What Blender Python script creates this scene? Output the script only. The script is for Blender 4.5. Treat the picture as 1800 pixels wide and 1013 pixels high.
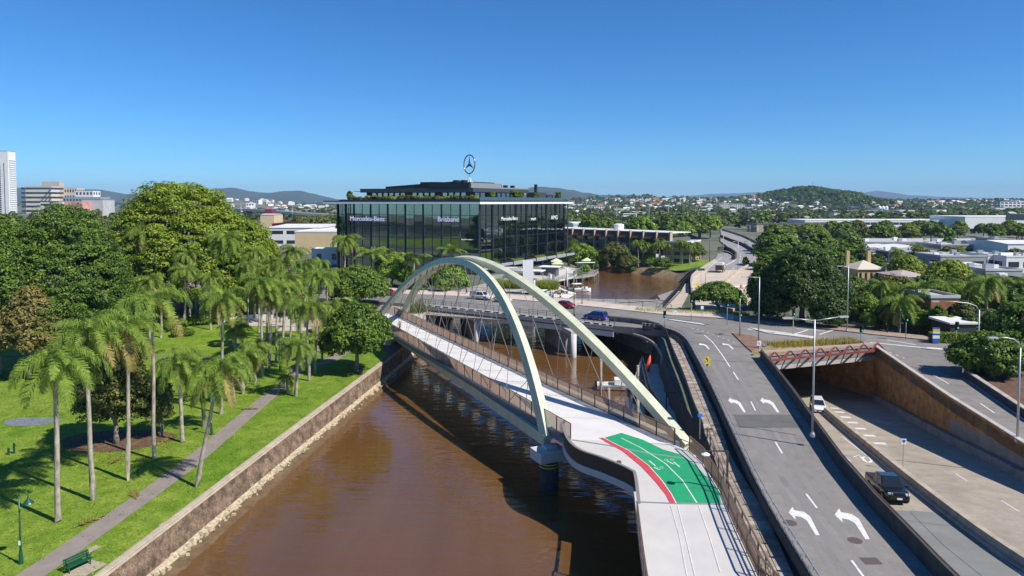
import bpy, bmesh, math, random
import numpy as np
from mathutils import Vector, Matrix, noise
from mathutils.geometry import delaunay_2d_cdt

scene = bpy.context.scene
for o in list(bpy.data.objects):
    bpy.data.objects.remove(o)

# ------------------------------------------------------------ camera, sky, sun, exposure
CAMZ = 28.0
PITCH = math.atan(54 / 1200)
cam_d = bpy.data.cameras.new('camera')
cam = bpy.data.objects.new('camera', cam_d)
scene.collection.objects.link(cam)
cam.location = (0, 0, CAMZ)
cam.rotation_euler = (math.pi / 2 - PITCH, 0, 0)
cam_d.sensor_width = 36
cam_d.lens = 24
cam_d.shift_y = -(506.5 - 409) / 1800
cam_d.clip_start = 0.5
cam_d.clip_end = 60000
scene.camera = cam

SUN_ELEV = math.radians(46)
SHADOW = Vector((-0.866, 0.5, 0))            # the way shadows fall on the ground
world = bpy.data.worlds.new('World')
scene.world = world
world.use_nodes = True
wn = world.node_tree
bg = wn.nodes['Background']
sky = wn.nodes.new('ShaderNodeTexSky')
sky.sky_type = 'NISHITA'
sky.sun_disc = False
sky.sun_elevation = SUN_ELEV
sky.sun_rotation = math.atan2(-SHADOW.x, -SHADOW.y)
sky.altitude = 0
sky.air_density = 0.8
sky.dust_density = 0.0
sky.ozone_density = 9.0
hs = wn.nodes.new('ShaderNodeHueSaturation')          # the photograph's saturated rendering of a clear sky
hs.inputs['Saturation'].default_value = 1.12
tint = wn.nodes.new('ShaderNodeMix')
tint.data_type = 'RGBA'; tint.blend_type = 'MULTIPLY'
tint.inputs[0].default_value = 1.0
tint.inputs[7].default_value = (.80, 1.16, 1.27, 1)
wn.links.new(sky.outputs['Color'], hs.inputs['Color'])
wn.links.new(hs.outputs['Color'], tint.inputs[6])
wn.links.new(tint.outputs[2], bg.inputs['Color'])
bg.inputs['Strength'].default_value = 0.084
sun_d = bpy.data.lights.new('sun', 'SUN')
sun_d.energy = 5.0
sun_d.angle = math.radians(0.5)
sun_d.color = (1.0, 0.94, 0.84)
sun = bpy.data.objects.new('sun', sun_d)
scene.collection.objects.link(sun)
sdir = Vector((SHADOW.x * math.cos(SUN_ELEV), SHADOW.y * math.cos(SUN_ELEV), -math.sin(SUN_ELEV)))
sun.rotation_euler = sdir.to_track_quat('-Z', 'Y').to_euler()
sun.location = (60, -40, 120)
vs = scene.view_settings
vs.view_transform = 'Standard'
vs.look = 'None'
vs.exposure = 0.38
vs.gamma = 1.0
vs.use_curve_mapping = False
scene.cycles.use_denoising = True
scene.cycles.max_bounces = 8
scene.cycles.transparent_max_bounces = 12
scene.cycles.volume_bounces = 0
scene.cycles.sample_clamp_indirect = 6

# ------------------------------------------------------------ helpers
R = random.Random(7)
COL = scene.collection
CP, SP = math.cos(PITCH), math.sin(PITCH)

def _ray(px, py):
    a = (px - 900) / 1200; b = -(py - 409) / 1200
    return Vector((a, CP + b * SP, -SP + b * CP))
def P(px, py, z=0.0):
    """ground point of height z on the sight line through a pixel of the survey picture"""
    d = _ray(px, py); t = (z - CAMZ) / d.z
    return Vector((d.x * t, d.y * t, z))
def PY(px, py, Y):
    d = _ray(px, py); t = Y / d.y
    return Vector((d.x * t, Y, CAMZ + d.z * t))
def S(a, b, x):
    t = max(0.0, min(1.0, (x - a) / (b - a))); return t * t * (3 - 2 * t)
def gauss(x, y, cx, cy, sx, sy): return math.exp(-((x - cx) / sx) ** 2 - ((y - cy) / sy) ** 2)
def gz(x, y):
    """height of the land"""
    z = 5.0 - 2.2 * (1 - S(105, 150, y)) * (1 - S(2, 10, x))
    z -= 2.8 * S(232, 250, y) * (1 - S(288, 325, y)) * S(12, 26, x) * (1 - S(64, 76, x))
    if y > 700:
        f = S(700, 1300, y)
        z += 38 * gauss(x, y, 840, 1900, 135, 300) * (1 + .35 * noise.noise(Vector((x * .012, y * .006, 7)))) + 10 * gauss(x, y, 640, 2050, 330, 300)
        z += f * 17 * S(1500, 2600, y) * S(100, 500, x) + 16 * gauss(x, y, 1500, 1900, 420, 380) + 13 * gauss(x, y, 1900, 1500, 300, 300)
        z += 30 * gauss(x, y, -780, 1900, 160, 300) + 20 * gauss(x, y, 330, 2500, 300, 500)
        z += f * 3 * noise.noise(Vector((x * .004, y * .004, 3)))
    return z
def zlow(y):
    """height of the underpass road"""
    return max(-2.0, min(5.9, 3.1 - (y - 61) * 0.1167))
def on(fn, px, py, k=0.0):
    z = 4.0
    for _ in range(25):
        p = P(px, py, z) if py > 356 else PY(px, py, 1500)
        z = z * .3 + .7 * fn(p.x, p.y)
    p = P(px, py, z); p.z = z + k
    return p
def PG(px, py, k=0.0): return on(gz, px, py, k)
def PL(px, py, k=0.0): return on(lambda x, y: zlow(y), px, py, k)

def link(o, parent=None):
    COL.objects.link(o)
    if parent is not None: o.parent = parent
    return o
def tag(o, label=None, cat=None, group=None, kind=None):
    if label: o['label'] = label
    if cat: o['category'] = cat
    if group: o['group'] = group
    if kind: o['kind'] = kind
    return o
def thing(name, label, cat, loc=(0, 0, 0), rz=0.0, group=None):
    o = bpy.data.objects.new(name, None); o.empty_display_size = 0.3
    o.location = loc; o.rotation_euler = (0, 0, rz)
    link(o); return tag(o, label, cat, group)
def chain_matrix(o):
    m = Matrix.Identity(4)
    while o is not None:
        m = o.matrix_basis @ m; o = o.parent
    return m

class MB:
    """collects faces (world coordinates) for ONE mesh object"""
    def __init__(s): s.v = []; s.f = []; s.m = []
    def add(s, vs, fs, m=0):
        b = len(s.v); s.v += [Vector(v) for v in vs]
        for f in fs: s.f.append([b + i for i in f]); s.m.append(m)
        return s
    def quad(s, a, b, c, d, m=0): return s.add([a, b, c, d], [(0, 1, 2, 3)], m)
    def box(s, c, d, rz=0.0, m=0, taper=1.0):
        x, y, z = d[0] / 2, d[1] / 2, d[2] / 2
        cs, sn = math.cos(rz), math.sin(rz); vs = []
        for k in (-1, 1):
            t = taper if k > 0 else 1
            for i, j in ((-1, -1), (1, -1), (1, 1), (-1, 1)):
                vs.append((c[0] + (i * x * cs - j * y * sn) * t, c[1] + (i * x * sn + j * y * cs) * t, c[2] + k * z))
        return s.add(vs, [(3, 2, 1, 0), (4, 5, 6, 7), (0, 1, 5, 4), (1, 2, 6, 5), (2, 3, 7, 6), (3, 0, 4, 7)], m)
    def bar(s, a, b, w, h, m=0, up=(0, 0, 1)):
        a, b = Vector(a), Vector(b); d = (b - a).normalized(); u = Vector(up)
        if abs(d.dot(u)) > .98: u = Vector((1, 0, 0))
        r = d.cross(u).normalized() * (w / 2); u = r.cross(d).normalized() * (h / 2)
        vs = [p + i * r + j * u for p in (a, b) for i, j in ((-1, -1), (1, -1), (1, 1), (-1, 1))]
        return s.add(vs, [(0, 1, 2, 3), (7, 6, 5, 4), (0, 4, 5, 1), (1, 5, 6, 2), (2, 6, 7, 3), (3, 7, 4, 0)], m)
    def tube(s, pts, r, n=8, m=0, cap=True):
        pts = [Vector(p) for p in pts]; N = len(pts)
        rs = r if isinstance(r, (list, tuple)) else [r] * N
        vs = []; prev = None
        for i, p in enumerate(pts):
            d = (pts[min(i + 1, N - 1)] - pts[max(i - 1, 0)]).normalized()
            u = prev if prev is not None else (Vector((1, 0, 0)) if abs(d.x) < .8 else Vector((0, 1, 0)))
            a = d.cross(u).normalized(); u = a.cross(d).normalized(); prev = u
            for k in range(n):
                t = 2 * math.pi * k / n
                vs.append(p + (a * math.cos(t) + u * math.sin(t)) * rs[i])
        fs = [(i * n + k, i * n + (k + 1) % n, (i + 1) * n + (k + 1) % n, (i + 1) * n + k) for i in range(N - 1) for k in range(n)]
        if cap: fs += [tuple(range(n))[::-1], tuple((N - 1) * n + k for k in range(n))]
        return s.add(vs, fs, m)
    def prism(s, poly, z0, z1, m=0):
        """poly: (x, y) ring; z0, z1 numbers or functions"""
        n = len(poly); g = lambda z, p: z(p[0], p[1]) if callable(z) else z
        vs = [(p[0], p[1], g(z0, p)) for p in poly] + [(p[0], p[1], g(z1, p)) for p in poly]
        a = sum(poly[i][0] * poly[(i + 1) % n][1] - poly[(i + 1) % n][0] * poly[i][1] for i in range(n))
        fs = [tuple(range(n))[::-1], tuple(range(n, 2 * n))] + [(i, (i + 1) % n, n + (i + 1) % n, n + i) for i in range(n)]
        if a < 0: fs = [f[::-1] for f in fs]
        return s.add(vs, fs, m)
    def sweep(s, path, prof, m=0, close=False, cap=False):
        """prof: (sideways, up) points carried along a path; sideways is to the right of travel"""
        path = [Vector(p) for p in path]; N = len(path); K = len(prof); vs = []
        for i, p in enumerate(path):
            d = path[min(i + 1, N - 1)] - path[max(i - 1, 0)]; d.z = 0; d.normalize()
            r = Vector((d.y, -d.x, 0))
            vs += [p + r * a + Vector((0, 0, b)) for a, b in prof]
        KK = K if close else K - 1
        fs = [(i * K + k, i * K + (k + 1) % K, (i + 1) * K + (k + 1) % K, (i + 1) * K + k) for i in range(N - 1) for k in range(KK)]
        if cap: fs += [tuple(range(K))[::-1], tuple((N - 1) * K + k for k in range(K))]
        return s.add(vs, fs, m)
    def poly(s, pts, m=0):
        """flat polygon of any outline, facing up"""
        pts = [Vector(p) for p in pts]; n = len(pts)
        a = sum(pts[i].x * pts[(i + 1) % n].y - pts[(i + 1) % n].x * pts[i].y for i in range(n))
        if a < 0: pts = pts[::-1]
        return s.add(pts, [tuple(range(n))], m)
    def lathe(s, c, prof, n=12, m=0):
        c = Vector(c); vs = [c + Vector((r * math.cos(2 * math.pi * k / n), r * math.sin(2 * math.pi * k / n), z)) for r, z in prof for k in range(n)]
        fs = [(i * n + k, i * n + (k + 1) % n, (i + 1) * n + (k + 1) % n, (i + 1) * n + k) for i in range(len(prof) - 1) for k in range(n)]
        fs += [tuple(range(n))[::-1], tuple((len(prof) - 1) * n + k for k in range(n))]
        return s.add(vs, fs, m)
    def build(s, name, mat, parent=None, smooth=False, local=False, bevel=0):
        me = bpy.data.meshes.new(name)
        vs = s.v
        if parent is not None and not local:
            inv = chain_matrix(parent).inverted(); vs = [inv @ v for v in vs]
        me.from_pydata([tuple(v) for v in vs], [], s.f)
        for mm in (mat if isinstance(mat, (list, tuple)) else [mat]): me.materials.append(mm)
        if isinstance(mat, (list, tuple)): me.polygons.foreach_set('material_index', s.m)
        if smooth: me.polygons.foreach_set('use_smooth', [True] * len(me.polygons))
        me.update()
        o = bpy.data.objects.new(name, me); link(o, parent)
        if bevel:
            b = o.modifiers.new('edge', 'BEVEL'); b.width = bevel; b.segments = 2; b.limit_method = 'ANGLE'
        return o
def structure(name, mb, mat, **k):
    o = mb.build(name, mat, **k); o['kind'] = 'structure'; return o
def children(o): return [c for c in bpy.data.objects if c.parent is o]
TREE_KIDS = {}
def freeze(root):
    """remember the parts of a prototype so that copies are quick"""
    kids = {}
    def walk(o):
        kids[o.name] = [c for c in COL.objects if c.parent == o]
        for c in kids[o.name]: walk(c)
    walk(root); TREE_KIDS[root.name] = kids; return root
def copy_tree(root, loc=None, rz=None, scale=None, label=None):
    kids = TREE_KIDS[root.name]
    def cp(o, parent):
        c = o.copy(); COL.objects.link(c); c.parent = parent
        for k in kids[o.name]: cp(k, c)
        return c
    r = cp(root, None)
    if loc is not None: r.location = loc
    if rz is not None: r.rotation_euler = (0, 0, rz)
    if scale is not None: r.scale = (scale,) * 3 if isinstance(scale, (int, float)) else scale
    if label: r['label'] = label
    return r

# ------------------------------------------------------------ materials
MATS = {}
def mat(name, col, rough=.7, metal=0.0, var=0.0, scale=1.0, bump=0.0, bscale=None, col2=None, spec=.5, coat=0.0, obj=False, detail=6, stretch=None):
    if name in MATS: return MATS[name]
    m = bpy.data.materials.new(name); m.use_nodes = True
    nt = m.node_tree; b = nt.nodes['Principled BSDF']; L = nt.links.new
    b.inputs['Base Color'].default_value = (*col, 1); b.inputs['Roughness'].default_value = rough
    b.inputs['Metallic'].default_value = metal; b.inputs['Specular IOR Level'].default_value = spec
    b.inputs['Coat Weight'].default_value = coat
    if var or bump:
        if obj:
            tc = nt.nodes.new('ShaderNodeTexCoord'); vec = tc.outputs['Object']
        else:
            g = nt.nodes.new('ShaderNodeNewGeometry'); vec = g.outputs['Position']
        if stretch:
            mp = nt.nodes.new('ShaderNodeMapping'); mp.inputs['Scale'].default_value = stretch
            L(vec, mp.inputs['Vector']); vec = mp.outputs['Vector']
    if var:
        nz = nt.nodes.new('ShaderNodeTexNoise'); nz.inputs['Scale'].default_value = scale
        nz.inputs['Detail'].default_value = detail; nz.inputs['Roughness'].default_value = .65
        L(vec, nz.inputs['Vector'])
        rp = nt.nodes.new('ShaderNodeValToRGB')
        c2 = col2 if col2 else tuple(c * (1 - var) for c in col)
        c1 = col if col2 else tuple(min(1, c * (1 + var)) for c in col)
        rp.color_ramp.elements[0].position = .32; rp.color_ramp.elements[1].position = .68
        rp.color_ramp.elements[0].color = (*c2, 1); rp.color_ramp.elements[1].color = (*c1, 1)
        L(nz.outputs['Fac'], rp.inputs['Fac']); L(rp.outputs['Color'], b.inputs['Base Color'])
    if bump:
        nb = nt.nodes.new('ShaderNodeTexNoise'); nb.inputs['Scale'].default_value = bscale or scale * 4
        nb.inputs['Detail'].default_value = 5; L(vec, nb.inputs['Vector'])
        bp = nt.nodes.new('ShaderNodeBump'); bp.inputs['Strength'].default_value = 1.0; bp.inputs['Distance'].default_value = bump
        L(nb.outputs['Fac'], bp.inputs['Height']); L(bp.outputs['Normal'], b.inputs['Normal'])
    MATS[name] = m
    return m
def leafmat(name, c1, c2, trans=.28, scale=.5, rough=.5, spec=.35):
    """leaves: colour varies per leaf and per bough, light passes through them"""
    if name in MATS: return MATS[name]
    m = bpy.data.materials.new(name); m.use_nodes = True; nt = m.node_tree; L = nt.links.new
    b = nt.nodes['Principled BSDF']; out = nt.nodes['Material Output']
    g = nt.nodes.new('ShaderNodeNewGeometry'); nz = nt.nodes.new('ShaderNodeTexNoise'); nz.inputs['Scale'].default_value = scale
    L(g.outputs['Position'], nz.inputs['Vector'])
    ad = nt.nodes.new('ShaderNodeMath'); ad.operation = 'MULTIPLY_ADD'; ad.inputs[1].default_value = .55
    L(g.outputs['Random Per Island'], ad.inputs[0])
    sc = nt.nodes.new('ShaderNodeMath'); sc.operation = 'MULTIPLY_ADD'; sc.inputs[1].default_value = 1.6; sc.inputs[2].default_value = -.6
    L(nz.outputs['Fac'], sc.inputs[0]); L(sc.outputs[0], ad.inputs[2])
    rp = nt.nodes.new('ShaderNodeValToRGB'); rp.color_ramp.elements[0].color = (*c2, 1); rp.color_ramp.elements[1].color = (*c1, 1)
    L(ad.outputs[0], rp.inputs['Fac']); L(rp.outputs['Color'], b.inputs['Base Color'])
    b.inputs['Roughness'].default_value = rough; b.inputs['Specular IOR Level'].default_value = spec
    tr = nt.nodes.new('ShaderNodeBsdfTranslucent'); L(rp.outputs['Color'], tr.inputs['Color'])
    mx = nt.nodes.new('ShaderNodeMixShader'); mx.inputs[0].default_value = trans
    L(b.outputs[0], mx.inputs[1]); L(tr.outputs[0], mx.inputs[2]); L(mx.outputs[0], out.inputs['Surface'])
    MATS[name] = m
    return m
def glassmat(name, tint, refl=.3, rough=.02):
    m = bpy.data.materials.new(name); m.use_nodes = True; nt = m.node_tree; L = nt.links.new
    nt.nodes.remove(nt.nodes['Principled BSDF']); out = nt.nodes['Material Output']
    t = nt.nodes.new('ShaderNodeBsdfTransparent'); t.inputs[0].default_value = (*tint, 1)
    gl = nt.nodes.new('ShaderNodeBsdfGlossy'); gl.inputs['Roughness'].default_value = rough; gl.inputs[0].default_value = (.85, .95, .92, 1)
    lw = nt.nodes.new('ShaderNodeFresnel'); lw.inputs[0].default_value = 1.5
    ma = nt.nodes.new('ShaderNodeMath'); ma.operation = 'MULTIPLY_ADD'; ma.inputs[1].default_value = .9; ma.inputs[2].default_value = refl
    ma.use_clamp = True
    L(lw.outputs[0], ma.inputs[0]); mx = nt.nodes.new('ShaderNodeMixShader'); L(ma.outputs[0], mx.inputs[0])
    L(t.outputs[0], mx.inputs[1]); L(gl.outputs[0], mx.inputs[2]); L(mx.outputs[0], out.inputs['Surface'])
    return m

CREAM = mat('painted cream steel', (.54, .55, .41), .45, 0, .13, .5, stretch=(1.5, 1.5, .35))
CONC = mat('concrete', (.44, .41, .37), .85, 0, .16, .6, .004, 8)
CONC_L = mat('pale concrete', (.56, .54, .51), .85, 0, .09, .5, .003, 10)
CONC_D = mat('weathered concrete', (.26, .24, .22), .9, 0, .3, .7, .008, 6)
DARKWALL = mat('stained concrete toned for shade', (.055, .052, .05), .9, 0, .35, .8, .01, 5)  # shade on sides turned from the sun is put into this tone
ASPHALT = mat('asphalt', (.20, .188, .182), .88, 0, .16, .16, .004, 14)
ASPHALT_L = mat('old bleached asphalt', (.42, .36, .29), .88, 0, .14, .2, .004, 14)
WHITE = mat('road paint', (.66, .65, .62), .75, 0, .2, 2.5)
STEEL = mat('galvanised steel', (.45, .46, .47), .45, .6)
DARKSTEEL = mat('dark grey steel', (.045, .045, .05), .5, .3)
BRONZE = mat('bronze painted aluminium', (.15, .105, .075), .5, .2)
BLACK = mat('black', (.012, .012, .013), .6)
GREENPAINT = mat('green enamel', (.012, .085, .05), .35, .1)
WOOD = mat('weathered decking', (.30, .25, .205), .85, 0, .28, .9, .006, 7)
WHITEP = mat('white paint', (.80, .80, .79), .5)
GREYP = mat('grey paint', (.32, .33, .34), .55)
RUBBER = mat('rubber', (.018, .018, .018), .85)
BARK = mat('grey brown bark', (.21, .18, .15), .95, 0, .35, 2.5, .02, 9, obj=True)
PALMBARK = mat('ringed palm bark', (.34, .295, .235), .95, 0, .48, 2.2, .03, 5, obj=True, stretch=(1, 1, 5))

# ------------------------------------------------------------ land, water, hills
def inside(poly, x, y):
    c = False; n = len(poly); j = n - 1
    for i in range(n):
        xi, yi = poly[i][0], poly[i][1]; xj, yj = poly[j][0], poly[j][1]
        if (yi > y) != (yj > y) and x < (xj - xi) * (y - yi) / (yj - yi) + xi: c = not c
        j = i
    return c
def dense(line, step, closed=False):
    out = []; n = len(line)
    for i in range(n if closed else n - 1):
        a, b = Vector(line[i]), Vector(line[(i + 1) % n]); k = max(1, int((b - a).length / step))
        out += [a.lerp(b, t / k) for t in range(k)]
    if not closed: out.append(Vector(line[-1]))
    return out
def smooth_line(pts, n=8):
    """Catmull-Rom through the points"""
    pts = [Vector(p) for p in pts]; out = []
    for i in range(len(pts) - 1):
        p0, p1, p2, p3 = pts[max(i - 1, 0)], pts[i], pts[i + 1], pts[min(i + 2, len(pts) - 1)]
        for k in range(n):
            t = k / n
            out.append(.5 * (2 * p1 + (p2 - p0) * t + (2 * p0 - 5 * p1 + 4 * p2 - p3) * t * t + (3 * p1 - p0 - 3 * p2 + p3) * t ** 3))
    out.append(pts[-1]); return out
def sheet(name, outer, holes, extra, zf, mat_, dz=0.0, parent=None):
    """a draped sheet with any outline and openings"""
    vs = []; es = []
    for ring in [outer] + holes:
        b = len(vs); vs += [Vector((p[0], p[1])) for p in ring]
        es += [(b + i, b + (i + 1) % len(ring)) for i in range(len(ring))]
    vs += [Vector((p[0], p[1])) for p in extra]
    V, E, Fc = delaunay_2d_cdt(vs, es, [], 0, 1e-4)[:3]
    mb = MB(); mb.v = [Vector((v.x, v.y, zf(v.x, v.y) + dz)) for v in V]
    for f in Fc:
        x = sum(V[i].x for i in f) / len(f); y = sum(V[i].y for i in f) / len(f)
        if inside(outer, x, y) and not any(inside(h, x, y) for h in holes):
            a, b, c = V[f[0]], V[f[1]], V[f[2]]
            mb.f.append(list(f) if (b.x - a.x) * (c.y - a.y) - (c.x - a.x) * (b.y - a.y) > 0 else list(f)[::-1]); mb.m.append(0)
    return mb.build(name, mat_, parent, smooth=True)

BANK_L = [(-36, -80), (-30.5, 20), (-27.4, 46.3), (-24.4, 72.6), (-20.4, 104), (-18.8, 118), (-18, 135), (-18, 162)]
BANK_L2 = [(-12, 182), (-3, 202), (6, 224), (27, 264), (20, 292), (-20, 318), (-120, 345)]
BANK_F = [(-120, 372), (-20, 345), (22, 322), (33, 303), (44, 287), (51, 270), (59, 254), (63, 240), (60, 224), (49.5, 193), (43, 174)]
BANK_R = [(34, 150), (31, 141), (28.5, 132), (26, 122), (22.8, 103), (20.3, 85), (18.4, 62), (16.8, 40), (15.5, 10), (15, -80)]
CREEK = BANK_L + BANK_L2 + BANK_F + BANK_R
# underpass: portal ends and side walls
PORT_L, PORT_R = P(1338, 630, 6.0), P(1538, 612, 6.0)
WALL_R = [PORT_R] + [P(px, py, 6.0) for px, py in ((1600, 655), (1670, 703), (1735, 744), (1800, 786), (1900, 845), (2050, 925))]
WALL_L = [PORT_L] + [P(px, py, 6.0) for px, py in ((1362, 660), (1392, 700), (1428, 752), (1480, 826), (1540, 898), (1600, 962), (1652, 1019), (1740, 1110))]
TRENCH = [(p.x, p.y) for p in WALL_L[::-1]] + [(p.x, p.y) for p in WALL_R]
far = []
for i in range(60):
    for j in range(60):
        far.append((-3000 + i * 100 + R.uniform(-20, 20), 500 + j * 55 + R.uniform(-10, 10)))
for i in range(-22, 23):
    for j in range(36):
        x, y = i * 10, 90 + j * 7.5
        far.append((x + .3, y + .2))
far = [p for p in far if not inside(CREEK, *p)]
big = [(-26000, -300), (26000, -300), (26000, 30000), (-26000, 30000)]
GROUND = mat('town ground', (.13, .15, .07), .95, 0, .0)
nt = GROUND.node_tree
def ground_nodes(m, cols, scales, bump=.02):
    nt = m.node_tree; b = nt.nodes['Principled BSDF']; L = nt.links.new
    g = nt.nodes.new('ShaderNodeNewGeometry'); prev = None
    for k, ((ca, cb), sc) in enumerate(zip(cols, scales)):
        nz = nt.nodes.new('ShaderNodeTexNoise'); nz.inputs['Scale'].default_value = sc; nz.inputs['Detail'].default_value = 7; nz.inputs['Roughness'].default_value = .7
        L(g.outputs['Position'], nz.inputs['Vector'])
        rp = nt.nodes.new('ShaderNodeValToRGB'); rp.color_ramp.elements[0].position = .38; rp.color_ramp.elements[1].position = .62
        rp.color_ramp.elements[0].color = (*ca, 1); rp.color_ramp.elements[1].color = (*cb, 1); L(nz.outputs['Fac'], rp.inputs['Fac'])
        if prev is None: prev = rp.outputs['Color']
        else:
            mx = nt.nodes.new('ShaderNodeMix'); mx.data_type = 'RGBA'; mx.blend_type = 'MULTIPLY'; mx.inputs[0].default_value = 1
            L(prev, mx.inputs[6]); L(rp.outputs['Color'], mx.inputs[7]); prev = mx.outputs[2]
    L(prev, b.inputs['Base Color'])
    nb = nt.nodes.new('ShaderNodeTexNoise'); nb.inputs['Scale'].default_value = scales[-1] * 2; nb.inputs['Detail'].default_value = 4
    L(g.outputs['Position'], nb.inputs['Vector']); bp = nt.nodes.new('ShaderNodeBump'); bp.inputs['Distance'].default_value = bump
    L(nb.outputs['Fac'], bp.inputs['Height']); L(bp.outputs['Normal'], b.inputs['Normal'])
ground_nodes(GROUND, [((.055, .085, .03), (.20, .19, .15)), ((.7, .7, .7), (1, 1, 1))], [.012, .6])
LAWN = mat('lawn grass', (.14, .25, .03), .9, spec=.2)
ground_nodes(LAWN, [((.165, .275, .018), (.29, .355, .05)), ((.6, .72, .5), (1, 1, 1)), ((.55, .64, .48), (1.0, 1.0, 1.0))], [.16, .8, 4.5], .06)
GRASS_L2 = mat('bank lawn', (.12, .24, .03), .9, spec=.2)
ground_nodes(GRASS_L2, [((.16, .27, .03), (.22, .31, .04)), ((.8, .8, .75), (1, 1, 1))], [.2, 2.0], .03)
g = sheet('ground', big, [CREEK, TRENCH], far, gz, GROUND); g['kind'] = 'structure'

WATER = mat('muddy creek water', (.135, .072, .026), .05, spec=.9)
nt = WATER.node_tree; b = nt.nodes['Principled BSDF']; L = nt.links.new
b.inputs['IOR'].default_value = 1.48
gg = nt.nodes.new('ShaderNodeNewGeometry')
n0 = nt.nodes.new('ShaderNodeTexNoise'); n0.inputs['Scale'].default_value = .045; n0.inputs['Detail'].default_value = 4
L(gg.outputs['Position'], n0.inputs['Vector'])
rp = nt.nodes.new('ShaderNodeValToRGB'); rp.color_ramp.elements[0].position = .35; rp.color_ramp.elements[1].position = .7
rp.color_ramp.elements[0].color = (.105, .049, .013, 1); rp.color_ramp.elements[1].color = (.155, .080, .029, 1)
m0_ = nt.nodes.new('ShaderNodeMapping'); m0_.inputs['Scale'].default_value = (.16, .022, 1); m0_.inputs['Rotation'].default_value = (0, 0, .05); L(gg.outputs['Position'], m0_.inputs['Vector'])
ns = nt.nodes.new('ShaderNodeTexNoise'); ns.inputs['Scale'].default_value = 1.0; ns.inputs['Detail'].default_value = 6; ns.inputs['Roughness'].default_value = .6; ns.inputs['Distortion'].default_value = .6; L(m0_.outputs['Vector'], ns.inputs['Vector'])
av = nt.nodes.new('ShaderNodeMath'); av.operation = 'MULTIPLY_ADD'; av.inputs[1].default_value = .55; L(ns.outputs['Fac'], av.inputs[0])
hv = nt.nodes.new('ShaderNodeMath'); hv.operation = 'MULTIPLY'; hv.inputs[1].default_value = .45; L(n0.outputs['Fac'], hv.inputs[0]); L(hv.outputs[0], av.inputs[2])
L(av.outputs[0], rp.inputs['Fac']); L(rp.outputs['Color'], b.inputs['Base Color'])
mp = nt.nodes.new('ShaderNodeMapping'); mp.inputs['Scale'].default_value = (.55, 1.6, 1); mp.inputs['Rotation'].default_value = (0, 0, .15); L(gg.outputs['Position'], mp.inputs['Vector'])
n1 = nt.nodes.new('ShaderNodeTexNoise'); n1.inputs['Scale'].default_value = .55; n1.inputs['Detail'].default_value = 3; n1.inputs['Roughness'].default_value = .5
L(mp.outputs['Vector'], n1.inputs['Vector'])
n2 = nt.nodes.new('ShaderNodeTexNoise'); n2.inputs['Scale'].default_value = .06; n2.inputs['Detail'].default_value = 2; L(gg.outputs['Position'], n2.inputs['Vector'])
mu = nt.nodes.new('ShaderNodeMath'); mu.operation = 'MULTIPLY'; L(n1.outputs['Fac'], mu.inputs[0]); L(n2.outputs['Fac'], mu.inputs[1])
bp = nt.nodes.new('ShaderNodeBump'); bp.inputs['Distance'].default_value = .17; bp.inputs['Strength'].default_value = .85
sx_ = nt.nodes.new('ShaderNodeSeparateXYZ'); L(gg.outputs['Position'], sx_.inputs[0])
mr = nt.nodes.new('ShaderNodeMapRange'); mr.inputs['From Min'].default_value = 150; mr.inputs['From Max'].default_value = 185; mr.inputs['To Min'].default_value = 1.0; mr.inputs['To Max'].default_value = 2.4; L(sx_.outputs['Y'], mr.inputs['Value'])
mw = nt.nodes.new('ShaderNodeMath'); mw.operation = 'MULTIPLY'; L(mu.outputs[0], mw.inputs[0]); L(mr.outputs[0], mw.inputs[1])      # the open basin is a little more ruffled
L(mw.outputs[0], bp.inputs['Height']); L(bp.outputs['Normal'], b.inputs['Normal'])
wb = MB(); ring = CREEK
cx, cy = 0, 90
w = sheet('creek_water', [(-40, -82), (19, -82), (19, 40), (26, 85), (34, 130), (40, 150), (48, 176), (66, 215), (70, 256), (40, 320), (-118, 376), (-122, 340), (10, 280), (-8, 210), (-26, 160), (-26, 110), (-40, 0)], [], [], lambda x, y: 0.0, WATER)
w['kind'] = 'structure'
mudbed = MB(); mudbed.poly([(-200, -84, -3), (120, -84, -3), (120, 400, -3), (-200, 400, -3)])
structure('creek_bed', mudbed, mat('creek mud', (.16, .11, .07), .9))

# far ranges: crest lines seen above the town, each a real ridge with slopes
RIDGE = mat('forested range', (.030, .045, .022), .95, 0, .45, .006, detail=9)
def ridge(name, Y, pts, depth, seed):
    rr = random.Random(seed); mb = MB(); xs = []
    crest = [PY(px, py, Y) for px, py in pts]
    x0, x1 = crest[0].x, crest[-1].x; n = 110; K = 13
    def hz(x):
        for a, b in zip(crest, crest[1:]):
            if a.x <= x <= b.x: return a.z + (b.z - a.z) * S(0, 1, (x - a.x) / max(1e-6, b.x - a.x))
        return crest[-1].z
    vs = []
    for i in range(n + 1):
        x = x0 + (x1 - x0) * i / n; h = hz(x)
        for k in range(K):
            t = k / (K - 1) * 2 - 1
            y = Y + t * depth * (1 + .25 * noise.noise(Vector((x * 9 / (x1 - x0), seed, 0))))
            sp = noise.fractal(Vector((x * 3.2 / depth, y * 1.6 / depth, seed)), 1.0, 2.0, 5)
            z = h * max(0, 1 - abs(t) ** 1.15) + sp * h * .16 * (1 - abs(t)) * min(1, abs(t) * 4)
            z += noise.noise(Vector((x * .02, y * .02, seed))) * 4 * (1 - abs(t))
            vs.append((x, y, z - 1))
    fs = [(i * K + k, (i + 1) * K + k, (i + 1) * K + k + 1, i * K + k + 1) for i in range(n) for k in range(K - 1)]
    mb.add(vs, fs); return structure(name, mb, RIDGE, smooth=True)
ridge('hills', 7200, [(-120, 345), (0, 334), (40, 330), (110, 332), (170, 333), (215, 341), (330, 341), (385, 331), (410, 330), (435, 336), (470, 339), (500, 336), (525, 335), (548, 340), (580, 350), (640, 353), (700, 354)], 1500, 3)
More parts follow.
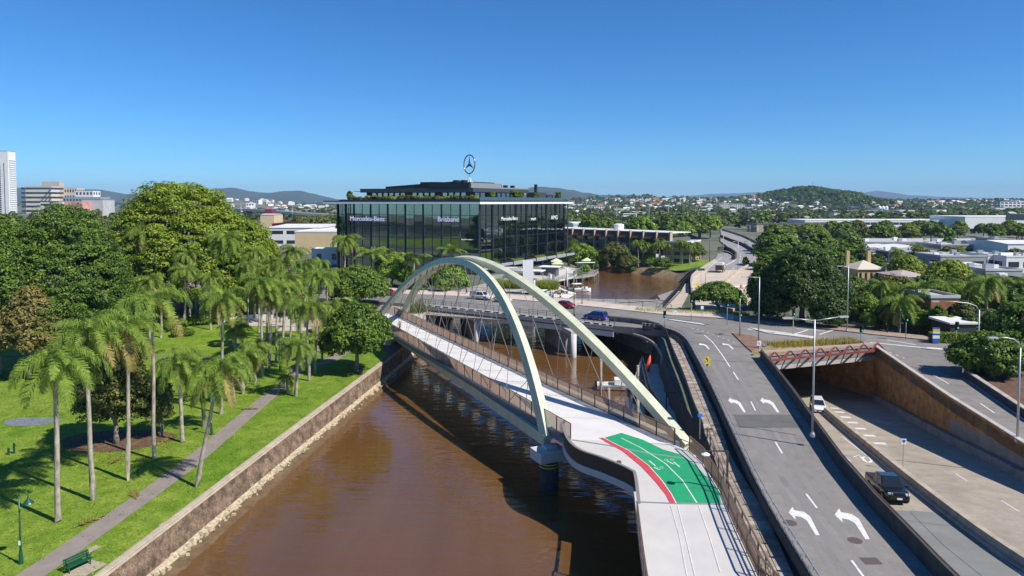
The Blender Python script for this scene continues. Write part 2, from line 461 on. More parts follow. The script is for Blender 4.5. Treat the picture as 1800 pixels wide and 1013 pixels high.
ridge('hills', 6500, [(840, 353), (880, 340), (915, 333), (945, 328), (975, 330), (1005, 334), (1030, 339), (1060, 343), (1110, 349), (1150, 353)], 1300, 8)
ridge('hills', 13500, [(1030, 352), (1075, 344), (1095, 342), (1118, 343), (1140, 349), (1180, 350), (1215, 344), (1250, 341), (1290, 340), (1330, 338), (1372, 339), (1410, 344), (1460, 348), (1500, 343), (1525, 339), (1541, 335), (1556, 340), (1590, 343), (1640, 346), (1720, 348), (1830, 350), (1950, 352)], 2600, 5)
# a belt of lower wooded country in front of the ranges
def crown_low(x, y): return gz(x, y)

# ------------------------------------------------------------ park: lawn, path, seawall
TOPL = [Vector((x, y, 0)) for x, y in BANK_L]
lawn_edge = [(x - .62, y) for x, y in BANK_L[:-1]]
PATH_PX = [(-60, 1082), (60, 1009), (180, 926), (290, 848), (350, 802), (420, 742), (470, 700), (505, 672), (525, 648), (545, 625), (575, 606), (610, 590)]
path_c = [PG(px, py) for px, py in PATH_PX]
path_c = [Vector((p.x, p.y, 0)) for p in smooth_line(path_c, 6)]
park = [(-36.9, -80), ] + lawn_edge[1:5] + [(-20.5, 112), (-24, 119), (-34, 126), (-44, 128), (-52, 134), (-75, 139), (-130, 140), (-220, 130), (-220, -80)]
pts = [(x, y) for x in range(-215, -20, 9) for y in range(-70, 140, 6) if inside(park, x, y)]
lw = sheet('lawn', park, [], pts, gz, LAWN, .03); lw['kind'] = 'structure'
def ribbon(line, w0, w1, zf, dz):
    mb = MB(); vs = []
    for i, p in enumerate(line):
        d = (line[min(i + 1, len(line) - 1)] - line[max(i - 1, 0)]); d.z = 0; d.normalize(); r = Vector((d.y, -d.x, 0))
        for w in (w0, (w0 + w1) / 2, w1):
            q = p + r * w; vs.append((q.x, q.y, zf(q.x, q.y) + dz))
    mb.add(vs, [(i * 3 + k, i * 3 + k + 1, (i + 1) * 3 + k + 1, (i + 1) * 3 + k) for i in range(len(line) - 1) for k in (0, 1)])
    return mb
FOOTPATH = mat('footpath bitumen', (.245, .205, .18), .9, 0, .12, .8, .004, 12)
structure('footpath', ribbon(path_c, -.98, .98, gz, .055), FOOTPATH)
side = smooth_line([Vector((p.x, p.y, 0)) for p in (PG(535, 640), PG(565, 640), PG(590, 628), PG(615, 610))], 5)
structure('footpath', ribbon(side, -1.0, 1.0, gz, .06), FOOTPATH)
plaza = MB()
for px, py, a, b in ((430, 560, 9, 2.2), (500, 568, 8, 2.4), (560, 575, 7, 3)):
    c = PG(px, py); plaza.poly([(c.x - a, c.y - b, gz(c.x, c.y - b) + .07), (c.x + a, c.y - b - 1, gz(c.x, c.y - b) + .07), (c.x + a, c.y + b, gz(c.x, c.y + b) + .07), (c.x - a, c.y + b + 1, gz(c.x, c.y + b) + .07)])
structure('park_plaza', plaza, mat('plaza paving', (.44, .39, .34), .9, 0, .1, .5))
# bare earth beds under the shrubs
SOIL = mat('bark mulch', (.12, .065, .04), .95, 0, .4, 2.0, .03, 9)
for px, py, rx, ry in ((205, 775, 5.8, 3.4), (55, 742, 3.2, 1.6)):
    c = PG(px, py); mb = MB()
    mb.poly([(c.x + rx * math.cos(t) * (1 + .1 * math.sin(3 * t)), c.y + ry * math.sin(t), gz(c.x, c.y) + .05) for t in [k * .35 for k in range(18)]])
    structure('mulch_bed', mb, SOIL if px > 100 else mat('slate paving', (.17, .19, .22), .6, 0, .3, 3))
for px, py, a, b in ((162, 967, .55, .3), (150, 1003, 1.1, .75), (290, 921, .5, .22)):
    c = PG(px, py); mb = MB(); u = Vector((.35, .94, 0)); v = Vector((.94, -.35, 0))
    mb.poly([c + u * i * a + v * j * b + Vector((0, 0, .055)) for i, j in ((-1, -1), (1, -1), (1, 1), (-1, 1))])
    structure('concrete_pad', mb, mat('pad', (.36, .30, .22), .9, 0, .2, 3))

# seawall: coping, battered stone face, oyster line, mud apron
face = mat('old seawall stone', (.25, .18, .125), .95, 0, .0)
ground_nodes(face, [((.11, .075, .05), (.36, .26, .18)), ((.55, .5, .45), (1, 1, 1))], [1.1, 6.0], .12)
OYST = mat('oyster crust', (.44, .37, .25), .95, 0, .35, 3.0, .08, 6)
MUD = mat('wet mud stone', (.13, .085, .04), .55, 0, .3, 1.2, .05, 5)
bank = dense([Vector((x, y, 0)) for x, y in BANK_L], .9)
sw = thing('seawall', 'old battered stone seawall with pale coping along the park edge', 'seawall', (BANK_L[2][0], BANK_L[2][1], 0))
def swept(prof, jit, mat_, name):
    mb = MB(); vs = []; K = len(prof)
    for i, p in enumerate(bank):
        d = bank[min(i + 1, len(bank) - 1)] - bank[max(i - 1, 0)]; d.normalize(); r = Vector((d.y, -d.x, 0))
        for k, (a, z) in enumerate(prof):
            n1 = noise.noise(Vector((p.x * .7, p.y * .7, k * 3.1))); n2 = noise.noise(Vector((p.x * 1.9, p.y * 1.9, 9 + k * 2.3)))
            e = jit if 0 < k < K - 1 else jit * .3
            vs.append(p + r * (a + e * (n1 + .6 * n2)) + Vector((0, 0, z + (e * .6 * n2 if 0 < k else 0))))
    mb.add(vs, [(i * K + k, (i + 1) * K + k, (i + 1) * K + k + 1, i * K + k + 1) for i in range(len(bank) - 1) for k in range(K - 1)])
    return mb.build(name, mat_, sw, smooth=False)
swept([(-.72, 2.82), (-.5, 2.86), (-.1, 2.84), (0, 2.76), (.04, 2.6)], .03, mat('worn coping', (.42, .35, .26), .9, 0, .2, 1.2, .02, 6), 'coping')
swept([(.03, 2.62), (.1, 2.2), (.22, 1.8), (.32, 1.4), (.42, 1.0), (.48, .75)], .09, face, 'stone_face')
swept([(.44, .78), (.66, .66), (.82, .55), (.9, .42)], .14, OYST, 'oyster_ledge')
swept([(.86, .45), (1.1, .3), (1.5, .12), (2.0, -.1), (2.6, -.5)], .16, MUD, 'mud_apron')
for k in range(300):                       # loose oyster-crusted stones on the ledge
    if k == 0:
        mb = MB(); pts8 = [Vector((x, y, z)) for z in (-.1, .12) for x, y in ((-.2, -.15), (.2, -.17), (.17, .16), (-.16, .18))]
        mb.add([p * (1 + R.uniform(-.2, .2)) for p in pts8], [(3, 2, 1, 0), (4, 5, 6, 7), (0, 1, 5, 4), (1, 2, 6, 5), (2, 3, 7, 6), (3, 0, 4, 7)])
        st0 = mb.build('stone', OYST, sw, local=True); st = st0
    else:
        st = st0.copy(); COL.objects.link(st); st.parent = sw
    y = 38 + 72 * (k / 300) ** 1.25 + R.uniform(-.2, .2)
    i = min(range(len(bank)), key=lambda i: abs(bank[i].y - y)); off = R.gauss(.85, .24)
    st.location = (bank[i].x + off - sw.location.x, y - sw.location.y, .6 - (off - .7) * .5)
    st.rotation_euler = (R.uniform(-.3, .3), R.uniform(-.3, .3), R.uniform(0, 6)); s = R.uniform(.4, 1.15); st.scale = (s, s, s)

# other banks of the creek
def bankwall(name, line, z0, z1, batter, mat_, dn=-1.0, side=1):
    mb = MB(); ln = dense([Vector((x, y, 0)) for x, y in line], 3.0); vs = []
    for i, p in enumerate(ln):
        d = ln[min(i + 1, len(ln) - 1)] - ln[max(i - 1, 0)]; d.normalize(); r = Vector((d.y, -d.x, 0)) * side
        j = .35 * noise.noise(Vector((p.x * .3, p.y * .3, 2)))
        z1 = gz(p.x, p.y) + .02
        vs += [p + Vector((0, 0, z1)), p + r * (batter * .5 + j) + Vector((0, 0, (z0 + z1) / 2)), p + r * (batter + j) + Vector((0, 0, z0)), p + r * (batter * 1.4 + j) + Vector((0, 0, dn))]
    mb.add(vs, [(i * 4 + k, (i + 1) * 4 + k, (i + 1) * 4 + k + 1, i * 4 + k + 1) for i in range(len(ln) - 1) for k in range(3)])
    return structure(name, mb, mat_, smooth=True)
BANKMUD = mat('tidal mud bank', (.27, .185, .10), .8, 0, .35, .5, .05, 3)
bankwall('creek_bank', BANK_L[-1:] + BANK_L2, .2, 5.0, 1.5, CONC_D)
bankwall('creek_bank', BANK_F[:8], .3, 5.0, 4.0, BANKMUD)
bankwall('creek_bank', BANK_F[7:], .2, 5.0, 1.0, CONC_D)
bankwall('creek_bank', BANK_F[-1:] + BANK_R, .2, 5.0, .8, DARKWALL)
lawn2 = [(46, 292), (53, 278), (57, 262), (64, 247), (70, 246), (78, 262), (74, 285), (60, 300)]
l2 = sheet('lawn', lawn2, [], [], gz, GRASS_L2, .05); l2['kind'] = 'structure'

# ------------------------------------------------------------ roads
ground_nodes(ASPHALT, [((.215, .20, .185), (.28, .26, .242)), ((.80, .80, .80), (1, 1, 1)), ((.8, .8, .8), (1, 1, 1))], [.07, .7, 9.0], .006)
ground_nodes(ASPHALT_L, [((.36, .305, .24), (.45, .385, .31)), ((.8, .8, .8), (1, 1, 1)), ((.85, .85, .85), (1, 1, 1))], [.09, .6, 8.0], .006)
RZ = 6.0
ROAD_L = [(1080, 573), (1130, 577), (1175, 583), (1204, 599), (1226, 636), (1254, 692), (1291, 773), (1343, 882), (1425, 1022), (1480, 1110)]
road_l = [P(px, py, RZ) for px, py in ROAD_L]
NEAR_E = [(300, 512), (430, 518), (560, 524), (660, 530), (735, 536), (838, 546), (960, 559)] + [ROAD_L[0]]
FAR_E = [(300, 494), (430, 499), (560, 506), (700, 517), (850, 523), (960, 532), (1060, 542), (1180, 555), (1290, 562), (1400, 574), (1560, 592), (1650, 601), (1720, 607), (1800, 616), (2000, 636)]
RIGHT_E = [(2000, 660), (1800, 648), (1712, 640), (1692, 645), (1690, 655), (1702, 667), (1745, 697), (1800, 735), (1900, 795), (2050, 880)]
ring = [P(*q, RZ) for q in NEAR_E + ROAD_L[1:]] + WALL_L[::-1] + WALL_R + [P(*q, RZ) for q in RIGHT_E[::-1]] + [P(*q, RZ) for q in FAR_E[::-1]]
mb = MB(); mb.prism([(p.x, p.y) for p in ring], 4.85, RZ)
structure('road', mb, ASPHALT)
def mark(px_pts, z=RZ, name='road_marking', fn=None, m=WHITE):
    mb = MB(); mb.poly([(fn(x, y, .012) if fn else P(x, y, z + .012)) for x, y in px_pts]); return structure(name, mb, m)
def line_mark(px_pts, w, z=RZ, fn=None, m=WHITE, dash=None, dz=.012, name='road_marking'):
    pts = [(fn(x, y, dz) if fn else P(x, y, z + dz)) for x, y in px_pts]
    segs = []
    if dash:
        d = dense(pts, dash[0]); segs = [[d[i], d[i + 1]] for i in range(0, len(d) - 1, dash[1])]
    else: segs = [pts]
    mb = MB()
    for s in segs:
        vs = []
        for i, p in enumerate(s):
            q = s[min(i + 1, len(s) - 1)] - s[max(i - 1, 0)]; q.z = 0; q.normalize(); r = Vector((q.y, -q.x, 0)) * w / 2
            vs += [p - r, p + r]
        mb.add(vs, [(2 * i, 2 * i + 1, 2 * i + 3, 2 * i + 2) for i in range(len(s) - 1)])
    return structure(name, mb, m)
ARROW = [(1386, 901), (1393, 891), (1396, 897), (1413, 900), (1424, 908), (1441, 941), (1434, 941), (1418, 915), (1408, 909), (1397, 907), (1399, 914)]
for x0, x1, y0, y1 in ((1386, 1441, 891, 941), (1467, 1529, 894, 948), (1280, 1311, 699, 725), (1336, 1370, 699, 725), (1228, 1248, 603, 614), (1269, 1290, 603, 614)):
    mark([(x0 + (x - 1386) / 55 * (x1 - x0), y0 + (y - 891) / 50 * (y1 - y0)) for x, y in ARROW], name='turn_arrow')
line_mark([(1238, 589), (1252, 601), (1268, 622), (1283, 645)], .16)
for a, b in (((1289, 654), (1298, 668)), ((1320, 706), (1328, 722)), ((1363, 777), (1375, 797)), ((1417, 868), (1436, 893)), ((1497, 985), (1521, 1018))): line_mark([a, b], .15)
line_mark([(1288, 584), (1300, 598), (1312, 612)], .14)
line_mark([(1170, 560), (1210, 566), (1240, 570)], .35)
line_mark([(1315, 578), (1355, 584), (1375, 588)], .9); line_mark([(1366, 585), (1400, 590), (1430, 594)], .7)
line_mark([(700, 520), (850, 529), (960, 541), (1060, 551)], .12, dash=(3.0, 3)); line_mark([(720, 524), (850, 534), (960, 547), (1080, 560), (1160, 570)], .12, dash=(3.0, 3))
line_mark([(1400, 578), (1450, 582)], .3); line_mark([(1395, 588), (1420, 580)], .3); line_mark([(1440, 588), (1466, 580)], .3)
line_mark([(1530, 602), (1600, 609), (1640, 613), (1676, 616)], .5); line_mark([(1560, 598), (1610, 606)], .3); line_mark([(1630, 611), (1680, 615)], .6)
for k in range(7): line_mark([(1518 + 11.5 * k, 601 + 4.6 * k), (1521 + 11.5 * k, 602.3 + 4.6 * k)], .18)
for k in range(9): line_mark([(1216 + 9 * k, 577 + 2.2 * k * k ** .15), (1219 + 9 * k, 578 + 2.2 * k * k ** .15)], .18)
line_mark([(1642, 660), (1668, 675)], .14); line_mark([(1723, 709), (1748, 726)], .14); line_mark([(1700, 668), (1750, 703), (1802, 739)], .1)
# oil-darkened wheel paths and worn patches
OIL = mat('wheel path', (.212, .20, .188), .85, 0, .08, .15)
for k_ in (.26, .42, .60, .77):
    pa = [P(*q, RZ) for q in ROAD_L[4:]]; pb = [P(*q, RZ) for q in ((1318, 636), (1345, 672), (1392, 730), (1452, 815), (1520, 905), (1625, 1022), (1700, 1110))][:len(pa)]
    cl = smooth_line([a_.lerp(b_, k_) + Vector((0, 0, .004)) for a_, b_ in zip(pa, pb)], 6); mb = MB(); vs_ = []
    for i_, p_ in enumerate(cl):
        wd_ = .28 + .16 * noise.noise(Vector((p_.y * .2, k_ * 9, 0))); vs_ += [p_ - Vector((wd_, 0, 0)), p_ + Vector((wd_, 0, 0))]
    mb.add(vs_, [(2 * i_, 2 * i_ + 1, 2 * i_ + 3, 2 * i_ + 2) for i_ in range(len(cl) - 1)]); structure('wheel_track', mb, OIL)
# patches, covers, cracks and painted pole shadows on the asphalt
PATCH = mat('road patch', (.115, .112, .11), .9, 0, .15, .5)
mark([(1288, 729), (1395, 729), (1412, 752), (1300, 752)], m=PATCH, name='road_patch')
mark([(1270, 740 - 10), (1292, 772), (1302, 772), (1284, 730)], m=mat('road patch pale', (.19, .185, .18), .9), name='road_patch')
TAR_SHADE = mat('tar and painted shadow', (.03, .03, .03), .6)
line_mark([(1255, 634), (1290, 636), (1330, 637)], .1, m=TAR_SHADE, name='tar_seam_and_shadow'); line_mark([(1290, 748), (1340, 755), (1400, 765)], .1, m=TAR_SHADE, name='tar_seam_and_shadow')  # dark lines painted where two lamp poles cast their shadows
COVER = mat('iron cover', (.13, .10, .095), .7, .3)
for px, py, a, b in ((1389, 919, .45, .45), (1503, 950, .45, .45), (1531, 986, .75, .55), (1268, 587, .5, .5)):
    c = P(px, py, RZ + .02); mb = MB(); n = 16 if a == b else 4
    mb.poly([c + Vector((math.cos(t) * a, math.sin(t) * b, 0)) for t in [2 * math.pi * (k + .5) / n for k in range(n)]])
    structure('manhole_cover', mb, COVER)
# far footpath of the road bridge and the street behind it
KERB = mat('kerb concrete', (.40, .35, .30), .9, 0, .2, .5)
out_e = [(560, 498), (700, 508), (850, 514), (960, 522), (1060, 531), (1180, 545), (1260, 551), (1290, 553)]
in_e = [(560, 506), (700, 517), (850, 523), (960, 532), (1060, 542), (1180, 555), (1260, 559.5), (1290, 562)]
mb = MB(); ringp = [P(*q, RZ) for q in in_e] + [P(*q, RZ) for q in out_e[::-1]]; mb.prism([(p.x, p.y) for p in ringp], 5.2, 6.15)
structure('pavement', mb, mat('pavement slabs', (.52, .44, .37), .9, 0, .14, .4))
strip = [(1290, 562), (1400, 574), (1560, 592), (1650, 601), (1720, 607), (1800, 616), (2000, 636)]
mb = MB(); ringp = [P(x, y - .3, RZ) for x, y in strip] + [P(x, y - 7, RZ) for x, y in strip[::-1]]; mb.prism([(p.x, p.y) for p in ringp], 4.9, 6.14)
structure('pavement', mb, mat('brick pavement', (.33, .24, .19), .9, 0, .2, .7))
# the land east of the kerb is a little above the rest of the street level
isl = [P(*q, RZ) for q in ((1286, 586), (1325, 592), (1346, 601), (1342, 608), (1322, 620), (1312, 612), (1300, 600))]
mb = MB(); mb.prism([(p.x, p.y) for p in isl], 5.9, 6.16); structure('traffic_island', mb, mat('island pavers', (.21, .12, .085), .9, 0, .25, 1.0), bevel=.05)
isl = [P(*q, RZ) for q in ((1172, 562), (1236, 571), (1240, 573), (1176, 563.5))]
mb = MB(); mb.prism([(p.x, p.y) for p in isl], 5.9, 6.15); structure('traffic_island', mb, CONC_L)
isl = [P(*q, RZ) for q in ((1315, 577), (1358, 583), (1430, 593), (1425, 596), (1350, 587))]
mb = MB(); mb.prism([(p.x, p.y) for p in isl], 5.9, 6.15); structure('traffic_island', mb, CONC_L)

# ------------------------------------------------------------ underpass
lowL = [Vector((p.x, p.y, 0)) for p in WALL_L]; lowR = [Vector((p.x, p.y, 0)) for p in WALL_R]
ext = (PORT_R - PORT_L); ext.z = 0; pn = Vector((-ext.y, ext.x, 0)).normalized()
lowring = [(p.x, p.y) for p in lowL[::-1]] + [(q.x, q.y) for q in (PORT_L + pn * 60, PORT_R + pn * 60)] + [(p.x, p.y) for p in lowR]
ex = [(x, y) for x in range(20, 110, 4) for y in range(-20, 165, 4) if inside(lowring, x, y)]
o = sheet('underpass_road', lowring, [], ex, lambda x, y: zlow(y), ASPHALT_L); o['kind'] = 'structure'
med = [PL(px, py) for px, py in ((1436, 712), (1470, 742), (1530, 792), (1600, 850), (1700, 928), (1800, 998), (1950, 1100))]
med = smooth_line(med, 4)
mdo = thing('median_barrier', 'low pale concrete median kerb splitting the sunken road', 'barrier', med[8])
mb = MB(); mb.sweep([Vector((p.x, p.y, zlow(p.y))) for p in med], [(-1.0, -.1), (-1.0, .2), (-.25, .25), (-.22, .75), (.22, .75), (.25, .25), (.5, .2), (.5, -.1)], cap=True)
mb.build('kerb', mat('median concrete', (.40, .34, .26), .9, 0, .25, .8), mdo)
for k in range(7):
    i = 1 + k; p = med[i]; d = (med[i + 1] - p).normalized(); r = Vector((d.y, -d.x, 0)); c = p - r * 1.9
    mb = MB(); mb.poly([Vector((q.x, q.y, zlow(q.y) + .015)) for q in (c - d * .5 - r * .6, c + d * .5 - r * .6, c + d * .5 + r * .6, c - d * .5 + r * .6)])
    structure('road_marking', mb, WHITE)
line_mark([(1480, 768), (1560, 828), (1660, 905), (1800, 1012)], .12, fn=PL); line_mark([(1500, 778), (1620, 860), (1800, 975)], .12, fn=PL)
for a, b in (((1481, 800), (1496, 812)), ((1546, 858), (1560, 870)), ((1760, 880), (1792, 900)), ((1680, 833), (1700, 846))): line_mark([a, b], .12, fn=PL)
# 70 painted on the lane
def stroke(pts, w=.22): line_mark(pts, w, fn=PL)
stroke([(1500, 803), (1510, 801)]); stroke([(1510, 801), (1524, 813)])
ring70 = [(1524 + 7 * math.cos(t) + 3 * math.sin(t), 808 + 5 * math.sin(t)) for t in [k * .52 for k in range(13)]]
stroke(ring70, .25)
line_mark([(1568, 912), (1640, 922), (1720, 930)], .09, fn=PL, m=TAR_SHADE, name='tar_seam_and_shadow'); line_mark([(1600, 900), (1660, 960), (1735, 1020)], .1, fn=PL, m=TAR_SHADE, name='tar_seam_and_shadow')
patch_px = [(1540, 897), (1605, 898), (1678, 905), (1790, 990), (1790, 1024), (1655, 1024)]
mark(patch_px, fn=PL, m=mat('grey road surface', (.20, .205, .195), .9, 0, .12, .3), name='road_patch')
# retaining wall: separate cast panels, ochre wash above, grey patches below
OCHRE = mat('ochre washed concrete', (.25, .135, .05), .85, 0, .0)
ground_nodes(OCHRE, [((.50, .235, .062), (.60, .30, .095)), ((.5, .47, .45), (1, 1, 1))], [.25, .9], .01)
OCHRE_D = mat('grey painted concrete', (.26, .225, .19), .85, 0, .25, .5)
rw = thing('retaining_wall', 'tall ochre stained concrete retaining wall beside the sunken road', 'wall', PORT_R)
segs = dense(WALL_R, 5.2)
for i in range(len(segs) - 1):
    a, b = segs[i], segs[i + 1]; d = (b - a).normalized(); a2, b2 = a + d * .02, b - d * .02
    n = Vector((d.y, -d.x, 0)) * .35
    mb = MB(); vs = []
    for q in (a2, b2): vs += [q, q + Vector((0, 0, -6 + zlow(q.y) - .3)), q - n + Vector((0, 0, -6 + zlow(q.y) - .3)), q - n]
    mb.add(vs, [(0, 1, 5, 4), (1, 2, 6, 5), (2, 3, 7, 6), (3, 0, 4, 7), (0, 3, 2, 1), (4, 5, 6, 7)])
    for f in range(len(mb.v)):
        if f % 4 in (0, 3): mb.v[f].z = 6.42
    mb.build('panel', OCHRE if i < 7 else OCHRE_D, rw)
    if 4 <= i <= 8:
        mb = MB(); nn = Vector((d.y, -d.x, 0)) * .012; k0 = .52 if i < 7 else .9
        h0 = zlow(a2.y); h1 = zlow(b2.y); top0 = h0 + (6.2 - h0) * (.62 - .1 * (i == 4)); top1 = h1 + (6.2 - h1) * .6
        mb.quad(Vector((a2.x, a2.y, h0 + .4)) + nn, Vector((b2.x, b2.y, h1 + .4)) + nn, Vector((b2.x, b2.y, top1)) + nn, Vector((a2.x, a2.y, top0)) + nn)
        if i < 7: mb.build('paint_patch', OCHRE_D, rw)
    mb = MB(); mb.bar(a2 + Vector((0, 0, .46)), b2 + Vector((0, 0, .46)), .5, .1); mb.build('coping', CONC, rw)
mb = MB()
for q0, q1 in zip(segs, segs[1:]):
    d = (q1 - q0).normalized(); r = Vector((d.y, -d.x, 0)) * .45
    mb.bar(Vector((q0.x, q0.y, zlow(q0.y) + .4)) + r, Vector((q1.x, q1.y, zlow(q1.y) + .4)) + r, .5, .9)
mb.build('crash_barrier', CONC_D, rw)
# left wall of the trench with the parapet of the turning road on top
pw = thing('road_parapet', 'stained concrete parapet toned dark for shade between turning road and sunken road', 'barrier', WALL_L[2])
seg = dense(WALL_L, 4.0)
for i in range(len(seg) - 1):
    a, b = seg[i], seg[i + 1]; d = (b - a).normalized(); r = Vector((-d.y, d.x, 0))
    mb = MB(); mb.sweep([a + d * .015, b - d * .015], [(-.42, -.1), (-.36, .35), (-.22, .55), (-.18, 1.15), (.12, 1.15), (.18, -.1)], cap=True, close=True)
    mb.build('panel', DARKWALL, pw)
mb = MB()
for a, b in zip(seg, seg[1:]):
    mb.quad(a + Vector((0, 0, -.05)), b + Vector((0, 0, -.05)), Vector((b.x, b.y, zlow(b.y) - .3)), Vector((a.x, a.y, zlow(a.y) - .3)))
mb.build('lower_face', CONC_D, pw)
mb = MB(); mb.tube([p + Vector((0, 0, 1.32)) for p in seg], .05, 6)
mb.build('top_rail', mat('rust brown rail', (.16, .09, .06), .6, .3), pw)
# tunnel
tl = thing('underpass_portal', 'concrete underpass portal with red steel lattice edge above the dark opening', 'tunnel', PORT_L)
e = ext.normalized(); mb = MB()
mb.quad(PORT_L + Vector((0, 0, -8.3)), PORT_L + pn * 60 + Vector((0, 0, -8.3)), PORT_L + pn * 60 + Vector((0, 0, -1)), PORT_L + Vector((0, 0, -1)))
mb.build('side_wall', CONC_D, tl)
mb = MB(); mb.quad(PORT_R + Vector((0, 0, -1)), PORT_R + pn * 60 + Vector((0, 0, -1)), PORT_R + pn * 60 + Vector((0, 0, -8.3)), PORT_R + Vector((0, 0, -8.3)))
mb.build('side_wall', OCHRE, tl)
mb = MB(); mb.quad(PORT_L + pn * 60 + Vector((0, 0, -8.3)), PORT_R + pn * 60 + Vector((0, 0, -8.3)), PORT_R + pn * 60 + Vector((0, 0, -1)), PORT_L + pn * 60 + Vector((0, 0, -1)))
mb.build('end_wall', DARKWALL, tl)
mb = MB(); mb.bar(PORT_L + pn * .8 - e * 1 + Vector((0, 0, -1.0)), PORT_R + pn * .8 + e * .3 + Vector((0, 0, -1.0)), 1.5, 1.7); mb.build('lintel', CONC, tl)
RED = mat('red oxide steel', (.20, .045, .032), .6, 0, .25, 1.0)
n = 8; A = PORT_L - e * .6 - pn * .3; B = PORT_R + e * .2 - pn * .3
mb = MB(); mb.bar(A + Vector((0, 0, .95)), B + Vector((0, 0, .75)), .35, .3); mb.build('top_chord', mat('pale capping', (.42, .33, .28), .7), tl)
mb = MB(); mb.bar(A + Vector((0, 0, .02)) - pn * 1.3, B + Vector((0, 0, .02)) - pn * 1.3, .25, .25); mb.build('bottom_chord', RED, tl)
for i in range(n):
    a = A.lerp(B, i / n); b = A.lerp(B, (i + 1) / n)
    mb = MB(); mb.bar(a - pn * 1.3, b + Vector((0, 0, .85)), .16, .26); mb.build('brace', RED, tl)
    mb = MB(); mb.bar(b - pn * 1.3, b + Vector((0, 0, .85)), .14, .2); mb.build('strut', RED, tl)
# planter behind the truss
pl0 = [PORT_L + pn * 1.8, PORT_R + pn * 1.8 - e * .8, P(1500, 603, RZ), P(1430, 600, RZ), P(1370, 604, RZ)]
mb = MB(); mb.prism([(p.x, p.y) for p in pl0], 5.95, 6.45)
structure('planter_bed', mb, mat('dry grass soil', (.26, .20, .08), .95, 0, .4, 1.5))

# ------------------------------------------------------------ arched footbridge
DZ = 5.5
fb = thing('arch_footbridge', 'cream steel twin arch footbridge with pale deck crossing the creek', 'bridge', (3.5, 66.3, 4.0))
ARCH = {0: ((3.47, 66.26), (-26.6, 132.3), 4.6, 14.5, .305, 2.08), 1: ((16.64, 63.82), (-22.18, 137.86), 4.8, 14.7, -.21, 1.9)}
def arch_pt(k, t):
    (x0, y0), (x1, y1), z0, h, lean, ex = ARCH[k]
    z = z0 + h * (1 - abs(2 * t - 1) ** ex); ux, uy = x1 - x0, y1 - y0; Ln = math.hypot(ux, uy); ux /= Ln; uy /= Ln
    off = (z - z0) * lean
    return Vector((x0 + ux * Ln * t + uy * off, y0 + uy * Ln * t - ux * off, z))
NA = 64
for k in (0, 1):
    mb = MB(); vs = []
    (x0, y0), (x1, y1), z0, h, lean, ex = ARCH[k]; u = Vector((x1 - x0, y1 - y0, 0)).normalized(); nrm = Vector((u.y, -u.x, 0))
    side = (Vector((0, 0, 1)) * -lean + nrm).normalized()
    for i in range(NA + 1):
        t = i / NA; p = arch_pt(k, t); d = (arch_pt(k, min(1, t + .01)) - arch_pt(k, max(0, t - .01))).normalized()
        q = d.cross(side).normalized(); wv = .44; dv = .56 - .1 * math.sin(math.pi * t)
        vs += [p + side * a * wv + q * b * dv for a, b in ((-1, -1), (1, -1), (1, 1), (-1, 1))]
    mb.add(vs, [(i * 4 + j, i * 4 + (j + 1) % 4, (i + 1) * 4 + (j + 1) % 4, (i + 1) * 4 + j) for i in range(NA) for j in range(4)] + [(3, 2, 1, 0), (NA * 4, NA * 4 + 1, NA * 4 + 2, NA * 4 + 3)])
    mb.build('arch_rib', CREAM, fb)
for t in (.345, .66):
    a, b = arch_pt(0, t), arch_pt(1, t + .025)
    if (a - b).length > 1.4: mb = MB(); mb.bar(a, b, .5, .5); mb.build('cross_strut', CREAM, fb)
def zc(t): return 5.5
LEd = lambda t: P(1005, 773, DZ).lerp(P(687, 584, DZ), t)
dirL = (P(687, 584, DZ) - P(1005, 773, DZ)).normalized()
L0, L1 = P(1005, 773, DZ), P(1005, 773, DZ) + dirL * 84
dirR = (P(711, 561, DZ) - P(995, 692.6, DZ)).normalized()
R0_ = P(1186, 781, DZ); R1_ = P(711, 561, DZ) + dirR * 6
mb = MB(); mb.prism([(p.x, p.y) for p in (L0, R0_, R1_, L1)], DZ - .45, DZ)
mb.build('deck', mat('pale bridge deck', (.62, .60, .58), .85, 0, .06, .4, .002, 10), fb)
for i in range(1, 11):
    a, b = L0.lerp(L1, i / 11), R0_.lerp(R1_, i / 11 + .01); mb = MB(); mb.bar(a + Vector((0, 0, .004)), b + Vector((0, 0, .004)), .07, .012); mb.build('deck_joint', CONC, fb)
for k, (dd, a, b) in enumerate(((dirL, L0, L1), (dirR, R0_, R1_))):
    nn = Vector((dd.y, -dd.x, 0)); sgn = -1 if k == 0 else 1
    mb = MB(); mb.bar(a + nn * sgn * .35 + Vector((0, 0, -.12)), b + nn * sgn * .35 + Vector((0, 0, -.12)), .5, .5)
    mb.build('edge_beam', mat('blue grey steel', (.13, .16, .20), .5, .3), fb)
for k in (0, 1):
    (x0, y0), (x1, y1) = ARCH[k][0], ARCH[k][1]
    mb = MB(); mb.bar((x0, y0, 4.55), (x1, y1, 4.55), .8, 1.1); mb.build('tie_beam', CREAM, fb)
for i in range(1, 15):
    t = i / 15; a = Vector(ARCH[0][0] + (4.6,)).lerp(Vector(ARCH[0][1] + (4.6,)), t); b = Vector(ARCH[1][0] + (4.6,)).lerp(Vector(ARCH[1][1] + (4.6,)), t + .01)
    mb = MB(); mb.bar(a, b, .4, .7); mb.build('cross_beam', CREAM, fb)
CABLE = mat('hanger cable', (.33, .31, .29), .45, .5)
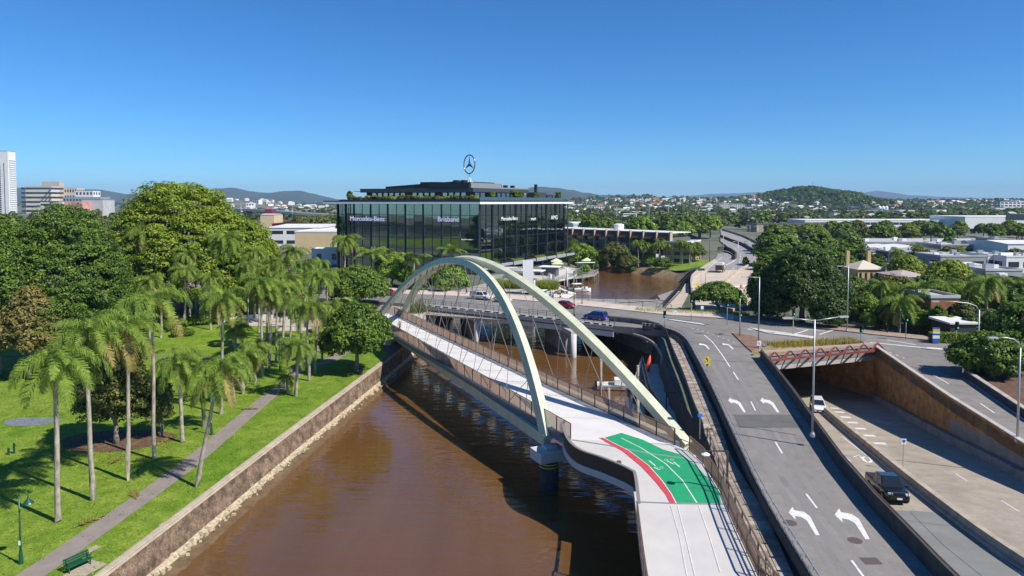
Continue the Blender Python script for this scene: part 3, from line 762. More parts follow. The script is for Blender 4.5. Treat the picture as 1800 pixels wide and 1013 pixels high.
for k in (0, 1):
    (x0, y0), (x1, y1) = ARCH[k][0], ARCH[k][1]; A = Vector((x0, y0, 5.1)); B = Vector((x1, y1, 5.1)); nh = 13
    for i in range(nh):
        t = (i + 1) / (nh + 1)
        for s in (-.055, .055):
            tt = min(.97, max(.03, t + s * (1 if i else .6))); top = arch_pt(k, tt)
            if top.z < 7.5: continue
            mb = MB(); mb.tube([A.lerp(B, t), top], .038, 5); mb.build('hanger', CABLE, fb)
            d = (top - A.lerp(B, t)).normalized(); mb = MB(); mb.tube([top - d * 1.1, top - d * .4], .075, 5); mb.build('hanger_socket', DARKSTEEL, fb)
def placed(proto, parent, p, ang):
    o = proto.copy(); COL.objects.link(o); o.parent = parent
    inv = chain_matrix(parent).inverted(); o.location = inv @ p; o.rotation_euler = (0, 0, ang); return o
def railing(parent, line, h, step, mats, pw=.09, fins=True, name='railing', fin=.045, gap=.115, base=.12, toprail=.1):
    """a railing: top rail, posts and a panel of upright fins between each pair of posts"""
    line = dense([Vector(p) for p in line], step); rail = bpy.data.objects.new(name, None); link(rail, parent)
    inv = chain_matrix(parent).inverted(); rail.location = inv @ line[0]
    mb = MB(); mb.box((0, 0, h / 2), (pw, pw, h)); post = mb.build('post', mats[1], rail, local=True); first = [True, True]; pan = None
    post.location = (0, 0, 0)
    for p in line[1:]: placed(post, rail, p, 0)
    for a, b in zip(line, line[1:]):
        L_ = (b - a).length; ang = math.atan2(b.y - a.y, b.x - a.x)
        if fins:
            if pan is None or abs(pan[1] - L_) > .03:
                mb = MB(); n = max(2, int((L_ - pw) / gap))
                for i in range(n):
                    x = pw / 2 + (L_ - pw) * (i + .5) / n; mb.box((x, 0, (h + base) / 2 - .03), (.022, fin, h - base - .06))
                mb.box((L_ / 2, 0, base), (L_ - pw, .05, .05))
                po = mb.build('baluster_panel', mats[0], rail, local=True); po['kind'] = 'stuff'
                po.location = chain_matrix(rail).inverted() @ a; po.rotation_euler = (0, 0, ang); pan = (po, L_)
            else:
                o = placed(pan[0], rail, a, ang); 
    mb = MB(); mb.sweep([p + Vector((0, 0, h)) for p in line], [(-toprail / 2, 0), (-toprail / 2, .06), (toprail / 2, .06), (toprail / 2, 0)], close=True, cap=True)
    mb.build('top_rail', mats[2], rail); return rail
FIN = mat('bronze fins', (.27, .185, .135), .55, .1); PST = mat('bronze post', (.07, .055, .045), .5, .2)
nL = Vector((dirL.y, -dirL.x, 0))
railing(fb, [L0 + dirL * .2, L1], 1.45, 2.55, (FIN, PST, BRONZE))
railing(fb, [R0_, R1_], 1.45, 2.55, (FIN, PST, BRONZE))
railing(fb, [R1_ + Vector((-.05, .1, 0)), P(650, 548, DZ), P(600, 543, DZ), P(545, 541, DZ)], 1.45, 2.55, (FIN, PST, BRONZE))
# piers
for k, (x, y) in enumerate(((3.6, 65.6), (16.4, 62.9), (-26.9, 133.0), (-22.4, 138.6))):
    mb = MB(); mb.box((x, y, 3.45), (3.0, 2.3, 1.0), .45); mb.box((x + .1, y + .1, 4.1), (1.3, 1.0, .3), .45); mb.build('pier_cap', CONC_L, fb, bevel=.05)
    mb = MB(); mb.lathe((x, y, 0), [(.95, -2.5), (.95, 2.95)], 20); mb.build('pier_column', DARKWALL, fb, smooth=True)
    if k == 0:
        for z in (2.25, 2.55):
            mb = MB(); mb.lathe((x, y, z), [(.97, 0), (.97, .12)], 20); mb.build('yellow_band', mat('yellow band', (.5, .48, .02), .6), fb)

# ------------------------------------------------------------ landing of the footbridge
LAND_L = [(1001, 768), (990, 762), (988, 772), (993, 790), (1004, 806), (1022, 818), (1050, 828), (1080, 840), (1106, 853), (1114, 864), (1122, 935), (1132, 1015), (1145, 1100)]
LAND_R = [(1410, 1100), (1333, 1015), (1296, 935), (1268, 868), (1236, 815), (1212, 793), (1188, 783)]
ldl = [P(px, py, DZ) for px, py in LAND_L]; ldl = ldl[:1] + smooth_line(ldl[1:], 4)
ring = ldl + [P(px, py, DZ) for px, py in LAND_R]
mb = MB(); mb.prism([(p.x, p.y) for p in ring], DZ - .6, DZ - .02)
structure('landing_path', mb, mat('landing concrete', (.53, .505, .48), .85, 0, .07, .35, .002, 9))
fl = lambda pts, m, n, dz=.0: mark(pts, z=DZ - .01 + dz, m=m, name=n)
GRN = mat('green path paint', (.012, .30, .125), .7, 0, .12, 1.2); REDP = mat('red path paint', (.55, .055, .07), .7, 0, .1, 1.2)
fl([(1061, 770), (1092, 761), (1130, 773), (1165, 790), (1200, 800), (1225, 820), (1262, 862), (1268, 885), (1189, 885), (1180, 868), (1164, 845), (1140, 818), (1105, 792)], GRN, 'green_path_panel')
fl([(1052, 770), (1061, 769.5), (1105, 792), (1140, 818), (1164, 845), (1180, 868), (1189, 885), (1178, 885), (1169, 868), (1152, 847), (1128, 821), (1094, 793)], REDP, 'red_path_edge', .003)
line_mark([(1061, 769.5), (1105, 792), (1140, 818), (1164, 845), (1180, 868), (1189, 885)], .07, z=DZ, dz=.006, name='path_marking')
line_mark([(1092, 770), (1128, 788), (1170, 815), (1200, 845), (1225, 884)], .09, z=DZ, dz=.006, name='path_marking')
for pts in ([(1179, 888), (1194, 940), (1208, 1013), (1220, 1080)], [(1191, 888), (1207, 950), (1222, 1013), (1235, 1080)], [(1228, 888), (1248, 945), (1266, 1005)]): line_mark(pts, .07, z=DZ, dz=.006, name='path_marking')
line_mark([(1087, 812), (1100, 826), (1113, 837)], .06, z=DZ, dz=.004, name='path_marking')
for pts in ([(1141, 810), (1152, 819)], [(1172, 810), (1184, 816)], [(1184, 812), (1195, 821)], [(1150, 822), (1160, 826)]): line_mark(pts, .11, z=DZ, dz=.006, name='path_marking')
for cx_, cy_ in ((1158, 822), (1176, 808)):         # small bicycle symbols
    for dx in (-5, 5):
        line_mark([(cx_ + dx + 3 * math.cos(t), cy_ + 1.5 * math.sin(t)) for t in [k * .8 for k in range(9)]], .035, z=DZ, dz=.007, name='bicycle_symbol')
JOINT = mat('joint seal', (.25, .25, .26), .7)
line_mark([(1006, 773), (1070, 783), (1141, 797), (1205, 806)], .22, z=DZ, dz=.004, m=JOINT, name='expansion_joint')
line_mark([(1118, 882), (1190, 885), (1276, 886)], .2, z=DZ, dz=.004, m=JOINT, name='expansion_joint')
wing = thing('curved_balustrade', 'dark curved solid balustrade sweeping along the landing edge over water', 'balustrade', ldl[6])
wl = ldl[1:37]
DK = mat('dark bronze panel', (.060, .048, .040), .55, .2)
for i in range(0, len(wl) - 4, 4):
    mb = MB(); mb.sweep(wl[i:i + 5], [(-.22, -.75), (-.16, 1.15), (-.08, 1.15), (-.14, -.75)], close=True, cap=True); mb.build('panel', DK, wing, smooth=False)
mb = MB(); mb.sweep([p + Vector((0, 0, 1.2)) for p in wl], [(-.24, 0), (-.24, .08), (.0, .08), (.0, 0)], close=True, cap=True); mb.build('handrail', mat('pale bronze rail', (.36, .31, .26), .4, .4), wing)
mb = MB(); q = P(1088, 838, DZ); mb.box((q.x, q.y, DZ + .65), (.28, .28, 1.3), .4); mb.build('end_post', BRONZE, wing)
rl = thing('landing_railing', 'bronze open railing down the water side of the landing path', 'railing', ldl[-12])
railing(rl, [p for p in ldl[36:]], 1.3, 2.4, (FIN, PST, BRONZE), gap=.3)
# thin shade frames lying beside the right side of the path
rr = [P(px, py, DZ) for px, py in LAND_R[::-1]]
rr2 = thing('path_side_railing', 'tall bronze railing between landing path and timber boardwalk', 'railing', rr[2])
railing(rr2, [p for p in rr[1:]], 1.35, 2.4, (FIN, PST, BRONZE), gap=.24)
mb = MB(); mb.sweep([p + Vector((0, 0, .75)) for p in rr], [(-.04, 0), (-.04, .05), (.04, .05), (.04, 0)], close=True, cap=True); mb.build('mid_rail', BRONZE, rr2)

# ------------------------------------------------------------ boardwalk beside the road
BW_L = [(1168, 584), (1174, 592), (1187, 628), (1206, 673), (1225, 727), (1243, 771), (1281, 873), (1346, 1009), (1400, 1110)]
BW_R = [(1193, 588), (1198, 597), (1211, 628), (1235, 680), (1262, 739), (1287, 805), (1343, 898), (1395, 1012), (1450, 1110)]
bl = smooth_line([P(px, py, DZ) for px, py in BW_L], 30); br = smooth_line([P(px, py, DZ) for px, py in BW_R], 30)
bw = thing('boardwalk', 'grey brown timber boardwalk running between the road and the footbridge', 'boardwalk', bl[60])
rows = 130
def at_y(line, y):
    for a, b in zip(line, line[1:]):
        if (a.y - y) * (b.y - y) <= 0 and abs(a.y - b.y) > 1e-6: return a.lerp(b, (y - a.y) / (b.y - a.y))
    return line[-1]
y1, y0 = min(bl[0].y, br[0].y) - .1, 37.0
PL_M = [WOOD, mat('weathered decking pale', (.37, .32, .27), .85, 0, .25, .9), mat('weathered decking dark', (.23, .185, .15), .85, 0, .3, .9)]
for i in range(rows):
    ya = y1 + (y0 - y1) * i / rows; yb = y1 + (y0 - y1) * (i + 1) / rows + .035
    a0, a1, b0, b1 = at_y(bl, ya), at_y(br, ya), at_y(bl, yb), at_y(br, yb)
    for c0, c1 in ((0, .47), (.5, 1)):
        q = [a0.lerp(a1, c0), a0.lerp(a1, c1), b0.lerp(b1, c1), b0.lerp(b1, c0)]; mb = MB(); mb.prism([(p.x, p.y) for p in q], DZ - .09, DZ + R.uniform(-.012, .012))
        mb.build('plank', R.choice(PL_M + [WOOD]), bw)
mb = MB()
for c in (.05, .5, .95):
    for i in range(0, rows, 5):
        ya = y1 + (y0 - y1) * i / rows; yb = y1 + (y0 - y1) * (i + 5) / rows
        mb.bar(at_y(bl, ya).lerp(at_y(br, ya), c) - Vector((0, 0, .3)), at_y(bl, yb).lerp(at_y(br, yb), c) - Vector((0, 0, .3)), .2, .35)
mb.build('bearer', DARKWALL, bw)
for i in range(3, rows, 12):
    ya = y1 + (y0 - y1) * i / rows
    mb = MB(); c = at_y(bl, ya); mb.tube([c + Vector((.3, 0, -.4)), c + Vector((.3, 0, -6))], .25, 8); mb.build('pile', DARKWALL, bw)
MESH = mat('grey mesh panel', (.13, .135, .15), .6, .3)
fence = thing('boardwalk_fence', 'grey panelled safety fence along the water side of the boardwalk', 'fence', bl[30])
fl_ = [P(px, py, DZ) for px, py in ((1072, 569), (1090, 571), (1112, 573), (1140, 577), (1160, 583))] + [p + Vector((-.1, 0, 0)) for p in bl[30::6] if p.y > 62]
fl_ = dense(fl_, 2.3)
for a, b in zip(fl_, fl_[1:]):
    mb = MB(); mb.quad(a + Vector((-.05, 0, .12)), b + Vector((-.05, 0, .12)), b + Vector((-.3, 0, 1.35)), a + Vector((-.3, 0, 1.35))); pn_ = mb.build('mesh_panel', MESH, fence)
    sm = pn_.modifiers.new('thick', 'SOLIDIFY'); sm.thickness = .02
    mb = MB(); mb.bar(a, a + Vector((-.32, 0, 1.45)), .09, .09); mb.build('post', DARKSTEEL, fence)
mb = MB(); mb.sweep([p + Vector((-.32, 0, 1.42)) for p in fl_], [(-.05, 0), (-.05, .07), (.05, .07), (.05, 0)], close=True, cap=True); mb.build('top_rail', DARKSTEEL, fence)
lowf = thing('boardwalk_edge_railing', 'low dark steel railing at the near end of the boardwalk', 'railing', bl[150])
railing(lowf, [p for p in bl[150:230:6]], 1.05, 2.6, (BRONZE, PST, BRONZE), fins=False)
mb = MB(); mb.sweep([p + Vector((.02, 0, .5)) for p in bl[150:230:6]], [(-.04, 0), (-.04, .05), (.04, .05), (.04, 0)], close=True, cap=True); mb.build('mid_rail', BRONZE, lowf)
# road parapet on the water side, with steel brackets
rp_ = thing('road_side_barrier', 'dark concrete barrier with bracketed steel rail on the water side of the road', 'barrier', road_l[4])
seg = dense(smooth_line(road_l[1:], 6), 2.1)
for i in range(0, len(seg) - 2, 2):
    a, b, c = seg[i], seg[i + 1], seg[i + 2]
    mb = MB(); mb.sweep([a, b, c], [(-.1, -.6), (-.02, .5), (.22, .5), (.3, -.1)] , close=True, cap=True); mb.build('panel', DARKWALL, rp_)
mb = MB(); mb.box((0, 0, .2), (.09, .09, .5)); mb.box((.14, 0, .42), (.3, .08, .07)); mb.box((.27, 0, .3), (.07, .08, .3)); post = mb.build('rail_bracket', STEEL, rp_, local=True)
post.location = chain_matrix(rp_).inverted() @ (seg[0] + Vector((-.1, 0, .5)))
for p in seg[1:]: placed(post, rp_, p + Vector((-.1, 0, .5)), 0)
mb = MB(); mb.tube([p + Vector((.16, 0, .86)) for p in seg], .05, 6); mb.build('rail', STEEL, rp_)
# service pipe round the corner
pp = [P(px, py, 4.7) for px, py in ((1062, 581), (1085, 583), (1112, 588), (1136, 596), (1154, 609), (1167, 630))]
pipe = thing('service_pipe', 'grey water pipe curving below the boardwalk corner', 'pipe', pp[2])
mb = MB(); mb.tube(smooth_line(pp, 6), .26, 12); mb.build('pipe_run', CONC_D, pipe, smooth=True)
mb = MB(); mb.tube([pp[-1], pp[-1] - Vector((0, 0, 5.5))], .5, 12); mb.build('support_column', CONC_D, pipe, smooth=True)
for i in (1, 3): mb = MB(); mb.tube([pp[i] + Vector((0, 0, .1)), pp[i] - Vector((0, 0, .5))], .3, 10); mb.build('pipe_collar', CONC_D, pipe)
# lower walkway in the shade
LW_L = [(1128, 640), (1140, 690), (1165, 740), (1200, 792)]; LW_R = [(1172, 640), (1188, 690), (1208, 735), (1232, 792)]
lwl = [P(px, py, 2.4) for px, py in LW_L]; lwr = [P(px, py, 2.4) for px, py in LW_R]
lwk = thing('lower_walkway', 'shaded lower concrete walkway under the boardwalk beside the pontoon', 'walkway', lwl[1])
mb = MB(); mb.prism([(p.x, p.y) for p in lwl + lwr[::-1]], 1.9, 2.4); mb.build('deck', CONC, lwk)
railing(lwk, [p + Vector((.15, 0, 0)) for p in lwl], 1.1, 2.2, (DARKSTEEL, DARKSTEEL, DARKSTEEL), pw=.06, gap=.35)
for p in lwl: mb = MB(); mb.tube([p + Vector((.4, 0, -.4)), p + Vector((.4, 0, -4))], .25, 8); mb.build('pile', CONC_D, lwk)

# ------------------------------------------------------------ road bridge
rb = thing('road_bridge', 'pale concrete girder road bridge with open rails over the creek', 'bridge', P(838, 600, 0))
eg = [P(*q, RZ) for q in ((722, 534.6), (735, 536), (838, 546), (960, 559), (1080, 573), (1130, 579))]
back = [P(*q, RZ) for q in ((722, 517.5), (850, 523), (960, 532), (1060, 542), (1150, 552))]
EG = smooth_line(eg[1:5], 8)
mb = MB(); mb.sweep(EG, [(-.2, -1.25), (-.2, -.9), (.45, -.75), (.45, .02), (.3, .25), (-.05, .25), (-.05, .01)], cap=False); mb.build('fascia', CONC_L, rb)
mb = MB(); mb.sweep(EG, [(.62, -.35), (.62, -.05), (.46, -.02)], cap=False); mb.build('footway_edge', CONC, rb)
for i in range(0, len(EG) - 1):
    d = (EG[i + 1] - EG[i]); L_ = d.length; d.normalize(); m = EG[i].lerp(EG[i + 1], .5); rv = Vector((d.y, -d.x, 0))
    mb = MB(); mb.bar(m - d * L_ * .3 + rv * .49 + Vector((0, 0, .1)), m + d * L_ * .3 + rv * .49 + Vector((0, 0, .1)), .1, .24); mb.build('drain_slot', DARKSTEEL, rb)
for off in (.25, 6, 11.5, 17):
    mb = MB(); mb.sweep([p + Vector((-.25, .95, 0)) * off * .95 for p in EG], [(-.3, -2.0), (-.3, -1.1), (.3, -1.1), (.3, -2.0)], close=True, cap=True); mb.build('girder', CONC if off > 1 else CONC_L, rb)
RAILB = mat('blue grey rail', (.14, .16, .20), .5, .4)
railing(rb, [p + Vector((.05, -.1, .25)) for p in EG], 1.05, 3.2, (RAILB, RAILB, RAILB), fins=False, pw=.1)
for hh in (.35, .7):
    mb = MB(); mb.sweep([p + Vector((.05, -.1, .25 + hh)) for p in EG], [(-.02, 0), (-.02, .05), (.02, .05), (.02, 0)], close=True); mb.build('rail_wire', RAILB, rb)
be = [P(*q, 6.15) for q in ((700, 508.5), (850, 514.5), (960, 522.5), (1060, 531.5), (1180, 545.5))]
railing(rb, be, 1.15, 3.0, (RAILB, mat('blue rail post', (.05, .09, .22), .5), mat('blue rail', (.07, .10, .2), .5)), gap=.42, fin=.03)
for px, py in ((838, 600), (1008, 628), (760, 590)):
    base = P(px, py, 0)
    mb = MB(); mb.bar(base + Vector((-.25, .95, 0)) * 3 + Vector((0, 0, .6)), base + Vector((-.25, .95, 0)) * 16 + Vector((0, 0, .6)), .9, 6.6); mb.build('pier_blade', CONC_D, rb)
    for j in range(1):
        q = base + Vector((-.25, .95, 0)) * j * 5.2
        mb = MB(); mb.tube([q - Vector((0, 0, 3)), q + Vector((0, 0, 4.2))], .55, 14); mb.build('pier_column', CONC_L, rb, smooth=True)
    mb = MB(); mb.bar(base + Vector((.1, -.3, 4.3)), base + Vector((-.25, .95, 0)) * 16.8 + Vector((0, 0, 4.3)), 1.2, .8); mb.build('headstock', CONC, rb)
ab = MB(); a = P(735, 536, 0); ab.prism([(-27, 118), (-21, 117), (-17.6, 140), (-18.5, 166), (-30, 166)], -1, 5.3); ab.build('abutment', CONC, rb)
ab = MB(); ab.prism([(29, 118), (31, 118), (36, 168), (42, 178), (52, 170), (40, 118)], -1, 4.8); ab.build('abutment', CONC_D, rb)
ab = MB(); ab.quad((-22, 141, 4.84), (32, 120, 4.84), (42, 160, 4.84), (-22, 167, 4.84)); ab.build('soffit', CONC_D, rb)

# ------------------------------------------------------------ glass showroom
GA, GB, GC = Vector((-10.2, 214, 0)), Vector((-60, 235, 0)), Vector((20.4, 267, 0)); GD = GB + GC - GA
CHAR = mat('charcoal cladding', (.018, .022, .026), .5, .2); CHAR2 = mat('slate cladding', (.055, .065, .075), .55, .2)
PALEC = mat('pale grey cladding', (.22, .23, .24), .6)
GLASS = glassmat('showroom glass', (.50, .66, .62), .24)
GLASS2 = glassmat('penthouse glass', (.3, .42, .42), .3)
INT = mat('showroom interior', (.20, .22, .21), .8, 0, .6, .22); SLAB = mat('floor slab', (.33, .34, .34), .8); COLM = mat('white column', (.62, .63, .62), .6)
sr = thing('glass_showroom', 'dark glass car showroom with white roof edge and a star on top', 'building', GA)
uL = (GB - GA).normalized(); uR = (GC - GA).normalized(); LL = (GB - GA).length; LR = (GC - GA).length
outL = Vector((-uL.y, uL.x, 0)); outL = outL if outL.y < 0 else -outL
outR = Vector((uR.y, -uR.x, 0)); outR = outR if outR.x > 0 else -outR
lev = [5.2, 9.0, 12.7, 16.3, 20.0, 23.7, 27.3]
def V3(p, z): return Vector((p.x, p.y, z))
# floors, core and columns inside
for i, z in enumerate(lev[:-1]):
    q = [GA - outL * .25 - outR * .25, GB - outL * .25, GD, GC - outR * .25]
    mb = MB(); mb.prism([(p.x, p.y) for p in q], z - .35, z); mb.build('floor_slab', SLAB, sr)
q = [GA + uL * 14 + uR * 16, GA + uL * 40 + uR * 16, GA + uL * 40 + uR * 44, GA + uL * 14 + uR * 44]
mb = MB(); mb.prism([(p.x, p.y) for p in q], 5, 27.3); mb.build('core_wall', INT, sr)
for i in range(9):
    p = GA + uL * (1.0 + i * (LL - 2) / 8) - outL * 1.4; mb = MB(); mb.box((p.x, p.y, 16.2), (.45, .45, 22.2)); mb.build('column', COLM, sr)
for i in range(1, 8):
    p = GA + uR * (i * LR / 8) - outR * 3.0; mb = MB(); mb.box((p.x, p.y, 17.8), (.4, .4, 19)); mb.build('column', COLM, sr)
# panes, one object each, and the bars between them
def glazed(a, u, L_, out, nb, levs, fins):
    w = L_ / nb; ang = math.atan2(u.y, u.x)
    for j in range(len(levs) - 1):
        z0, z1 = levs[j], levs[j + 1]
        mb = MB(); mb.quad((.06, 0, .06), (w - .06, 0, .06), (w - .06, 0, z1 - z0 - .06), (.06, 0, z1 - z0 - .06)); pr = mb.build('pane', GLASS, sr, local=True)
        for i in range(nb):
            p = a + u * w * i; p = Vector((p.x, p.y, z0)); o = pr if i == 0 else pr.copy()
            if i: COL.objects.link(o); o.parent = sr
            o.location = p - sr.location; o.rotation_euler = (R.uniform(-.003, .003), 0, ang + R.uniform(-.004, .004))
        mb = MB(); mb.bar(V3(a, z0) + out * .02, V3(a + u * L_, z0) + out * .02, .14, .16); mb.build('transom', CHAR, sr)
    for i in range(nb + 1):
        p = a + u * w * i + out * (.06 if i % 2 else .3); mb = MB(); ww = .08 if i % 2 else .15
        mb.box((p.x, p.y, (levs[0] + 27.3) / 2), (ww, .2 if i % 2 else .36, 27.3 - levs[0]), ang); mb.build('mullion', CHAR if i % 2 else CHAR2, sr)
glazed(GA, uL, LL, outL, 16, lev, 2)
glazed(GA, uR, LR, outR, 16, [8.0, 12.7, 16.3, 20.0, 23.7, 27.3], 2)
for k in range(4):
    p = GA + uL * (LL - .2) + outL * .5 - uL * k * 1.6; mb = MB(); mb.box((p.x, p.y, 16.2), (.25, .25, 22.2)); mb.build('corner_post', CHAR, sr)
p = GC + uR * 2.6 + outR * .3; mb = MB(); mb.box((p.x, p.y, 17), (.45, .45, 20.5)); mb.build('corner_post', CHAR2, sr)
# back walls
mb = MB(); mb.quad(V3(GB, 5), V3(GD, 5), V3(GD, 27.3), V3(GB, 27.3)); mb.quad(V3(GC, 5), V3(GD, 5), V3(GD, 27.3), V3(GC, 27.3)); mb.build('rear_wall', CHAR2, sr)
mb = MB(); mb.quad(V3(GA - outL * 9, 5), V3(GB - outL * 9, 5), V3(GB - outL * 9, 27), V3(GA - outL * 9, 27)); mb.build('partition', INT, sr)
ADDED_W = mat('added bright wall', (.34, .37, .36), .8, 0, .6, .16, detail=3)  # pale panels added behind the glass to lighten the interior
for i in range(5):
    s0 = 5 + i * 11.5; pz = GA - outR * 6.5 + uR * s0; pe_ = GA - outR * 6.5 + uR * (s0 + 8.6)
    mb = MB(); mb.quad(V3(pz, 8.0), V3(pe_, 8.0), V3(pe_, 27.2), V3(pz, 27.2)); mb.build('added_bright_wall', ADDED_W, sr)
# roof slab with white fascia
def offs(d1, d2, d3, d4): return [GA + outL * d1 + outR * d2, GB + outL * d1 + uL * d3, GD + uL * d3 + uR * d4, GC + outR * d2 + uR * d4]
q = offs(2.6, 1.6, 4.2, 5.0)
mb = MB(); mb.prism([(p.x, p.y) for p in q], 27.3, 27.95); mb.build('roof_fascia', WHITEP, sr)
q = offs(2.5, 1.5, 4.1, 4.9); mb = MB(); mb.prism([(p.x, p.y) for p in q], 27.96, 28.35); mb.build('roof_edge', CHAR, sr)
q = offs(.2, .4, -.8, -.5); mb = MB(); mb.prism([(p.x, p.y) for p in q], 28.36, 28.8); mb.build('roof_planter', CHAR2, sr)
q = [GA + outR * 1.0 + outL * 1.5, GA + outR * 1.0 + uR * (LR - 2)]
mb = MB(); mb.bar(V3(q[0], 28.95), V3(q[1], 28.95), .06, 1.1); mb.build('glass_balustrade', GLASS2, sr)
# penthouse level
def blk(a0, a1, b0, b1, z0, z1, m, name, slope=0.0):
    q = [GA + uL * a0 + uR * b0, GA + uL * a1 + uR * b0, GA + uL * a1 + uR * b1, GA + uL * a0 + uR * b1]; mb = MB()
    vs = [V3(p, z0) for p in q] + [V3(q[0], z1 + slope), V3(q[1], z1), V3(q[2], z1), V3(q[3], z1 + slope)]
    fs = [(3, 2, 1, 0), (4, 5, 6, 7), (0, 1, 5, 4), (1, 2, 6, 5), (2, 3, 7, 6), (3, 0, 4, 7)]
    n = (vs[1] - vs[0]).cross(vs[2] - vs[0]).z
    mb.add(vs, fs if n > 0 else [f[::-1] for f in fs]); return mb.build(name, m, sr)
blk(6.5, 47, 6, 40, 28.8, 31.2, CHAR, 'penthouse_wall')
blk(5.0, 48.5, 4.6, 42, 31.2, 32.5, CHAR2, 'penthouse_roof_band')
blk(12, 40, 7, 30, 32.5, 33.2, CHAR, 'sloping_roof', 1.6)
blk(19, 26, 6.6, 28, 33.9, 34.6, CHAR, 'roof_ridge')
blk(6.3, 21, 4.5, 7, 32.6, 34.3, CHAR, 'plant_screen')
blk(5.9, 6.29, 5, 24, 31.2, 34.2, PALEC, 'plant_screen_side')
blk(7, 12, 24, 46, 30.5, 33.0, PALEC, 'plant_screen_side')
blk(3, 7, 44, 52, 28.8, 31.5, CHAR2, 'roof_plant_room'); blk(3, 6, 53, 58, 28.8, 30.8, CHAR2, 'roof_plant_room')
blk(3.6, 4.4, 45, 46, 31.5, 34.5, CHAR, 'exhaust_stack')
for a0 in (9, 11.8): blk(a0, a0 + 1.4, 6, 8, 34.3, 35.1, CHAR, 'roof_vent')
for b0 in (27, 31, 36): blk(8, 9.2, b0, b0 + 1.2, 33.0, 33.9, CHAR, 'roof_vent')
for i in range(16):
    a0 = 8.5 + i * 2.3
    if i in (4, 9): continue
    p0 = GA + uL * a0 + uR * 5.9; p1 = GA + uL * (a0 + 1.5) + uR * 5.9; mb = MB(); mb.quad(V3(p0, 29), V3(p1, 29), V3(p1, 31.0), V3(p0, 31.0)); mb.build('penthouse_window', GLASS2, sr)
for i in range(9):
    p0 = GA + uL * 6.4 + uR * (8 + i * 3.4); p1 = GA + uL * 6.4 + uR * (10.6 + i * 3.4); mb = MB(); mb.quad(V3(p0, 29), V3(p1, 29), V3(p1, 31.0), V3(p0, 31.0)); mb.build('penthouse_window', GLASS2, sr)
p = GA + uL * 48.5 + uR * 5; mb = MB(); mb.bar(V3(p, 31.6), V3(p + uL * 2.2, 31.6), 2.5, .15); mb.build('awning', CHAR2, sr)
# star on its lattice mount
CHROME = mat('brushed chrome', (.30, .36, .44), .22, .9)
SP_ = GA + uL * 4.5 + uR * 12; C = V3(SP_, PY(825, 289, SP_.y).z); C.x = PY(825, 289, SP_.y).x; Rr = 3.05
axd = Vector((.50, -.60, 0)).normalized()            # across the star
star = bpy.data.objects.new('roof_star', None); link(star, sr); star.location = C - sr.location
def sp(a, r): return C + axd * math.cos(a) * r + Vector((0, 0, math.sin(a) * r))
nrm = axd.cross(Vector((0, 0, 1)))
mb = MB(); mb.tube([sp(2 * math.pi * k / 48, Rr) for k in range(49)], .2, 8, cap=False); mb.build('ring', CHROME, star, smooth=True)
for k in range(3):
    a = math.pi / 2 + k * 2 * math.pi / 3; mb = MB(); tip = sp(a, Rr - .1); b0, b1 = sp(a - math.pi / 3, .62), sp(a + math.pi / 3, .62)
    mb.add([tip, b0, b1, C + nrm * .4, C - nrm * .4], [(0, 3, 1), (0, 2, 3), (0, 1, 4), (0, 4, 2)]); mb.build('star_arm', CHROME, star)
mb = MB(); mb.tube([C - Vector((0, 0, Rr)), C - Vector((0, 0, Rr + 2.2))], .13, 8); mb.build('mast', STEEL, star)
for k in range(6):
    a = k * math.pi / 3; mb = MB(); t0 = C - Vector((0, 0, Rr + 1.3)); bs = V3(C + Vector((math.cos(a) * 1.5, math.sin(a) * 1.2, 0)), 33.6); mb.tube([t0, bs], .09, 5); mb.build('mast_leg', WHITEP, star)
# lettering
SIGN = mat('sign letters', (.62, .60, .75), .5); nt_ = SIGN.node_tree.nodes['Principled BSDF']
nt_.inputs['Emission Color'].default_value = (.7, .68, .95, 1); nt_.inputs['Emission Strength'].default_value = .45
def letters(txt, a, u, out, size, parent, m, name='sign_lettering', stretch=1.0):
    cu = bpy.data.curves.new(name, 'FONT'); cu.body = txt; cu.size = size; cu.extrude = .04; cu.align_x = 'LEFT'
    tmp = bpy.data.objects.new('tmp', cu); COL.objects.link(tmp); bpy.context.view_layer.update()
    me = bpy.data.meshes.new_from_object(tmp.evaluated_get(bpy.context.evaluated_depsgraph_get())); bpy.data.objects.remove(tmp)
    me.materials.clear(); me.materials.append(m); o = bpy.data.objects.new(name, me); link(o, parent)
    M = Matrix.Translation(a) @ Matrix((( u.x, 0, out.x, 0), (u.y, 0, out.y, 0), (0, 1, 0, 0), (0, 0, 0, 1)))
    o.matrix_local = chain_matrix(parent).inverted() @ M @ Matrix.Diagonal((stretch, 1, 1, 1)); return o
def face_pt(px, py, a, u, out, d=.45):
    r = _ray(px, py); q = a + out * d; n = out; t = (q - Vector((0, 0, CAMZ))).dot(n) / r.dot(n); return Vector((0, 0, CAMZ)) + r * t
letters('Mercedes-Benz', face_pt(615, 388, GA, uL, outL, .6), -uL, outL, 2.25, sr, SIGN)
letters('Brisbane', face_pt(769, 389.5, GA, uL, outL, .6), -uL, outL, 2.25, sr, SIGN)
letters('function centre', face_pt(811, 422, GA, uL, outL, .6), -uL, outL, .62, sr, SIGN)
SIGNW = mat('white sign letters', (.8, .8, .8), .5); q_ = SIGNW.node_tree.nodes['Principled BSDF']
letters('Mercedes-Benz', face_pt(881, 388, GA, uR, outR, .8), uR, outR, 1.75, sr, SIGNW)
letters('smart', face_pt(933, 387.5, GA, uR, outR, .8), uR, outR, 1.7, sr, SIGNW)
letters('AMG', face_pt(968.5, 386, GA, uR, outR, .8), uR, outR, 2.1, sr, SIGNW, stretch=1.25)
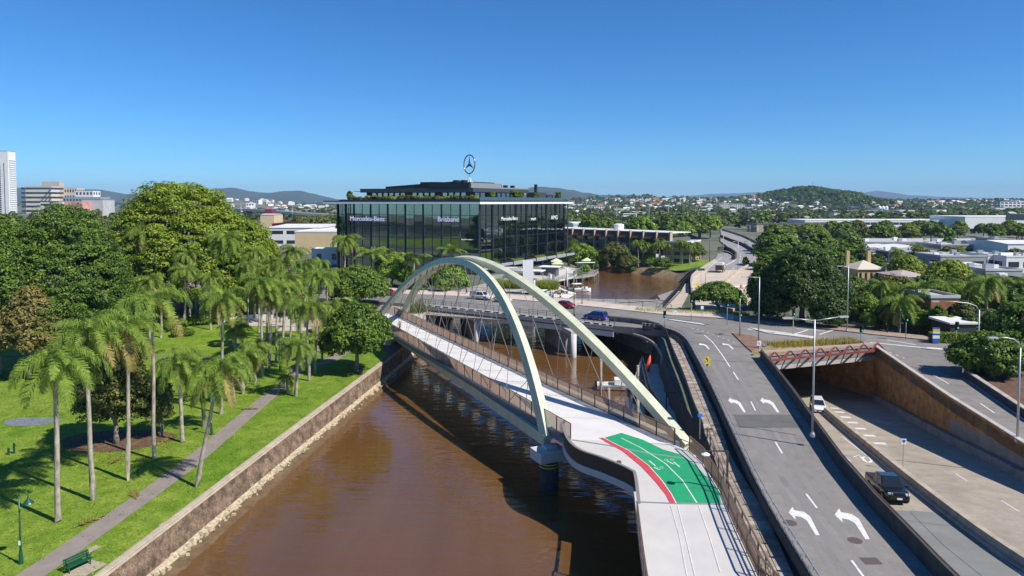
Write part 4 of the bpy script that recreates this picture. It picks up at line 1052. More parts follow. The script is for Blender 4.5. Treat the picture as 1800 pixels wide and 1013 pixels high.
# podium edge over the water, with planter boxes and legs
a = GA + outR * 2.5; 
for i in range(8):
    p0 = a + uR * (LR + 4) * i / 8 + uR * .15; p1 = a + uR * (LR + 4) * (i + 1) / 8 - uR * .15
    mb = MB(); mb.bar(V3(p0, 7.55), V3(p1, 7.55), .7, 1.25 if i % 2 == 0 else .8); mb.build('podium_planter', mat('podium concrete', (.27, .29, .31), .8, 0, .12, .5), sr)
    mb = MB(); mb.bar(V3(p1, 7.4) + outR * .1, V3(p1, 7.4) + outR * .1 + uR * .3, .9, 1.7); mb.build('podium_bracket', CHAR2, sr)
mb = MB(); q = [GA + outR * 2.4 - outL * .3, GA - outL * .3 - outR * 14, GC - outR * 14, GC + outR * 2.4 + uR * 4]; mb.prism([(p.x, p.y) for p in q], 6.8, 7.6); mb.build('podium_slab', CONC_D, sr)
for i in range(9):
    p = a + uR * (LR + 3) * (i + .15) / 8.5 - outR * .6; mb = MB(); mb.box((p.x, p.y, 2.8), (.8, .8, 8.2), .4); mb.build('podium_column', CHAR, sr)
mb = MB(); mb.quad(V3(GA - outR * 5, -1), V3(GC - outR * 5, -1), V3(GC - outR * 5, 6.9), V3(GA - outR * 5, 6.9)); mb.build('undercroft_wall', CHAR, sr)

# ------------------------------------------------------------ generic buildings
WIN = mat('dark window glass', (.02, .028, .035), .12, 0, spec=.8)
def building(name, label, cat, c, w, d, h, rz, wall, roof='flat', roofm=None, rh=2.0, rows=0, cols=0, group=None, over=.3, fs=(.55, .5), parapet=.5, sides=True, extras=(), base=None):
    """walls, a roof, and each window a part of its own; faces -y before turning"""
    t = thing(name, label, cat, (c[0], c[1], base if base is not None else (c[2] if len(c) > 2 else gz(c[0], c[1]))), rz, group)
    mb = MB(); mb.box((0, 0, h / 2 - .4), (w, d, h + .8)); mb.build('wall', wall, t, local=True)
    rm = roofm or GREYP; mb = MB()
    if roof == 'flat':
        mb.box((0, 0, h + .06), (w + .2, d + .2, .12)); 
        for sx, sy, lx, ly in ((0, -1, w + .3, .25), (0, 1, w + .3, .25), (-1, 0, .25, d - .2), (1, 0, .25, d - .2)): mb.box((sx * (w / 2 + .02), sy * (d / 2 + .02), h + parapet / 2 + .1), (lx, ly, parapet))
    elif roof == 'gable':
        a, b = w / 2 + over, d / 2 + over
        mb.add([(-a, -b, h), (a, -b, h), (a, b, h), (-a, b, h), (-a, 0, h + rh), (a, 0, h + rh)], [(0, 1, 5, 4), (2, 3, 4, 5), (1, 2, 5), (3, 0, 4), (3, 2, 1, 0)])
    elif roof == 'hip':
        a, b = w / 2 + over, d / 2 + over; k = max(.1, a - b)
        mb.add([(-a, -b, h), (a, -b, h), (a, b, h), (-a, b, h), (-k, 0, h + rh), (k, 0, h + rh)], [(0, 1, 5, 4), (2, 3, 4, 5), (1, 2, 5), (3, 0, 4), (3, 2, 1, 0)])
    elif roof == 'skillion':
        a, b = w / 2 + over, d / 2 + over
        mb.add([(-a, -b, h), (a, -b, h), (a, b, h), (-a, b, h), (-a, -b, h + .25), (a, -b, h + .25 + rh * .0), (a, b, h + rh), (-a, b, h + rh)], [(3, 2, 1, 0), (4, 5, 6, 7), (0, 1, 5, 4), (1, 2, 6, 5), (2, 3, 7, 6), (3, 0, 4, 7)])
    elif roof == 'wedge':
        a, b = w / 2 + over, d / 2 + over
        mb.add([(-a, -b, h), (a, -b, h), (a, b, h), (-a, b, h), (-a, -b, h + .3), (a, -b, h + rh), (a, b, h + rh), (-a, b, h + .3)], [(3, 2, 1, 0), (4, 5, 6, 7), (0, 1, 5, 4), (1, 2, 6, 5), (2, 3, 7, 6), (3, 0, 4, 7)])
    rf = mb.build('roof', rm, t, local=True)
    if rows and cols:
        fh = h / rows; ww = w / cols * fs[0]; wh = fh * fs[1]; pr = None
        for i in range(rows):
            for j in range(cols):
                x = -w / 2 + w / cols * (j + .5); z = fh * (i + .55)
                if pr is None: mb = MB(); mb.box((0, 0, 0), (ww, .12, wh)); pr = mb.build('window', WIN, t, local=True); o = pr
                else: o = pr.copy(); COL.objects.link(o); o.parent = t
                o.location = (x, -d / 2 - .02, z)
        if sides:
            n = max(1, int(cols * d / w))
            for i in range(rows):
                for sx in (-1, 1):
                    for j in range(n):
                        o = pr.copy(); COL.objects.link(o); o.parent = t; o.rotation_euler = (0, 0, math.pi / 2)
                        o.location = (sx * (w / 2 + .02), -d / 2 + d / n * (j + .5), fh * (i + .55))
    for nm, m_, bx in extras:
        mb = MB(); mb.box(bx[:3], bx[3:]); mb.build(nm, m_, t, local=True)
    return t
BW_ = mat('white render', (.72, .71, .69), .8, 0, .08, .1); BC = mat('cream render', (.58, .45, .27), .85, 0, .08, .2); BG = mat('grey metal wall', (.33, .34, .35), .6, 0, .1, .2)
BB = mat('brick wall', (.26, .115, .06), .9, 0, .2, .6); BT = mat('tan wall', (.42, .33, .22), .85, 0, .1, .2)
RW = mat('white metal roof', (.70, .69, .66), .6, 0, .1, .15); RG = mat('grey metal roof', (.46, .455, .44), .6, 0, .15, .15); RT = mat('terracotta tiles', (.36, .115, .05), .85, 0, .2, .3); RB = mat('brown roof tiles', (.105, .065, .05), .9, 0, .25, .8)
RGN = mat('green metal roof', (.22, .32, .09), .6, 0, .1, .3); RDK = mat('dark roof', (.10, .10, .105), .7, 0, .15, .2); RED_W = mat('red wall', (.42, .03, .035), .6); BLUEW = mat('blue shopfront', (.03, .06, .15), .6)
# motel along the creek: three dark storeys under a brown tiled skirt, cream fin walls
m0, m1 = Vector((24, 318, 5)), Vector((63.5, 272, 5)); md = (m1 - m0); mL = md.length; md.normalize(); mo = Vector((-md.y, md.x, 0)); mo = mo if mo.y < 0 else -mo
mt = thing('creekside_motel', 'long low motel with brown tiled skirt roof and cream fin walls by the creek', 'building', m0)
def mquad(s0, s1, d0, d1, z0, z1, m, name, parent=None):
    q = [m0 + md * s0 - mo * d0, m0 + md * s1 - mo * d0, m0 + md * s1 - mo * d1, m0 + md * s0 - mo * d1]; mb = MB(); mb.prism([(p.x, p.y) for p in q], z0, z1); return mb.build(name, m, parent or mt)
mquad(-14, mL, .6, 13, 1.5, 13.6, mat('motel wall', (.10, .095, .09), .8), 'wall')
mquad(-14, mL, .2, 13.4, 15.4, 15.7, RW, 'roof')
for z in (7.2, 10.2): mquad(-14, mL, -.6, .5, z - .2, z + .75, mat('motel balcony', (.12, .135, .15), .7), 'balcony')
nf = 11
for i in range(nf + 1):
    s = -14 + (mL + 14) * i / nf; mquad(s - .25, s + .25, -1.0, .58, 1.5, 16.0, BT, 'fin_wall')
for i in range(nf):
    s0 = -14 + (mL + 14) * i / nf + .3; s1 = -14 + (mL + 14) * (i + 1) / nf - .3; mb = MB()
    a_, b_ = m0 + md * s0 + mo * .9, m0 + md * s1 + mo * .9; c_, d_ = m0 + md * s1 - mo * .5, m0 + md * s0 - mo * .5
    mb.quad(V3(a_, 12.9), V3(b_, 12.9), V3(c_, 15.5), V3(d_, 15.5)); o = mb.build('tiled_skirt', RB, mt); sm = o.modifiers.new('t', 'SOLIDIFY'); sm.thickness = .2
    for z in (5.2, 8.2, 11.2): mquad(s0 + .4, s1 - .4, .5, .58, z, z + 1.6, WIN, 'window')
building('motel_wing', 'cream end wing of the motel facing the bank lawn', 'building', (69, 276), 11, 16, 8.6, -.5, BT, 'flat', RW, rows=3, cols=3, fs=(.6, .5))
tk = thing('rooftop_tank', 'white cylindrical tank on the motel roof', 'tank', Vector((47, 300, 15.7))); mb = MB(); mb.lathe((47, 300, 15.7), [(2.2, 0), (2.2, 2.4), (1.2, 2.7)], 20); mb.build('tank_body', WHITEP, tk)
# behind and left of the showroom
def at(px, py_base, Y): 
    q = PY(px, 400, Y); return (q.x, Y)
def zt(py, Y): return PY(900, py, Y).z
def bpx(name, label, cat, px0, px1, ytop, Y, depth, wall, **k):
    a, b = PY(px0, 400, Y).x, PY(px1, 400, Y).x; g_ = gz((a + b) / 2, Y + depth / 2); h = zt(ytop, Y) - g_
    rh = k.pop('rhp', 0); rh_m = rh * Y / 1200
    return building(name, label, cat, ((a + b) / 2, Y + depth / 2), abs(b - a), depth, h - rh_m, k.pop('rz', 0), wall, rh=max(rh_m, .3), **k)
bpx('cream_warehouse', 'plain cream panelled warehouse wall beside the glass showroom', 'building', 518, 640, 409, 300, 30, BC, roof='flat', roofm=RW)
bpx('white_showroom', 'white low showroom with dark window band behind the cream warehouse', 'building', 470, 562, 397, 345, 30, BW_, roof='skillion', roofm=RW, rhp=4, rows=2, cols=3, fs=(.8, .35))
bpx('red_wedge_hall', 'red wedge roofed hall above the white showroom', 'building', 478, 530, 388, 420, 25, RED_W, roof='wedge', roofm=mat('maroon roof', (.12, .02, .03), .6), rhp=6)
bpx('green_roof_pavilion', 'small pavilion with green double gable roof near the showroom', 'building', 549, 590, 434, 262, 14, BT, roof='gable', roofm=RGN, rhp=9, rows=1, cols=4, fs=(.8, .6))
bpx('white_shed', 'white flat roofed shed before the green roofed pavilion', 'building', 547, 600, 440, 250, 8, BW_, roof='flat', roofm=RW, rows=1, cols=2, fs=(.3, .4))
bpx('cream_sheds', 'small cream industrial shed among the trees near the elevated road', 'building', 458, 482, 376, 520, 20, BC, roof='gable', roofm=RG, rhp=2)
bpx('maroon_billboard_building', 'maroon cube building standing beneath the elevated road', 'building', 466, 478, 368, 560, 10, mat('maroon wall', (.2, .02, .05), .6), roof='flat')
# elevated road far left
ev = thing('elevated_motorway', 'pale elevated motorway on piers crossing behind the park trees', 'bridge', PY(470, 375, 640))
pts_ = [PY(330, 366, 700), PY(420, 368, 680), PY(480, 371, 650), PY(530, 375, 620), PY(600, 380, 600)]
mb = MB(); mb.sweep(pts_, [(-6, 0), (-6, .9), (-5.6, .9), (-5.6, .2), (5.6, .2), (5.6, .9), (6, .9), (6, -1.2), (-6, -1.2)], close=True, cap=True); mb.build('deck', mat('motorway concrete', (.52, .49, .46), .85), ev)
for p in dense(pts_, 28): mb = MB(); mb.box((p.x, p.y, (p.z + 3) / 2), (1.8, 1.8, p.z - 4)); mb.build('pier', CONC, ev)
ev2 = thing('curving_flyover', 'grey flyover curving behind the motel trees with a bus on it', 'bridge', PY(1180, 400, 520))
pts_ = smooth_line([PY(1080, 385, 640), PY(1130, 388, 600), PY(1180, 391, 550), PY(1210, 396, 490), PY(1230, 405, 430)], 5)
mb = MB(); mb.sweep(pts_, [(-4.5, 0), (-4.5, 1.0), (-4.2, 1.0), (-4.2, .2), (4.2, .2), (4.2, 1.0), (4.5, 1.0), (4.5, -1.3), (-4.5, -1.3)], close=True, cap=True); mb.build('deck', CONC_D, ev2)
for p in pts_[::4]: mb = MB(); mb.box((p.x, p.y, (p.z + 3) / 2), (1.6, 1.6, p.z - 4)); mb.build('pier', CONC_D, ev2)
# towers at far left
tw = building('apartment_tower', 'tall white apartment tower with dark balcony slots on the skyline', 'tower', (PY(-9, 300, 1150).x, 1158), 46, 18, zt(264, 1150) - 5, 0, BW_, 'flat', RDK, extras=(('dark_slot', WIN, (8, -9.05, 44, 4.2, .4, 88)), ('dark_slot', WIN, (16, -9.05, 44, 1.1, .3, 92)), ('roof_plant', RDK, (12, 0, 92, 14, 14, 3))))
Ht = zt(264, 1150) - 5
for i in range(26):
    mb = MB(); mb.box((23.4, 0, 3 + i * (Ht - 14) / 26), (2.0, 15, .6)); mb.build('balcony', WHITEP, tw, local=True)
    mb = MB(); mb.box((8, -9.3, 3 + i * (Ht - 14) / 26), (4.2, .5, 1.0)); mb.build('balcony', BW_, tw, local=True)
hs = bpx('hospital_block', 'cream hospital block with blue ribbon windows on the skyline', 'building', 47, 92, 328, 1350, 25, mat('pale cream concrete', (.62, .56, .48), .85), roof='flat', roofm=RG, rows=6, cols=1, fs=(.98, .45))
bpx('hospital_plant_tower', 'taller cream plant tower rising from the ribbon windowed hospital', 'building', 76, 106, 320, 1385, 15, mat('beige concrete', (.50, .42, .35), .85), roof='flat', roofm=RG)
bpx('hospital_wing', 'stepped cream hospital wing beside the ribbon windowed block', 'building', 110, 137, 331, 1400, 25, mat('beige concrete2', (.60, .53, .46), .85), roof='flat', rows=4, cols=6)
bpx('hospital_wing', 'white hospital wing at the end nearest the big tree', 'building', 134, 165, 336, 1380, 25, BW_, roof='flat', rows=4, cols=5)
bpx('glass_annex', 'pale glass annex below the hospital wings', 'building', 112, 178, 347, 1250, 30, mat('glass annex', (.25, .33, .38), .3), roof='flat', rows=2, cols=12)
bpx('red_patterned_building', 'building with faded red patterned screen below the hospital', 'building', 105, 146, 354, 1000, 30, mat('red screen', (.48, .17, .15), .8, 0, .3, .15, col2=(.62, .40, .34)), roof='flat')
bpx('grey_shed', 'grey metal shed beside the red patterned building', 'building', 146, 182, 352, 1020, 30, RG, roof='flat')
bpx('striped_carpark', 'white striped car park building under the hospital', 'building', 72, 106, 356, 990, 30, BW_, roof='flat', rows=3, cols=1, fs=(.98, .4))
# right side of the creek: town blocks
H1 = bpx('heritage_house', 'yellow rendered house with pale hipped roof and chimneys behind dark trees', 'house', 1510, 1558, 460, 186, 9, mat('ochre render', (.52, .38, .18), .85), roof='hip', roofm=mat('old cream roof', (.55, .50, .40), .7), rhp=14, over=.4, rows=1, cols=5, fs=(.35, .5))
for x in (-3, 3):
    mb = MB(); hh = H1.children[0].dimensions.z if False else 11.5; mb.box((x, 3, 6.3), (.9, .9, 5.6)); mb.build('chimney', mat('ochre render', (.5, .36, .17)), H1, local=True)
bpx('old_roof_house', 'old house with faded pink iron roof and twin vents above the palms', 'house', 1585, 1635, 478, 165, 10, BT, roof='hip', roofm=mat('faded pink iron', (.42, .33, .32), .8, 0, .2, .8), rhp=9, over=.5)
rowb = [  # px0, px1, ytop, Y, depth, wall, roof kind, roof mat, extra, label
 (1520, 1800, 427, 330, 30, BG, 'flat', RG, 'long grey flat roofed warehouse with rooftop air units'),
 (1480, 1520, 433, 300, 16, BW_, 'flat', RW, 'small white shop with scaffold rails at the end of the shop row'),
 (1500, 1545, 433, 300, 18, BW_, 'wedge', RW, 'white saw-tooth shed, first of the row of sloped white roofs'),
 (1546, 1582, 433, 296, 18, BW_, 'wedge', RW, 'white saw-tooth shed, second of the row of sloped white roofs'),
 (1583, 1612, 433, 292, 18, BW_, 'wedge', RW, 'white saw-tooth shed, last of the row of sloped white roofs'),
 (1490, 1560, 443, 270, 14, BLUEW, 'flat', RG, 'low dark blue fronted shop below the saw-tooth sheds'),
 (1562, 1672, 444, 262, 16, BLUEW, 'flat', RG, 'long dark blue shopfront with rooftop air units and palms before it'),
 (1655, 1715, 432, 285, 18, CONC_D, 'flat', RG, 'dark concrete walled warehouse behind the shopfronts'),
 (1716, 1745, 424, 290, 14, BG, 'gable', RG, 'grey gabled roof house beside the concrete warehouse'),
 (1748, 1772, 421, 300, 12, BT, 'flat', RG, 'cream boxy building with roof vents near the edge of the shops'),
 (1773, 1840, 425, 265, 24, BW_, 'gable', RW, 'large white shed with pale gabled roof at the town edge'),
 (1655, 1735, 452, 222, 14, mat('grey vertical boards', (.30, .30, .31), .7), 'flat', RG, 'grey boarded low shop under the blue strip'),
 (1738, 1770, 450, 226, 10, BW_, 'flat', RW, 'white shop with a red awning strip'),
 (1771, 1850, 453, 220, 14, BW_, 'flat', RW, 'white glazed car yard office beside the red awning shop'),
 (1690, 1760, 468, 196, 14, RW, 'skillion', RW, 'wide pale metal roof in front of the red awning shop'),
 (1735, 1800, 477, 172, 12, BG, 'flat', RG, 'grey corrugated shed above the red fence'),
 (1695, 1736, 486, 176, 10, mat('orange brick', (.50, .20, .07), .85), 'flat', RW, 'low orange brick shop beside the grey corrugated shed'),
 (1756, 1800, 492, 166, 4, RED_W, 'flat', RDK, 'long red painted wall in front of the corrugated shed'),
 (1500, 1555, 447, 245, 12, BG, 'gable', RG, 'grey roofed workshop behind the heritage chimneys'),
]
for a_, b_, yt, Y, dp, wl_, rk, rmm, lab in rowb:
    ex = ()
    t = bpx('town_building', lab, 'building', a_, b_, yt, Y, dp, wl_, roof=rk, roofm=rmm, rhp=4 if rk != 'flat' else 0, rows=1 if rk == 'flat' else 0, cols=max(2, (b_ - a_) // 22), fs=(.7, .35))
    w_ = PY(b_, 400, Y).x - PY(a_, 400, Y).x; h_ = zt(yt, Y) - 5
    if rk == 'flat':
        for k in range(max(1, (b_ - a_) // 18)):
            mb = MB(); s_ = R.uniform(.8, 1.6); mb.box((R.uniform(-.45, .45) * w_, R.uniform(-.3, .4) * dp, h_ + .12 + s_ / 2), (s_ * R.uniform(.8, 2), s_, s_)); mb.build('air_unit', R.choice([STEEL, WHITEP, GREYP]), t, local=True)
bpx('green_gable_shed', 'little shed with pale green gable roof beside the red wall', 'shed', 1765, 1800, 500, 158, 6, BW_, roof='gable', roofm=mat('pale green roof', (.30, .42, .36), .6), rhp=8)
bpx('brick_house', 'orange brick house hidden among the palms at the crossroads', 'house', 1640, 1690, 525, 118, 8, BB, roof='flat', roofm=RG, rows=1, cols=2, fs=(.5, .4))
cp = bpx('carport', 'white curved carport roof among the bushes near the crossroads', 'carport', 1676, 1722, 566, 108, 5, DARKSTEEL, roof='skillion', roofm=RW, rhp=4)
# long white depot on the far side of the trees
dp_ = bpx('bus_depot', 'very long white depot with open dark bays across the middle distance', 'building', 1415, 1695, 388, 620, 40, BW_, roof='flat', roofm=RW, rows=1, cols=22, fs=(.92, .35), sides=False)
bpx('pale_big_shed', 'big pale blue white store with dark band at the edge of town', 'building', 1696, 1900, 382, 590, 50, BW_, roof='flat', roofm=RW, extras=(('dark_band', WIN, (20, -25.1, 10, 70, .4, 5)), ('sign_board', mat('ochre sign', (.5, .33, .05)), (18, -25.4, 10, 8, .3, 4))))
bpx('low_long_shed', 'long low brown roofed shed before the depot', 'building', 1330, 1480, 395, 520, 20, BT, roof='flat', roofm=RDK)
bpx('white_flat_store', 'large white flat roofed store behind the motel', 'building', 1008, 1110, 396, 480, 40, BW_, roof='flat', roofm=RW, parapet=1.2)
for a_, b_, yt, Y, lab in ((1018, 1060, 388, 560, 'white shed with dark windows on the skyline of the big store'), (1193, 1206, 381, 700, 'bright red cube store beyond the flyover'), (1174, 1182, 389, 560, 'white and orange billboard by the flyover')):
    bpx('distant_store', lab, 'building', a_, b_, yt, Y, 12, RED_W if 'red' in lab else BW_, roof='flat', rows=1 if 'shed' in lab else 0, cols=4, extras=(('orange_stripe', mat('orange', (.7, .3, .02)), (0, -6.1, 7, 4, .3, 1.6)),) if 'billboard' in lab else ())

# ------------------------------------------------------------ vegetation
def quads_mesh(name, co, mat_, smooth=False):
    """co: (n,4,3) array of quads -> mesh"""
    n = len(co); me = bpy.data.meshes.new(name)
    me.vertices.add(n * 4); me.vertices.foreach_set('co', co.reshape(-1).astype(np.float32))
    me.loops.add(n * 4); me.loops.foreach_set('vertex_index', np.arange(n * 4, dtype=np.int32))
    me.polygons.add(n); me.polygons.foreach_set('loop_start', np.arange(0, n * 4, 4, dtype=np.int32)); me.polygons.foreach_set('loop_total', np.full(n, 4, dtype=np.int32))
    me.materials.append(mat_); me.update(calc_edges=True); me.validate(); return me
def nrmz(a): return a / (np.linalg.norm(a, axis=1, keepdims=True) + 1e-9)
def leaf_quads(pos, nor, size, rng, aspect=.6):
    n = len(pos); t = rng.normal(size=(n, 3)); t = nrmz(np.cross(nor, t)); b = np.cross(nor, t)
    s = size * rng.uniform(.6, 1.35, (n, 1)); l = t * s; w = b * s * aspect; up = nor * s * .18
    return np.stack([pos - l - up, pos + w * .9 - up * .2, pos + l - up, pos - w * .9 + up], 1)
def crown_quads(blobs, n_clump, cr, n_leaf, leaf, seed, flat=.7, low=-.35):
    rng = np.random.default_rng(seed); B = np.array(blobs, float); vol = (B[:, 3] * B[:, 4] + B[:, 3] * B[:, 5]); pr = vol / vol.sum(); out = []
    bi = rng.choice(len(B), n_clump * 3, p=pr); d = nrmz(rng.normal(size=(n_clump * 3, 3))); d = d[:, :]; keep = d[:, 2] > low; bi, d = bi[keep], d[keep]
    c = B[bi, :3] + d * B[bi, 3:6] * rng.uniform(.78, 1.04, (len(d), 1)); ok = np.ones(len(c), bool)
    for k in range(len(B)):
        q = (c - B[k, :3]) / B[k, 3:6]; ok &= ~((np.linalg.norm(q, axis=1) < .72) & (bi != k))
    c, d = c[ok][:n_clump], d[ok][:n_clump]
    m = len(c); rad = cr * rng.uniform(.55, 1.4, (m, 1))
    ci = np.repeat(np.arange(m), n_leaf); dd = nrmz(rng.normal(size=(m * n_leaf, 3)) + np.array([0, 0, .25])); r = rng.uniform(.35, 1, (m * n_leaf, 1)) ** .5
    off = dd * rad[ci] * r; off[:, 2] *= flat; pos = c[ci] + off
    nor = nrmz(dd * .8 + d[ci] * .35 + np.array([0, 0, .3]) + rng.normal(size=pos.shape) * .35)
    return leaf_quads(pos, nor, leaf, rng), c
LF = {
 'lime': leafmat('lime foliage', (.34, .41, .028), (.09, .17, .014)), 'deep': leafmat('deep green foliage', (0.18, 0.275, 0.03), (0.045, 0.10, 0.016)),
 'mid': leafmat('mid green foliage', (.185, .275, .028), (.05, .115, .015)), 'rust': leafmat('rusty foliage', (.33, .27, .075), (.13, .125, .035)),
 'olive': leafmat('olive foliage', (.225, .235, .05), (.08, .105, .025)), 'bright': leafmat('bright foliage', (0.275, 0.392, 0.043), (0.102, 0.203, 0.017)),
 'dark': leafmat('dark foliage', (.085, .145, .02), (.02, .055, .01)), 'redgreen': leafmat('red green foliage', (.24, .21, .06), (.055, .115, .022), scale=1.2),
 'grey': leafmat('grey green foliage', (0.145, 0.174, 0.072), (0.065, 0.094, 0.041)), 'palm': leafmat('palm foliage', (.29, .39, .06), (.075, .15, .024), scale=.9, rough=.6, spec=.15),
 'palmdry': leafmat('dry palm foliage', (0.435, 0.362, 0.102), (0.203, 0.174, 0.043), scale=.9), 'fan': leafmat('fan palm foliage', (0.319, 0.392, 0.102), (0.102, 0.174, 0.043), scale=.9),
 'reed': leafmat('reed foliage', (.42, .46, .08), (.20, .26, .035), .4), 'dry': leafmat('dry grass foliage', (0.522, 0.435, 0.102), (0.232, 0.203, 0.043)),
}
def trunk_mesh(h, r, blobs, seed, name='trunk'):
    rr = random.Random(seed); mb = MB(); k = 6
    pts_ = [Vector((rr.uniform(-.15, .15) * i, rr.uniform(-.15, .15) * i, h * i / k)) for i in range(k + 1)]
    mb.tube(pts_, [r * (1.5 if i == 0 else 1.1 - .55 * i / k) for i in range(k + 1)], 9)
    for b in blobs[:9]:
        st = pts_[rr.choice((3, 4, 5))]; en = Vector(b[:3]); mid = st.lerp(en, .5) + Vector((rr.uniform(-.4, .4), rr.uniform(-.4, .4), rr.uniform(-.3, .5)))
        mb.tube([st, mid, en + Vector((0, 0, b[5] * .3))], [r * .42, r * .28, r * .1], 6)
    return mb
def tree(label, base, blobs, leafkey, n_clump, cr, n_leaf, leaf, th, tr, seed, group=None, name='tree', cat='tree', flat=.7, bark=BARK, low=-.7):
    t = thing(name, label, cat, base, 0, group)
    trunk_mesh(th, tr, blobs, seed).build('trunk', bark, t, smooth=True, local=True)
    q, _ = crown_quads(blobs, n_clump, cr, n_leaf, leaf, seed, flat, low); o = bpy.data.objects.new('crown', quads_mesh('crown', q, LF[leafkey])); link(o, t); return t
def blobs_for(rx, ry, h0, h1, n, seed, top=1.0, spread=.62, sr=(.2, .42)):
    """a crown of overlapping lobes between heights h0 and h1"""
    rr = random.Random(seed); out = [(0, 0, (h0 + h1) / 2 + (h1 - h0) * .1, rx * .62, ry * .62, (h1 - h0) * .42)]
    for k in range(n):
        a = k * 2.4 + rr.uniform(-.3, .3); f = math.sqrt((k + .6) / n) * spread * rr.uniform(.85, 1.15); e = 1 - (f / .75) ** 2
        z = h0 + (h1 - h0) * (.22 + .46 * max(0, e) * top + rr.uniform(-.1, .1)); s = rr.uniform(*sr)
        out.append((math.cos(a) * rx * f, math.sin(a) * ry * f, z, rx * s, ry * s, (h1 - h0) * rr.uniform(.2, .32) * (.75 if sr[1] < .35 else 1)))
    return out
def tree_px(label, px, pybase, wpx, pytop, pylow, key, n_clump=260, cr=None, n_leaf=60, leaf=None, lobes=14, seed=1, basez=None, th=None, dscale=1.0, sr=(.2, .42), spread=.62, **k):
    b = PG(px, pybase) if basez is None else P(px, pybase, basez); Y = b.y; s = Y / 1200
    rx = wpx / 2 * s; h1 = PY(900, pytop, Y).z - b.z; h0 = PY(900, pylow, Y).z - b.z
    bl_ = blobs_for(rx, rx * dscale, h0, h1, lobes, seed, 1.0, spread, sr); cr = cr or rx * .16; leaf = leaf or max(.16, cr * .26)
    return tree(label, b, bl_, key, n_clump, cr, n_leaf, leaf, th or max(1.5, h0 + (h1 - h0) * .45), max(.18, rx * .055), seed, **k)
tree_px('huge lime green spreading tree with domed crown towering over the park', 318, 545, 315, 322, 540, 'lime', 1900, 1.7, 80, .26, 75, 11, dscale=.8, sr=(.12, .25), spread=.74, flat=.42)
tree_px('lime green spreading tree lobe lower against the cream warehouse', 440, 540, 125, 392, 535, 'lime', 600, 1.3, 70, .26, 14, 12)
tree_px('dense dark green fig tree with broad crown at the park edge', 120, 640, 250, 368, 610, 'deep', 1600, 1.2, 76, .19, 55, 13, sr=(.14, .28), spread=.7, flat=.5)
tree_px('dark fig tree cut by the picture edge behind the rusty tree', 0, 660, 150, 392, 640, 'deep', 800, 1.1, 70, .20, 16, 14)
tree_px('rusty olive leaved tree standing before the dark fig', 52, 668, 112, 507, 640, 'rust', 420, .75, 50, .2, 14, 15)
tree_px('red tinged bushy tree over the mulch bed', 205, 780, 152, 602, 770, 'redgreen', 620, .6, 50, .16, 18, 16, dscale=.8)
tree_px('red tinged shrub beside the tall pale palm trunk on the lawn', 282, 768, 58, 668, 762, 'redgreen', 220, .42, 50, .14, 8, 17)
tree_px('flat topped broad leaved tree at the park end of the footbridge', 628, 655, 136, 534, 632, 'mid', 560, .75, 50, .22, 20, 18)
tree_px('round dense green tree between park road and showroom', 628, 545, 128, 470, 540, 'mid', 620, 1.0, 46, .27, 18, 19)
tree_px('dark green tree screening the showroom forecourt behind the arch', 790, 517, 84, 470, 512, 'bright', 330, .95, 46, .28, 10, 20)
tree_px('small bright tree at the foot of the showroom beside the arch', 735, 516, 52, 478, 512, 'bright', 160, .8, 46, .28, 7, 21)
tree_px('spreading bright tree on the forecourt left of the arch', 690, 505, 80, 455, 498, 'bright', 260, 1.0, 46, .3, 9, 22)
tree_px('large dark evergreen tree at the crossroads beyond the turning road', 1408, 573, 186, 440, 566, 'dark', 1400, 1.1, 70, .22, 40, 23, sr=(.15, .3), spread=.68, flat=.6)
tree_px('dark evergreen tree tucked behind the crossroads evergreen', 1350, 545, 70, 452, 545, 'deep', 300, 1.2, 46, .34, 9, 24)
tree_px('broad umbrella shaped green tree by the creek path', 1262, 549, 98, 499, 536, 'mid', 420, .85, 46, .25, 14, 25)
tree_px('bright green small tree at the kerb below the dark evergreen', 1521, 580, 52, 518, 576, 'bright', 220, .6, 50, .2, 8, 26)
tree_px('olive green tree behind the palms at the crossroads', 1570, 560, 120, 488, 560, 'olive', 420, .95, 46, .28, 14, 27)
tree_px('olive green tree beside the orange brick house', 1690, 545, 130, 490, 545, 'olive', 420, .95, 46, .28, 14, 28)
tree_px('glossy green tree leaning over the wall at the far ramp', 1738, 676, 145, 588, 668, 'mid', 620, .62, 50, .2, 18, 29)
tree_px('dark green tree at the picture edge behind the ramp tree', 1795, 640, 120, 535, 635, 'mid', 420, .75, 46, .24, 14, 30)
tree_px('deep green tree beside the hedge at the crossroads', 1640, 590, 60, 545, 588, 'deep', 240, .6, 46, .22, 8, 31)
tree_px('lime green tree crown rising behind the heritage house', 1592, 505, 76, 453, 500, 'lime', 260, 1.2, 46, .4, 9, 32)
tree_px('lime green tree crown beside the pink iron roof', 1668, 515, 90, 462, 510, 'lime', 260, 1.1, 46, .38, 9, 33)
for i, (px, py, w_, yt, key) in enumerate(((1648, 594, 44, 540, 'mid'), (1668, 598, 34, 556, 'bright'), (1705, 604, 46, 556, 'mid'), (1690, 590, 50, 530, 'olive'), (1615, 588, 40, 545, 'bright'), (1560, 584, 46, 530, 'mid'), (1475, 576, 44, 528, 'mid'), (1745, 606, 60, 548, 'mid'), (1540, 578, 40, 545, 'olive'))):
    tree_px('leafy garden bush crowding the crossroads pavement', px, py, w_, yt, py - 1, key, 200, None, 50, None, 9, 800 + i, group='crossroads garden bushes')
